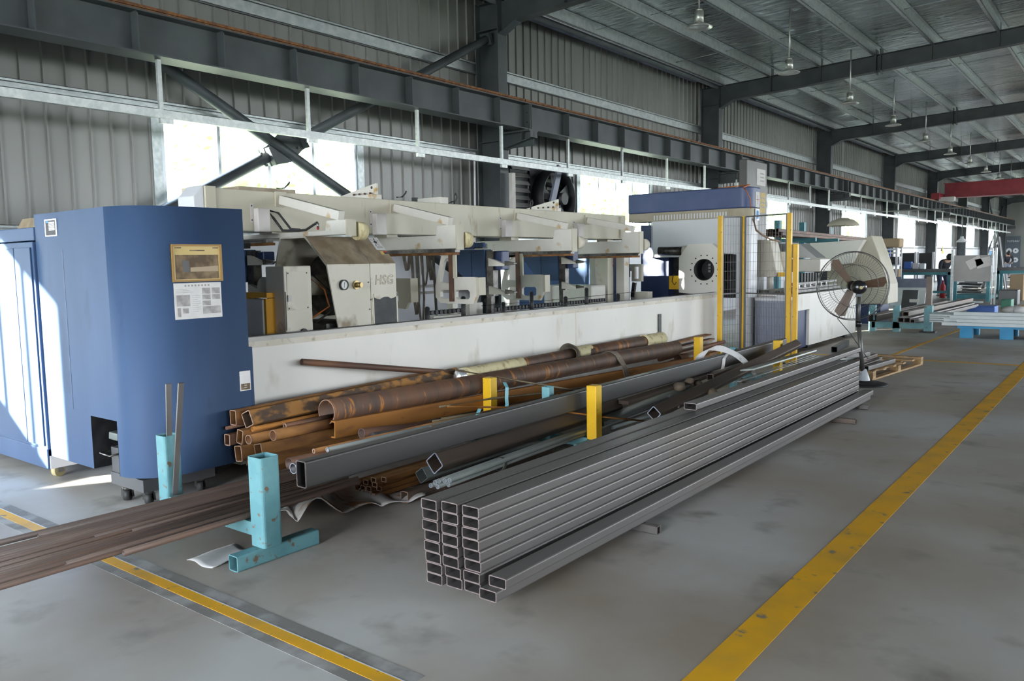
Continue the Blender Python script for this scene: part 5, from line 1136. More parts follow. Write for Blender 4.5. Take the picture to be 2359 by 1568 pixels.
bp_i = len(REG); stock('round_pipe', 'pipe', 'big rusty steel pipe with open mouth lying on the heap', (746, 957), -4.585, far=(1552, 806), X2=-4.60, kind='pipe', dims=(.088, .004), m='pipe_rust', group=None, cut='rust_end')
stock('steel_channel', 'channel', 'long orange rusty steel channel standing on edge below the big pipe', (772, 990), -4.449, far=(1640, 827), X2=-4.452, kind='chan', dims=(.122, .045, .009), m='rust_orange')
stock('round_pipe', 'pipe', 'rusty pipe showing only its lower rim under the orange channel', (833, 998), -4.40, L=1.3, dz=-.12, kind='pipe', dims=(.037, .003), m='rust_dark', cut='mill_cut')
stock('round_bar', 'bar', 'dark grey solid round bar below the orange channel', (857, 1006), -4.33, L=1.5, dz=-.12, kind='rod', dims=(.030,), m='dark_tube')
stock('round_pipe', 'pipe', 'small pale pipe lying on rusty bars behind the grey rectangular tube', (754, 1040), -4.16, L=3.8, dz=-.05, kind='pipe', dims=(.016, .005), m='galv_tube', cut='bright_cut')
stock('round_pipe', 'pipe', 'small rusty pipe left of the pale pipe', (723, 1046), -4.20, L=4.2, dz=-.06, kind='pipe', dims=(.016, .005), m='rust', cut='rust_end')
stock('round_pipe', 'pipe', 'thin rusty pipe ending just above the mouth of the grey rectangular tube', (690, 1070), -3.84, L=4.6, dz=-.08, kind='pipe', dims=(.013, .004), m='rust', cut='rust_end')
stock('round_pipe', 'pipe', 'grey pipe mouth half hidden behind the grey rectangular tube', (676, 1079), -3.88, L=4.0, kind='pipe', dims=(.032, .003), m='dark_tube', cut='bright_cut')
stock('flat_bar', 'flat bar', 'rusty flat bar under the pale pipe behind the grey rectangular tube', (805, 1046), -4.02, L=4.5, dz=-.08, kind='bar', dims=(.13, .012), m='rust_dark')
stock('flat_bar', 'flat bar', 'rusty flat bar deep between the round bar and the grey rectangular tube', (845, 1028), -4.16, L=4.6, dz=-.10, kind='bar', dims=(.11, .014), m='rust_dark')
# insulated line along the bed
ip_i = len(REG); ip = stock('insulated_pipe', 'pipe', 'rusty pipe with foil wrapped end lying beside the machine bed', (1040, 872), -4.80, far=(1300, 820), X2=-4.83, kind='pipe', dims=(.062, .006), m='pipe_rust')
io_ = len(REG); o = stock('insulated_pipe', 'pipe', 'rusty pipe with yellow insulation at both ends, near the upright dark bar', (1325, 818), -4.84, far=(1520, 780), X2=-4.86, kind='pipe', dims=(.077, .006), m='pipe_rust')
for (a, c) in (((1322, 818), (1358, 811)), ((1483, 788), (1524, 780))):
    p, q = ox(*a, -4.84)+settle_off(io_), ox(*c, -4.86)+settle_off(io_); b = MB(); aa, bb = basis(q-p); rings = []
    for k in range(9):
        rr = .088+random.uniform(-.003, .004); rings.append([p.lerp(q, k/8)+aa*(rr+random.uniform(-.004, .004))*math.cos(2*PI*j/24)+bb*(rr+random.uniform(-.004, .004))*math.sin(2*PI*j/24) for j in range(24)])
    b.quadstrip(rings, smooth=True); b.face(rings[0][::-1]); b.face(rings[-1]); e = b.build('insulation_band', 'insulation', o); e['label'] = 'yellow insulation band'
sh_ = settle_off(ip_i); P0, P1 = V(REG[ip_i][0])+sh_, V(REG[ip_i][1])+sh_; dd = (P1-P0).normalized()
b = MB(); aa, bb = basis(dd); rings = []
for k in range(9):
    rings.append([P0+dd*(.04+.11*k)+aa*(.071+random.uniform(-.003, .004))*math.cos(2*PI*j/24)+bb*(.071+random.uniform(-.003, .004))*math.sin(2*PI*j/24) for j in range(24)])
b.quadstrip(rings, smooth=True); b.face(rings[0][::-1]); b.face(rings[-1]); e = b.build('insulation_band', 'insulation', ip); e['label'] = 'torn yellow insulation band'
b = MB(); b.lathe(P0, [(.0, -.04), (.045, -.03), (.066, .0), (.066, .045)], 20, dd); e = b.build('foil_cap', 'foil_wrap', ip); e['label'] = 'crumpled silver foil cap'
b = MB(); b.lathe(P1, [(.063, .03), (.105, .0), (.125, -.06), (.118, -.06), (.095, .0), (.062, .02)], 28, dd); e = b.build('end_collar', 'sling_dark', ip); e['label'] = 'dark round end collar'
# leaning pipe against the bed, upright bar
p, q = ox(695, 833, -5.0), ox(1075, 861, -4.78); o = MB().pipe(p, q, .025, .004, 16).build('round_pipe', 'rust_dark'); tag(o, 'rusty pipe leaning across the white bed panel', 'pipe')
p, q = ox(1521, 723, -5.03), ox(1521, 800, -5.03); o = MB().box((-5.044, p.y-.035, q.z-.1), (-5.03, p.y+.035, p.z)).build('flat_bar', 'dark_tube'); tag(o, 'short dark bar leaning upright against the white bed panel', 'flat bar')
# rusty bars at the far end of the heap
for i, (n, f_, k, dm, mm) in enumerate((((1530, 796), (1632, 770), 'bar', (.10, .02), 'rust'), ((1535, 806), (1640, 780), 'bar', (.09, .02), 'rust_dark'), ((1540, 822), (1668, 787), 'rod', (.03,), 'rust_dark'), ((1560, 830), (1660, 797), 'rod', (.026,), 'rust_dark'), ((1560, 840), (1650, 809), 'bar', (.08, .03), 'rust'))):
    X = -4.93+.045*i; stock('flat_bar' if k == 'bar' else 'round_bar', 'bar', 'rusty bar at the far end of the heap near the fence, '+ORD[i]+' from the top', n, X, far=f_, kind=k, dims=dm, m=mm, group='rusty bars near the fence', ext=.25)
o = stock('round_pipe', 'pipe', 'short rusty pipe end showing behind the orange channel near the far yellow post', (1562, 826), -4.56, far=(1598, 819), kind='pipe', dims=(.055, .005), m='rust_dark')
# grey rectangular tube, the longest in the rack
stock('rectangular_tube', 'tube', 'long grey rectangular tube with open mouth across the middle of the rack', (694, 1103), -3.545, far=(1805, 797), X2=-3.55, dims=(.082, .148, .006), m='mill_dark', cut='mill_cut')
stock('square_tube', 'tube', 'brown grey square tube turned on its corner with bright cut end', (1007, 1080), -3.53, far=(1424, 944), X2=-3.55, dims=(.108, .108, .006), roll=D(40), m='mill_brown', cut='bright_cut')
stock('square_tube', 'tube', 'short galvanised square tube turned on its corner left of the bright cut tube', (976, 1101), -3.60, L=1.2, dims=(.082, .082, .003), roll=D(36), m='galv_tube', cut='galv_tube')
stock('square_tube', 'tube', 'dark square tube lying low right of the small rusty tube bundle', (931, 1128), -3.60, L=1.6, dims=(.062, .072, .003), m='mill_brown', cut='rust_end')
# bundle of small rusty tubes
cols = [(838, 1093), (857, 1094), (876, 1096), (897, 1099)]
px_ = [(900, 1090), (912, 1092)]
Xb, Yb = -3.86, None
base = ox(846, 1134, -3.86); bi_ = len(REG); settle(base+V((.085, 0, .045)), base+V((.10, 1.65, .05)), .26, .135); base += settle_off(bi_); wq, hq_ = .044, .031
k = 0
rows_ = {0: (0, 4), 1: (0, 4), 2: (0, 4), 3: (3, 5)}
for r_, (c0, c1) in rows_.items():
    for c in range(c0, c1):
        p = V((base.x+wq*1.05*c+.0008*math.sin(3*r_+c), base.y+.03*math.sin(1.7*c+r_*2.3)-.01, base.z+.004+hq_*1.05*r_)); L = 1.65; q = p+V((.015, L, .005))
        b = MB(); b.rhs(p, q, wq, hq_, .003); o = b.build('rectangular_tube', 'rust')
        e = MB(); e.rhs(p-V((0, .0006, 0)), p+V((0, .004, 0)), wq+.0006, hq_+.0006, .0036); e.build('cut_end', 'rust_end', o)
        tag(o, 'small rusty box tube in the tied bundle, '+('bottom', 'second', 'third', 'top')[r_]+' row, '+ORD[c]+' from the left', 'tube', 'small rusty box tubes in a bundle'); k += 1
p = V((base.x-.055, base.y, base.z+.03)); b = MB(); b.rhs(p, p+V((.01, 1.6, .005)), .02, .06, .003); tag(b.build('rectangular_tube', 'rust'), 'narrow rusty tube standing on edge left of the small tube bundle', 'tube')
# galvanised conduits
for i, (px, py, X) in enumerate(((1032, 1097, -3.42), (1032, 1111, -3.42), (1021, 1111, -3.45), (1011, 1116, -3.47), (1006, 1121, -3.485), (998, 1129, -3.50), (1009, 1130, -3.465))):
    stock('conduit', 'conduit', 'galvanised conduit right of the bright cut square tube, '+('upper right', 'right', 'third from the right', 'middle', 'second from the left', 'leftmost', 'lowest')[i], (px, py), X, L=3.0-.05*i, X2=X-.10, kind='pipe', dims=(.0148, .002), m='galv_tube', group='galvanised conduits bundled in the rack', cut='bright_cut', dz=.03)
p = ox(1152, 1068, -3.46); b = MB(); b.pipe(p-V((0, .02, 0)), p+V((-.0, .02, .0)), .045, .0015, 20); tag(b.build('strapping_band', 'galv_tube'), 'steel strapping band around the galvanised conduits', 'strap')
# flat galvanised channel, chalk marked tube, other long pieces beyond
stock('steel_channel', 'channel', 'pale galvanised channel lying flat right of the middle yellow post', (1412, 958), -3.47, far=(1600, 885), X2=-3.50, kind='bar', dims=(.12, .035), m='galv_tube', ext=.3)
stock('conduit', 'conduit', 'long galvanised conduit beside the pale channel beyond the yellow post', (1410, 985), -3.40, far=(1850, 842), X2=-3.30, kind='rod', dims=(.016,), m='galv_tube', group='loose conduits beyond the yellow post')
stock('conduit', 'conduit', 'second galvanised conduit along the stacked box tubes', (1410, 1000), -3.33, far=(1870, 846), X2=-3.22, kind='rod', dims=(.016,), m='galv_tube', group='loose conduits beyond the yellow post')
stock('flat_bar', 'flat bar', 'brown flat bar in the gap below the grey rectangular tube', (1430, 935), -3.50, far=(1640, 866), X2=-3.52, kind='bar', dims=(.10, .03), m='mill_brown')
sq = stock('square_tube', 'tube', 'brown square tube on its corner with chalk figures on the end', (1503, 952), -3.28, far=(1832, 793), X2=-3.30, dims=(.098, .098, .007), roll=D(47), m='mill_brown', cut='bright_cut')
p = ox(1503, 952, -3.28); q = ox(1832, 793, -3.30); d = (q-p).normalized(); a_, u_ = basis(q-p, D(47)); 
fn = None
c_ = p+d*.34
# chalk strokes on the upper right face
for s in (a_, -a_, u_, -u_):
    if s.z > .3 and s.x > .2: fn = s
if fn is not None:
    w_ = fn.cross(d)
    text_mesh(sq, '5.0*6', 'chalk_figures', 'paper', .075, c_+fn*.0492, w_ if w_.z < 0 else -w_, (fn.cross(w_ if w_.z < 0 else -w_)), depth=.0004)
stock('square_tube', 'tube', 'short dark square tube lying under the chalk marked tube', (1632, 868), -3.42, far=(1770, 822), dims=(.07, .06, .004), m='mill_brown', cut='mill_cut')
stock('flat_sheet', 'sheet', 'galvanised folded sheet sticking out behind the chalk marked tube', (1720, 852), -3.12, far=(1868, 808), X2=-3.12, kind='bar', dims=(.14, .015), roll=D(8), m='galv_tube')
for i in range(3):
    stock('steel_angle', 'angle', 'thin galvanised angle lying beyond the far yellow post, '+ORD[i]+' from the left', (1690+8*i, 880-1*i), -3.15+.06*i, far=(1868+8*i, 818+2*i), kind='bar', dims=(.04, .006), roll=D(25), m='galv_tube', group='thin angles beyond the far post')
# loose brown wire rods
def rodp(pts, r, m, label, g=None, name='wire_rod'): tag(MB().path(pts, r, 8).build(name, m), label, 'rod', g)
rodp([ox(1050, 852, -4.30), ox(1190, 876, -4.05), ox(1335, 901, -3.78)], .009, 'brown_rod', 'brown rod lying slantwise over the left yellow post and the channel')
rodp([ox(1031, 936, -3.85), ox(1120, 937, -3.75), ox(1210, 939, -3.66), ox(1300, 948, -3.56), ox(1400, 961, -3.34), ox(1482, 969, -3.27)], .007, 'rust_orange', 'curved rusty rod lying slantwise in front of the yellow posts')
rodp([ox(1012, 937, -4.28), ox(1130, 918, -4.22), ox(1262, 904, -4.10), ox(1400, 884, -3.95)], .009, 'brown_rod', 'single brown rod lying across the orange channel')
for i, (px, py) in enumerate(((1000, 975), (1018, 964), (1011, 972), (986, 983), (991, 982), (971, 991), (997, 970))):
    X = -4.26+.03*i; p = ox(px, py, X); rodp([p, p+V((.04, .9, -.03)), p+V((.10, 2.0, -.075))], .0095, 'brown_rod', 'brown wire rod in the tied bundle beside the orange channel, '+ORD[i]+' from the left', 'brown wire rods tied in a bundle')
for i, (pts, m) in enumerate((([(1105, 941), (1100, 955), (1098, 965), (1099, 972)], 'teal_paint'), ([(1162, 880), (1168, 892), (1167, 918), (1168, 932), (1164, 942)], 'teal_paint'))):
    b = MB(); b.ribbon([ox(x, y, -4.12) for x, y in pts], (.03, .008, 0), .002); tag(b.build('strapping_band', m), ('green plastic strap around the brown wire rods left of the yellow post', 'teal plastic strap end curling up right of the left yellow post')[i], 'strap')
# ================================================================ SHEET OF RUSTY RODS at the lower left
RODS = []; N = 19; zr = .2135
xa, xb_ = -4.20, -3.60
random.seed(3)
for i in range(N):
    u = i/(N-1); x = xa+(xb_-xa)*u; r_ = (.0155 if i in (0, 14, 16, 18) else .0125)
    y0 = (1.05, 1.6, .9, .95, 1.0, 1.3, 1.05, 1.15, 1.75, 1.2, 1.9, 1.25, 1.1, .9, .85, 1.0, 1.5, .9, 1.72)[i]
    L = 3.4 if i < 17 else 2.9; dx = .10*(1-u)
    p = V((x-.02*(1-u), y0, zr-.0165+r_)); ye = 4.7 if x < -3.98 else 3.12
    q = V((x+dx*(ye-1)/3.7, ye+.06*math.sin(i*2.1), zr-.0165+r_+.012))
    if i == 0: p.x -= .03
    if i == 1: p.x -= .015
    RODS.append((tuple(p), tuple(q), 2*r_, 2*r_, 0, True)); b = MB(); b.pipe(p, q, r_, .003, 12); o = b.build('rusty_rod', 'rod_rust')
    tag(o, 'rusty steel tube on the near teal rack, '+ORD[i]+' from the back of the sheet', 'rod', 'rusty tubes lying side by side on the near rack')
# ================================================================ STACK OF GREY BOX TUBES
def box_tube(p, L, w, h, label, group, roll=0, dx=0.0):
    q = p+V((dx, L, 0)); b = MB(); b.rhs(p, q, w, h, .0042, roll, .0085); o = b.build('box_tube', 'mill_steel')
    e = MB(); d = (q-p).normalized(); e.rhs(p-d*.0008, p+d*.0035, w+.0005, h+.0005, .0047, roll, .0085); e.build('cut_end', 'mill_cut', o); return tag(o, label, 'tube', group)
SW, SH = .0955, .0492
sx = [-2.4905, -2.3845, -2.2745]
random.seed(11)
for c in range(3):
    for r_ in range(8):
        j = random.uniform(-.004, .004) if c < 2 else random.uniform(-.0015, .0015)
        p = V((sx[c]+j+(.022*(.5-r_/8) if c == 0 else (.014*(.5-r_/8) if c == 1 else 0)), 2.58+.012*c+random.uniform(-.006, .006), .0475+SH/2+SH*r_))
        nm = ('bottom', 'second', 'third', 'fourth', 'fifth', 'sixth', 'seventh', 'top')[r_]
        box_tube(p, 6.0, SW, SH-.0006, 'grey steel box tube in the big stack, '+nm+' layer, '+('left', 'middle', 'right')[c]+' column', 'grey box tubes in the big stack')
box_tube(V((-2.165, 2.58, .0475+SH/2)), 6.05, SW, SH-.0006, 'lower loose grey box tube lying on the battens right of the big stack', 'grey box tubes beside the big stack')
box_tube(V((-2.143, 2.62, .0475+SH*1.5)), 6.02, SW, SH-.0006, 'upper loose grey box tube lying on another right of the big stack', 'grey box tubes beside the big stack')
p = ox(1584, 938, -2.49); p.z = .0475+SH*8.5; p = V((-2.47, oy(1584, 938, p.y).y, p.z))
box_tube(p, 6.0-(p.y-4.6)-1.2, SW, SH-.0006, 'single grey box tube lying on top of the big stack', None)
for i, (pxy, m) in enumerate((((1518, 1222), 'mill_steel'), ((1972, 972), 'mill_brown'), (None, 'mill_steel'))):
    if pxy: e = oz(pxy[0], pxy[1], .02); x1, y = e.x, e.y
    else: x1, y = -2.05, 8.3
    b = MB(); b.rhs((-2.62, y, .0235), (x1, y, .0235), .045, .046, .004); tag(b.build('batten', m), ('near grey steel batten under the big stack of box tubes', 'far brown steel batten poking out from under the big stack', 'hidden steel batten at the far end of the big stack')[i], 'batten', None)
# ================================================================ SLINGS, DIRT, TARPAULIN, PAPER
P0, P1 = V(REG[bp_i][0])+settle_off(bp_i), V(REG[bp_i][1])+settle_off(bp_i); ys_ = ox(1400, 818, -4.55).y; c0 = P0.lerp(P1, (ys_-P0.y)/(P1.y-P0.y)); pts = []
for k in range(11):
    a = D(190-18*k); pts.append(c0+V((.0945*math.cos(a), .012*k, .0945*math.sin(a))))
pts += [V((-4.436, c0.y+.15, c0.z-.06)), V((-4.434, c0.y+.19, c0.z-.14)), V((-4.432, c0.y+.21, c0.z-.21))]
b = MB(); b.ribbon(pts, V((.0, .10, 0)), .005); tag(b.build('webbing_sling', 'cloth_brown'), 'brown webbing sling draped over the big rusty pipe and orange channel', 'sling')
Xr = -3.55; pts = [ox(1607, 836, -3.72), ox(1612, 820, -3.70), ox(1628, 803, -3.64), ox(1648, 799, -3.60), ox(1672, 806, -3.52), ox(1693, 814, -3.44), ox(1712, 828, -3.36), ox(1728, 846, -3.28), ox(1738, 860, -3.22), ox(1742, 870, -3.20)]
wv = [V((.06, .09, 0)), V((.07, .12, .02)), V((.08, .13, .06)), V((.06, .14, .05)), V((.04, .12, .03)), V((.03, .11, .02)), V((.03, .11, .02)), V((.03, .10, 0)), V((.02, .07, 0)), V((.01, .04, 0))]
b = MB(); b.ribbon(pts, wv, .006); s = b.build('cloth_sling', 'cloth_white'); sub = s.modifiers.new('sub', 'SUBSURF'); sub.levels = sub.render_levels = 1
tag(s, 'white fabric sling draped over the grey tube by the far yellow post', 'sling')
b = MB(); b.ribbon([ox(1676, 815, -3.50), ox(1668, 826, -3.49), ox(1666, 842, -3.49), ox(1664, 852, -3.50)], V((.02, .035, 0)), .004); tag(b.build('sling_tail', 'cloth_white'), 'thin hanging tail of the white sling', 'strap')
for i, (px, py, r_) in enumerate(((1566, 890, .06), (1588, 877, .045), (1608, 882, .04), (1640, 902, .05), (1713, 876, .035))):
    X = -3.40 if i != 3 else -3.2; p = ox(px, py, X); b = MB(); b.sph(p, r_, 14, (1, 1.2, .75)); o = b.build('dirt_clod', 'dirt')
    for v in o.data.vertices: v.co += V((random.uniform(-1, 1), random.uniform(-1, 1), random.uniform(-1, 1)))*r_*.12
    tag(o, 'brown clod of dirt on the stock right of the middle post, '+ORD[i]+' from the left', 'dirt clod', 'dirt clods on the stock')
def cloth(name, m, corners, nu, nv, hf, label, cat, t=.004):
    A, B_, C_, D_ = [V(c) for c in corners]; me = bpy.data.meshes.new(name); vs, fs = [], []
    for i in range(nu+1):
        for j in range(nv+1):
            u, v = i/nu, j/nv; p = (A*(1-u)+B_*u)*(1-v)+(D_*(1-u)+C_*u)*v; dx_, dy_, z = hf(u, v); vs.append(p+V((dx_, dy_, z)))
    for i in range(nu):
        for j in range(nv): k = i*(nv+1)+j; fs.append((k, k+nv+1, k+nv+2, k+1))
    o0 = V((sum(v.x for v in vs)/len(vs), sum(v.y for v in vs)/len(vs), 0)); me.from_pydata([v-o0 for v in vs], [], fs); me.materials.append(MATS[m])
    me.polygons.foreach_set('use_smooth', [True]*len(fs)); o = bpy.data.objects.new(name, me); C.objects.link(o); o.location = o0
    s_ = o.modifiers.new('solid', 'SOLIDIFY'); s_.thickness = t; s_.offset = 1; return tag(o, label, cat)
def fold(u, v):
    g = lambda c, w: math.exp(-((u-c)/w)**2)
    z = .004+.11*g(.47, .06)*(1-v*.45)+.03*g(.16, .07)*(1-.3*v)+.035*g(.72, .10)*v+.012*(1+math.sin(9*u+5*v))*v+.015*(1+math.sin(21*u-3*v))*.5
    z += .03*abs(math.sin(17*u+6*v))*(1-v)
    return (.03*math.sin(11*v+5*u), .03*math.sin(13*u)-.20*g(.42, .2)*(1-v), max(z, .003))
cloth('tarpaulin', 'tarp', (oz(600, 1205), oz(985, 1160), oz(930, 1100), oz(560, 1150)), 60, 26, fold, 'crumpled dirty white tarpaulin on the floor behind the near teal post', 'tarpaulin')
pc = [oz(430, 1293), oz(487, 1312), oz(580, 1272), oz(540, 1255)]
cloth('paper_sheet', 'paper', pc, 12, 8, lambda u, v: (.004*math.sin(9*v), .006*math.sin(7*u), .004+.004*(1+math.sin(6*u+2*v))), 'white sheet of paper lying on the floor left of the teal foot bar', 'paper', .0008)
# things on the floor beneath the housing
b = MB(); p = oz(520, 1062); b.box((p.x-.4, p.y-.05, 0), (p.x-.1, p.y+.25, .06)); tag(b.build('floor_plate', 'black_steel'), 'black steel plate on the floor beneath the blue housing', 'plate')
p = oz(548, 1045); b = MB(); b.box((p.x-.08, p.y-.05, 0), (p.x+.07, p.y+.12, .09)); tag(b.build('packing_block', 'guard_grey'), 'dark packing block under the rear corner of the blue housing', 'block')
b = MB(); c_ = [oz(470, 1085, .01), oz(500, 1070, .01), oz(520, 1074, .01), oz(545, 1060, .01), oz(560, 1064, .01)]; b.path(c_, .009, 8); tag(b.build('floor_cable', 'rubber'), 'black cable on the floor beneath the blue housing', 'cable')
# ================================================================ BEYOND: pallets, racks, benches, people
def simple(name, m, label, cat, b, group=None, bevel=0): return tag(b.build(name, m, bevel=bevel), label, cat, group)
# wooden pallet with short tubes
p = oz(1990, 868); q = oz(2008, 878); r_ = oz(2104, 838)
o0 = oz(2010, 877); L = (r_-o0).length; d = V((0.10, 1, 0)).normalized(); s_ = V((-1, .1, 0)).normalized()
t = thing('wooden_pallet', o0+d*L/2+s_*.35, 'worn wooden pallet holding short steel tubes behind the pedestal fan', 'pallet')
W = .62
for k in range(3):
    for j in range(3):
        c = o0+d*(.06+(L-.12)*k/2)+s_*(.05+(W-.1)*j/2); MB().bar(c-s_*.05+V((0, 0, .055)), c+s_*.05+V((0, 0, .055)), .10, .068).build('block', 'wood', t)
for j in range(3): c = o0+s_*(.05+(W-.1)*j/2); MB().bar(c+V((0, 0, .010)), c+d*L+V((0, 0, .010)), .09, .02).build('bottom_board', 'wood', t)
for k in range(6): c = o0+d*(.06+(L-.12)*k/5); MB().bar(c+V((0, 0, .10)), c+s_*W+V((0, 0, .10)), .10, .02).build('deck_board', 'wood', t)
for i, (off, z, w, l, m) in enumerate(((.10, .137, .055, .95, 'mill_steel'), (.20, .137, .05, .85, 'mill_brown'), (.30, .137, .055, .95, 'mill_steel'), (.40, .137, .055, .8, 'wood'), (.50, .14, .06, 1.1, 'mill_steel'), (.25, .198, .05, .8, 'mill_brown'), (.44, .203, .055, .9, 'galv_tube'))):
    a = o0+s_*off+d*(.06+.05*(i % 3))+V((0, 0, z)); b = MB(); b.rhs(a, a+d*l+s_*.06*(i % 2), w, w, .004); simple('tube_offcut', m, 'short steel tube on the wooden pallet behind the fan, '+ORD[i]+' laid', 'tube', b, 'short tubes on the wooden pallet')
p = oz(1988, 838, .2); b = MB(); b.rhs(oz(1945, 820, .33), oz(2000, 815, .30), .05, .05, .004); simple('tube_offcut', 'mill_steel', 'grey tube lying crosswise at the far end of the big stack', 'tube', b)
e = oz(1922, 805, .05); b = MB(); b.rhs(e, e+V((-.15, 1.2, 0)), .09, .09, .006); simple('tube_offcut', 'dark_tube', 'dark square tube lying on the floor in front of the discharge unit', 'tube', b)
# teal floor rack with square tubes
pf = oz(2138, 766)
t = thing('tube_rack', pf, 'teal floor rack with tall post holding dark square tubes in the background', 'rack')
MB().box((pf.x-.07, pf.y-.07, 0), (pf.x+.07, pf.y+.07, oy(2138, 703, pf.y).z)).build('post', 'teal_paint', t); MB().box((pf.x-.14, pf.y-.1, 0), (pf.x+.14, pf.y+.1, .03)).build('foot_plate', 'black_steel', t)
zt_ = oy(2140, 637, pf.y).z; MB().bar((pf.x, pf.y, oy(2138, 703, pf.y).z), (pf.x, pf.y, zt_), .10, .10).build('rusty_extension', 'mill_brown', t)
xl_ = oy(2010, 745, pf.y).x; zb_ = oy(2060, 741, pf.y).z
MB().box((xl_, pf.y-.06, zb_-.12), (pf.x-.07, pf.y+.06, zb_)).build('cross_beam', 'teal_paint', t)
for x in (xl_, xl_+.45): MB().box((x-.06, pf.y-.06, 0), (x+.06, pf.y+.06, oy(2015, 702, pf.y).z)).build('post', 'teal_paint', t)
for i, (px, py, w) in enumerate(((2010, 738, .17), (2075, 742, .12), (2089, 742, .12), (2102, 745, .09), (2086, 728, .11))):
    a = oy(px, py, pf.y-.35); a.z = zb_+w/2+.004+(.125 if i == 4 else 0); b = MB(); b.rhs(a, a+V((.25, 5.8, 0)), w, w*.85, .012); simple('square_tube', 'mill_brown' if i in (0, 4) else 'mill_steel', 'dark square tube on the teal floor rack, '+ORD[i]+' of its row', 'tube', b, 'square tubes on the teal floor rack')
# blue pallet with white bars
pb_ = oz(2207, 778)
t = thing('blue_pallet', pb_+V((.8, .4, 0)), 'bright blue pallet under white bars at the right edge', 'pallet')
for j in range(2):
    for k in range(4): c = pb_+V((.05+.62*k, .05+.75*j, .09)); MB().cbox(c+V((.07, .05, 0)), .20, .14, .18).build('block', 'pallet_blue', t)
MB().box((pb_.x-.02, pb_.y, .18), (pb_.x+2.3, pb_.y+1.0, .215)).build('deck', 'pallet_blue', t)
for i in range(7):
    z = .245+.062*(i // 2); y = pb_.y+.04+.16*(i % 2)+.02*(i//2); x0 = pb_.x-.28+.12*(i % 3) if i < 5 else pb_.x-.1
    b = MB(); b.box((x0, y, z-.028), (x0+3.6, y+.14, z+.030)); simple('white_bar', 'white_bar', 'long white bar on the blue pallet, '+ORD[i]+' from below', 'bar', b, 'white bars on the blue pallet')
b = MB(); y = pb_.y+.7
for k in range(4): b.prism([(pb_.x-.6, y-.02, .22+.04*k), (pb_.x-.15, y-.02, .22+.04*k), (pb_.x-.15, y+.2, .255+.04*k), (pb_.x-.6, y+.2, .255+.04*k)], (0, 0, .03))
simple('white_profiles', 'white_bar', 'stacked white profile ends left of the white bars on the blue pallet', 'profile', b)
# white board stand
pw0, pw1 = oz(2191, 700), oz(2291, 700)
yw = (pw0.y+pw1.y)/2
t = thing('board_stand', V(((pw0.x+pw1.x)/2, yw, 0)), 'grey notice board on two bright steel posts in the aisle background', 'board')
def wq(px, py): return oy(px, py, yw)
a, c = wq(2196, 648), wq(2284, 587); MB().box((a.x, yw, a.z), (c.x, yw+.04, c.z)).build('board', 'board_grey', t)
for x0, x1, yt in ((2190, 2198, 575), (2284, 2289, 572), (2291, 2298, 570)):
    a, c = wq(x0, 640), wq(x1, yt); MB().box((a.x, yw-.03, 0), (c.x, yw+.07, c.z)).build('post', 'galvanized', t)
MB().bar(V((wq(2195, 0).x, yw, .06)), V((wq(2292, 0).x, yw, .06)), .06, .06).build('foot_rail', 'galvanized', t)
for k, (u, rot) in enumerate(((.56, .5), (.80, .25))):
    a, c = wq(2196, 648), wq(2284, 587); cx_, cz_ = a.x+(c.x-a.x)*u, c.z-.22; ux, uz = V((math.cos(rot), 0, math.sin(rot))), V((-math.sin(rot), 0, math.cos(rot))); P = V((cx_, yw-.004, cz_)); b = MB(); b.prism([P-ux*.2-uz*.14, P+ux*.2-uz*.14, P+ux*.2+uz*.14, P-ux*.2+uz*.14], (0, .003, 0)); b.build('pinned_sheet', 'paper', t)
# benches
def bench(px0, px1, pyt, Y, label, depth=1.0, m='teal_far'):
    a, c = oy(px0, pyt, Y), oy(px1, pyt, Y); z = (a.z+c.z)/2; t = thing('work_bench', ((a.x+c.x)/2, Y+depth/2, 0), label, 'workbench', 'welding benches in the background')
    MB().box((a.x, Y, z-.10), (c.x, Y+depth, z)).build('bench_top', 'guard_grey', t)
    for x in (a.x+.06, c.x-.06):
        for y in (Y+.06, Y+depth-.06): MB().box((x-.05, y-.05, 0), (x+.05, y+.05, z-.10)).build('leg', m, t)
    MB().box((a.x, Y+.02, .18), (c.x, Y+.08, .26)).build('lower_rail', m, t); MB().box((a.x, Y+.01, z-.2), (c.x, Y+.06, z-.10)).build('upper_rail', m, t); return t
B1 = bench(2060, 2192, 620, 31.0, 'long steel bench with teal legs below the dark screens'); B2 = bench(2294, 2380, 616, 31.0, 'steel bench with teal frame at the right edge')
YS = 33.6
for i, (x0, x1) in enumerate(((2072, 2111), (2112, 2152))):
    a, c = oy(x0, 622, YS), oy(x1, 582, YS); b = MB(); b.box((a.x, YS, a.z), (c.x, YS+.05, c.z)); t = thing('welding_screen', ((a.x+c.x)/2, YS, 0), ('left', 'right')[i]+' black welding screen under the bright windows', 'screen', 'welding screens'); b.build('curtain', 'screen', t)
    for x in (a.x+.03, c.x-.03): MB().box((x-.03, YS-.03, 0), (x+.03, YS+.08, c.z+.03)).build('post', 'panel_white', t)
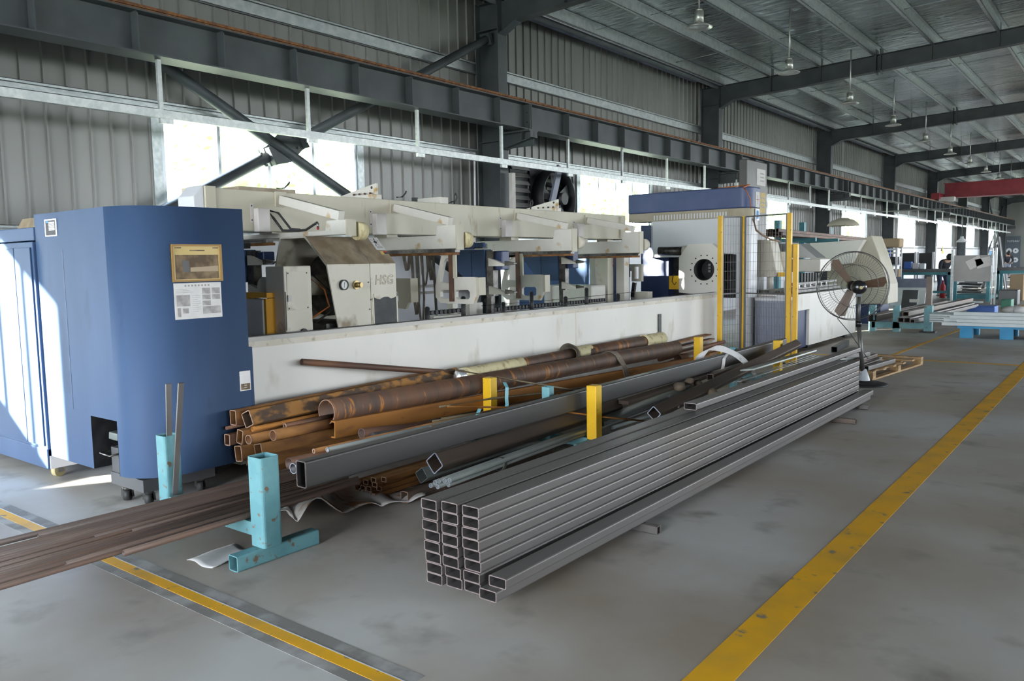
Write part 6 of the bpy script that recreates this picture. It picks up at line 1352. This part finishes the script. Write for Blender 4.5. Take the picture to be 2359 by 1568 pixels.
# white shelf with blue frame left of the screens
Ysf = 28.0; a, c = oy(2037, 660, Ysf), oy(2066, 570, Ysf)
t = thing('parts_shelf', ((a.x+c.x)/2, Ysf+.3, 0), 'blue and white parts shelf beside the beige tapered cover', 'shelf')
for x in (a.x, c.x):
    for y in (Ysf, Ysf+.6): MB().box((x-.03, y-.03, 0), (x+.03, y+.03, c.z)).build('upright', 'bin_blue' if x == a.x else 'panel_white', t)
for z in (.35, .75, 1.15, 1.55, c.z-.08): MB().box((a.x, Ysf-.02, z), (c.x, Ysf+.62, z+.05)).build('shelf_board', 'panel_white', t)
b = MB(); b.box((a.x-.15, Ysf, c.z+.005), (a.x+.42, Ysf+.6, c.z+.30)); simple('wrapped_box', 'carton', 'brown wrapped box on top of the parts shelf', 'box', b, None, .04)
for i, z in enumerate((.40, .80, 1.20)): b = MB(); b.box((a.x+.06, Ysf+.05, z+.002), (a.x+.4, Ysf+.4, z+.26)); simple('parts_bin', ('bin_blue', 'carton', 'screen')[i], ('blue bin on the lower', 'brown box on the middle', 'black box on the upper')[i]+' board of the parts shelf', 'bin', b)
# sheets and boxes between
for i, (x0, x1, y0_, y1_, Y, m, lab) in enumerate(((2068, 2136, 668, 642, 26.5, 'ac_grey', 'blue grey sheet leaning behind the square tubes'), (2048, 2072, 664, 638, 26.8, 'ac_grey', 'smaller blue grey sheet leaning left of the other sheet'), (2074, 2111, 698, 669, 22.5, 'guard_grey', 'dark grey box with a white label in front of the blue grey sheets'), (2050, 2130, 682, 663, 26.2, 'white_bar', 'low pale blue board under the blue grey sheets'))):
    a, c = oy(x0, y0_, Y), oy(x1, y1_, Y); t = thing('sheet_stack' if i != 2 else 'steel_box', ((a.x+c.x)/2, Y, max(a.z, 0)), lab, 'sheet' if i != 2 else 'box'); MB().prism([(a.x, Y, 0 if i == 2 else .0), (c.x, Y, 0), (c.x, Y+.25, c.z), (a.x, Y+.25, c.z)], (0, .06, 0)).build('panel', m, t)
    if i == 2: MB().box((a.x+.2, Y+.06, .3), (a.x+.42, Y+.07, .38)).build('label', 'paper', t)
# pile of dark scrap bars behind the board
random.seed(21)
ha, hc = oy(2200, 700, 30.6), oy(2276, 690, 30.6)
for i in range(30):
    z = .235+.036*i; sp = (hc.x-ha.x)*.5*(1-i/42); cx_ = (ha.x+hc.x)/2+random.uniform(-.3, .3)*sp; L_ = random.uniform(.5, .9); an = random.uniform(-.5, .5)
    d = V((math.cos(an), math.sin(an), 0)); a = V((cx_, 30.6+random.uniform(-.35, .1), z)); b = MB(); b.bar(a-d*L_/2, a+d*L_/2, .09, .030); o = b.build('scrap_bar', ('black_steel', 'dark_tube', 'oily_steel')[i % 3])
    tag(o, 'dark steel offcut in the heap behind the grey notice board', 'offcut', 'dark steel offcuts in the heap')
t = thing('stillage', oz(2235, 700), 'low teal stillage under the heap of dark offcuts', 'stillage'); a, c = oy(2196, 700, 29.4), oy(2282, 690, 29.4)
MB().box((a.x, 29.3, .08), (c.x, 30.95, .20)).build('tray', 'teal_far', t)
for x in (a.x+.06, c.x-.06): MB().box((x-.05, 29.19, 0), (x+.05, 29.29, .9)).build('post', 'teal_far', t); 
for i, (x0, x1, y0_, y1_, Y, m, lab) in enumerate(((2226, 2292, 722, 706, 22.5, 'bin_blue', 'blue plastic pallet behind the white bars'), (2305, 2330, 706, 690, 25, 'bin_green', 'green plastic crate near the right edge'), (2326, 2359, 655, 632, 30.2, 'carton', 'tan carton under the right hand bench'), (2168, 2176, 662, 640, 31.4, 'red_label', 'red fire extinguisher under the bench'), (2300, 2345, 690, 668, 27.5, 'guard_grey', 'stack of dark flat plates at the right edge'))):
    a, c = oy(x0, y0_, Y), oy(x1, y1_, Y); z0 = max(a.z, 0) if i == 2 else 0
    if i == 3: b = MB(); b.lathe(((a.x+c.x)/2, Y, 0), [(.0, 0), (.09, 0), (.09, .42), (.03, .52), (.03, .6), (.0, .6)], 16)
    else:
        b = MB(); b.box((a.x, Y, 0), (c.x, Y+.6, c.z))
    simple(('plastic_pallet', 'crate', 'carton', 'fire_extinguisher', 'plate_stack')[i], m, lab, ('pallet', 'crate', 'carton', 'extinguisher', 'plates')[i], b, None, 0 if i == 3 else .02)
b = MB(); 
for k in range(5): c0 = oy(2322+7*k, 716-3*(k % 2), 20.5); b.sph(V((c0.x, 20.5, .10+.17*(k % 2))), .16, 10, (1.3, 1, .6))
simple('plastic_wrap', 'cloth_white', 'crumpled white plastic wrap behind the white bars', 'wrap', b)
for i, (px, py, r_) in enumerate(((2110, 616, .10), (2125, 616, .09), (2092, 616, .12))):
    c0 = oy(px, py, 31.3); zt0 = oy(2120, 620, 31.0).z; b = MB(); b.box((c0.x-r_, 31.2, zt0+.002), (c0.x+r_, 31.45, zt0+r_*2.2)); simple('tool_box', ('panel_white', 'panel_white', 'bin_blue')[i], ('white tool box on the bench, left of two', 'white tool box on the bench, right of two', 'blue tool box at the left of the bench')[i], 'tool box', b, None, .02)
# far poster on the gable wall
YP_ = Y1-.03
a, c = oy(2312, 628, YP_), oy(2352, 543, YP_); c.x = max(c.x, a.x+1.0)
t = thing('wall_poster', ((a.x+c.x)/2, YP_, a.z), 'dark poster with white lettering and six white discs on the far gable wall', 'poster')
MB().box((a.x, YP_-.03, a.z), (c.x, YP_, c.z)).build('panel', 'poster_grey', t); W, Hh = c.x-a.x, c.z-a.z
for r_ in range(3):
    for k in range(2):
        p = V((a.x+W*(.29+.42*k), YP_-.04, c.z-Hh*(.40+.25*r_))); e = MB().tube(p, p+V((0, -.02, 0)), W*.185, 28).build('disc', 'poster_white', t); MB().tube(p+V((0, -.02, 0)), p+V((0, -.03, 0)), W*.05, 16).build('disc_hub', 'poster_grey', e)
text_mesh(t, 'TOPSAKI', 'lettering', 'poster_white', W*.20, V((a.x+W*.5, YP_-.04, c.z-Hh*.14)), (1, 0, 0), (0, 0, 1), depth=.004, shear=.25)
# blue safety boards on the wall
for i, (x0, x1, Y_) in enumerate(((2153, 2186, 0), (2262, 2288, 0))):
    a, c = ox(x0, 596, -9.40), ox(x1, 578, -9.40); s = thing('safety_board', (-9.40, (a.y+c.y)/2, a.z), ('pale blue safety board on the wall behind the bending worker', 'blue safety board on the wall near the far gable')[i], 'board'); MB().box((-9.41, a.y, a.z), (-9.39, c.y, c.z)).build('panel', 'poster_blue' if i else 'white_bar', s)
    MB().prism([(-9.389, a.y+(c.y-a.y)*.45, a.z+.3), (-9.389, a.y+(c.y-a.y)*.6, a.z+.3), (-9.389, a.y+(c.y-a.y)*.525, a.z+.75)], (.005, 0, 0)).build('warning_triangle', 'yellow_label', s)
# ---------------------------------------------------------------- people
def person(pts, edges, rad, root, m, name='body'):
    me = bpy.data.meshes.new(name); me.from_pydata([V(p) for p in pts], edges, []); o = bpy.data.objects.new(name, me); C.objects.link(o)
    sk = o.modifiers.new('skin', 'SKIN'); lay = me.skin_vertices[0] if me.skin_vertices else None
    if lay is None:
        bm = bmesh.new(); bm.from_mesh(me); bm.verts.layers.skin.verify(); bm.to_mesh(me); bm.free(); lay = me.skin_vertices[0]
    for i, r_ in enumerate(rad): lay.data[i].radius = (r_, r_)
    lay.data[root].use_root = True
    sk.use_smooth_shade = True
    ss = o.modifiers.new('sub', 'SUBSURF'); ss.levels = ss.render_levels = 1
    dg = bpy.context.evaluated_depsgraph_get(); nm = bpy.data.meshes.new_from_object(o.evaluated_get(dg)); bpy.data.objects.remove(o)
    nm.materials.clear(); nm.materials.append(MATS[m]); r = bpy.data.objects.new(name, nm); C.objects.link(r); return r
def worker(loc, face, bend, label, top, legs):
    t = thing('person', loc, label, 'person'); L = V(loc); f = V(face).normalized(); s = V((f.y, -f.x, 0)); U = V((0, 0, 1))
    hip = L+U*.90-f*.08; up = (U*math.cos(bend)+f*math.sin(bend)); ch = hip+up*.30; nk = hip+up*.53; hd = nk+(up*.6+f*.3).normalized()*.20
    # legs + torso + arms as one continuous body
    P, R_, E = [], [], []
    def add(p, r, par=None):
        P.append(p); R_.append(r)
        if par is not None: E.append((par, len(P)-1))
        return len(P)-1
    h = add(hip, .15); w = add(hip+up*.15, .135, h); c_ = add(ch, .155, w); n0 = add(nk-up*.04, .10, c_); n1 = add(nk+up*.05, .055, n0); hb = add(hd-(hd-nk)*.25, .07, n1); ht = add(hd, .095, hb); add(hd+(hd-nk).normalized()*.09, .075, ht)
    for k in (-1, 1):
        a = add(hip+s*k*.11-U*.06, .105, h); kn = add(L+s*k*.12+U*.48+f*.04, .07, a); an = add(L+s*k*.13+U*.09-f*.04, .048, kn); add(L+s*k*.14+U*.045+f*.14, .04, an)
        sh = add(nk-up*.05+s*k*.20, .062, n0); el = add(sh and (nk-up*.10+s*k*.27-U*.22+f*.12), .045, sh); wr = add(nk-up*.16+s*k*.16-U*.30+f*.36, .034, el); pm_ = add(nk-up*.17+s*k*.14-U*.33+f*.43, .03, wr)
        for j in range(4): add(P[pm_]+f*.09+s*((j-1.5)*.02)-U*.02, .009, pm_)
        add(P[pm_]+f*.03-s*k*.05, .010, pm_)
    b = person(P, E, R_, 0, 'skin'); attach(b, t)
    # clothes as fitted outer layers
    P, R_, E = [], [], []
    h = add(hip+up*.02, .165); w = add(hip+up*.15, .155, h); c_ = add(ch, .175, w); n0 = add(nk-up*.05, .115, c_)
    for k in (-1, 1): sh = add(nk-up*.05+s*k*.20, .075, n0); el = add(nk-up*.10+s*k*.27-U*.22+f*.12, .058, sh); add(nk-up*.155+s*k*.17-U*.29+f*.33, .046, el)
    b = person(P, E, R_, 0, top, 'jacket'); attach(b, t)
    P, R_, E = [], [], []
    h = add(hip+up*.03, .16)
    for k in (-1, 1): a = add(hip+s*k*.11-U*.06, .118, h); kn = add(L+s*k*.12+U*.48+f*.04, .083, a); add(L+s*k*.13+U*.12-f*.04, .065, kn)
    b = person(P, E, R_, 0, legs, 'trousers'); attach(b, t)
    m = MB(); m.sph(hd+(hd-nk).normalized()*.035-f*.02, .125, 14, (.92, 1, 1)); m.build('hair', 'hair', t)
    fc = hd+f*.09-U*.01
    for k in (-1, 1): MB().sph(fc+s*k*.035+U*.02, .012, 8).build('eye', 'print_ink', t); MB().sph(hd+s*k*.098-U*.02, .025, 8, (.5, 1, 1.3)).build('ear', 'skin', t)
    MB().sph(fc+f*.02-U*.015, .018, 8).build('nose', 'skin', t); MB().sph(fc-U*.05, .018, 8, (1.2, 1, .4)).build('mouth', 'red_label', t)
    for k in (-1, 1):
        bt = MB(); c0 = L+s*k*.135+f*.05; bt.prism([c0-f*.13-s*.05, c0+f*.15-s*.05, c0+f*.15+s*.05, c0-f*.13+s*.05], (0, 0, .07)); bt.build('shoe', 'black_steel', t, .02)
    return t
pw = oy(2172, 612, 32.6); worker((pw.x, 32.7, 0), (.55, -.8, 0), .75, 'person in dark work clothes bending over the steel bench under the windows', 'work_clothes', 'jeans')
pw = oy(2320, 606, 58); worker((pw.x, 58, 0), (.3, -.9, 0), .5, 'person in dark jacket and pale jeans behind the bench near the far poster', 'work_clothes', 'ac_grey')
# hanging lamp and jib near the far windows
t = thing('hanging_light', oy(2216, 552, 38), 'small white lamp hanging low by the far windows', 'lamp'); p = oy(2216, 552, 38)
MB().lathe(p, [(.22, -.1), (.2, -.06), (.07, .06), (.06, .14), (.0, .14)], 20).build('shade', 'panel_white', t); MB().tube(p+V((0, 0, .14)), V((p.x, p.y, 3.4)), .015, 8).build('cord', 'guard_grey', t)
MB().bar(V((-9.3, 38, 3.4)), V((p.x+.2, 38, 3.4)), .05, .05).build('wall_arm', 'guard_grey', t)
b = MB(); p = oz(2280, 610, .0)
Yj = 40.0; a, c, e = oy(2280, 588, Yj), oy(2297, 545, Yj), oy(2306, 590, Yj)
t = thing('step_ladder', V((c.x, Yj, 0)), 'folded open dark step ladder standing before the farthest window', 'ladder')
for k in (0, .5): MB().bar(V((a.x-.25, Yj+k, 0)), V((c.x, Yj+.1+k*.5, c.z)), .07, .05).build('front_stile', 'guard_grey', t); MB().bar(V((e.x+.2, Yj+k, 0)), V((c.x+.05, Yj+.1+k*.5, c.z)), .07, .05).build('rear_stile', 'guard_grey', t)
for k in range(6): u = (k+1)/7; x = (a.x-.25)*(1-u)+c.x*u; MB().box((x-.04, Yj+.02, c.z*u), (x+.04, Yj+.5, c.z*u+.03)).build('tread', 'guard_grey', t)
# drain / cable conduit down the wall beside the first column
b = MB(); b.path([ox(1075, 352, -9.2), ox(1093, 352, -9.2), ox(1093, 360, -9.2), ox(1094, 480, -9.2), ox(1094, 700, -9.2)], .018, 8); simple('wall_conduit', 'panel_white', 'white conduit running down the wall left of the first column', 'conduit', b)
pz = ox(1180, 425, -8.78); b = MB(); b.rhs((pz.x, pz.y, 0), (pz.x, pz.y, 3.05), .09, .09, .005); simple('drain_pipe', 'box_grey', 'light grey square pipe standing beside the dark column by the wall fan', 'pipe', b)
# ================================================================ OUTSIDE
b = MB(); b.face([(-90, -70, -.25), (-9.7, -70, -.25), (-9.7, 120, -.25), (-90, 120, -.25)]); b.face([(-9.7, -70, -.25), (60, -70, -.25), (60, Y0-.1, -.25), (-9.7, Y0-.1, -.25)]); b.face([(XR+.2, Y0-.1, -.25), (60, Y0-.1, -.25), (60, 120, -.25), (XR+.2, 120, -.25)]); b.face([(-9.7, Y1+.2, -.25), (XR+.2, Y1+.2, -.25), (XR+.2, 120, -.25), (-9.7, 120, -.25)])
struct(b.build('ground_outside', 'earth', fix=False), 'open ground outside the hall')
b = MB(); b.box((-21, -40, -.25), (-5, -28, 12)); struct(b.build('sun_blocker', 'panel_white'), 'pale block added out of view to keep sun out of the near gate')  # unseen block added to keep direct sun out of the near gate
def tree(x, y, h, r, label, seed):
    rnd = random.Random(seed); t = thing('tree', (x, y, -.25), label, 'tree', 'trees outside the windows')
    MB().tube((x, y, -.25), (x+.1, y, h*.6), .12, 10, .05).build('trunk', 'bark', t)
    b = MB(); b.sph((x, y, h*.58), r*.72, 14, (1, 1, h*.36/(r*.72)))  # solid inner core added so the crown blocks the sun
    for i in range(1500):
        a = rnd.uniform(0, 2*PI); u = rnd.uniform(-1, 1); rr = r*rnd.uniform(.55, 1.0)*(1+.15*math.sin(3*a)); c = V((x+rr*math.cos(a)*math.sqrt(1-u*u), y+rr*math.sin(a)*math.sqrt(1-u*u), h*.58+u*h*.42))
        d = V((rnd.uniform(-1, 1), rnd.uniform(-1, 1), rnd.uniform(-1, .4))).normalized(); e = d.cross(V((rnd.uniform(-1, 1), rnd.uniform(-1, 1), rnd.uniform(-1, 1)))).normalized(); L = rnd.uniform(.10, .2)
        b.face([c, c+d*L*.5+e*L*.3, c+d*L, c+d*L*.5-e*L*.3])
    b.build('foliage', 'leaf', t, fix=False)
for i in range(16):  # nearest trees unseen, added to stop sun through the left openings
    y = -6.5+4.1*i; tree(-14.6-.8*(i % 3), y, (8.0, 6.6, 7.4)[i % 3], 1.85, 'green leafy tree outside the left wall, '+ORD[i]+' from the near end', i)
# ================================================================ LIGHT
w = bpy.data.worlds.new('sky'); bpy.context.scene.world = w; w.use_nodes = True; nt = w.node_tree; bg = nt.nodes['Background']
tc = nt.nodes.new('ShaderNodeTexCoord'); sp = nt.nodes.new('ShaderNodeSeparateXYZ'); rp = nt.nodes.new('ShaderNodeValToRGB')
nt.links.new(tc.outputs['Generated'], sp.inputs[0]); nt.links.new(sp.outputs['Z'], rp.inputs['Fac'])
rp.color_ramp.elements[0].position = 0.0; rp.color_ramp.elements[0].color = (.95, .97, 1, 1); rp.color_ramp.elements[1].position = .8; rp.color_ramp.elements[1].color = (.55, .74, 1, 1)
nt.links.new(rp.outputs['Color'], bg.inputs['Color']); bg.inputs['Strength'].default_value = 13.0
def light(name, typ, loc, **kw):
    l = bpy.data.lights.new(name, typ); o = bpy.data.objects.new(name, l); C.objects.link(o); o.location = loc
    for k, v in kw.items(): setattr(l, k, v)
    return o
SUN = V((.581, 1, -.332)).normalized()
s = light('sun', 'SUN', (-30, -40, 25), energy=42.0, angle=.0093, color=(1, .94, .85)); s.rotation_euler = SUN.to_track_quat('-Z', 'Y').to_euler()
def portal(x, y, z, sx, sy, rot):
    o = light('daylight_portal', 'AREA', (x, y, z), shape='RECTANGLE', size=sx, size_y=sy); o.data.cycles.is_portal = True; o.rotation_euler = rot
for a, c in WIN: portal(XW-.09, (a+c)/2, (ZS+ZH)/2, ZH-ZS, c-a, (0, -PI/2, 0))
for a, c in WINR: portal(XR+.09, (a+c)/2, 2.85, 3.7, c-a, (0, PI/2, 0))
portal(XW-.09, (DOOR[0]+DOOR[1])/2, DOOR[2]/2, DOOR[2], DOOR[1]-DOOR[0], (0, -PI/2, 0)); portal(-3.8, Y0-.02, 2.45, 9.6, 4.9, (PI/2, 0, 0)); portal(.5, Y1+.02, 2.2, 4.0, 4.4, (-PI/2, 0, 0))
# ================================================================ CAMERA, VIEW
cd = bpy.data.cameras.new('camera'); cam = bpy.data.objects.new('camera', cd); C.objects.link(cam)
cd.sensor_width = 36; cd.lens = F/2359*36; cd.clip_start = .05; cd.clip_end = 400
cam.matrix_world = M((( _r.x, _u.x, -_f.x, 0), (_r.y, _u.y, -_f.y, 0), (_r.z, _u.z, -_f.z, H), (0, 0, 0, 1)))
sc = bpy.context.scene; sc.camera = cam
vs = sc.view_settings; sc.display_settings.display_device = 'sRGB'; vs.view_transform = 'Standard'; vs.look = 'None'; vs.exposure = 1.1; vs.gamma = 1.0; vs.use_curve_mapping = False
sc.cycles.use_denoising = True; sc.cycles.max_bounces = 8; sc.cycles.diffuse_bounces = 5; sc.cycles.glossy_bounces = 4; sc.cycles.transparent_max_bounces = 12; sc.cycles.caustics_reflective = False; sc.cycles.sample_clamp_indirect = 8
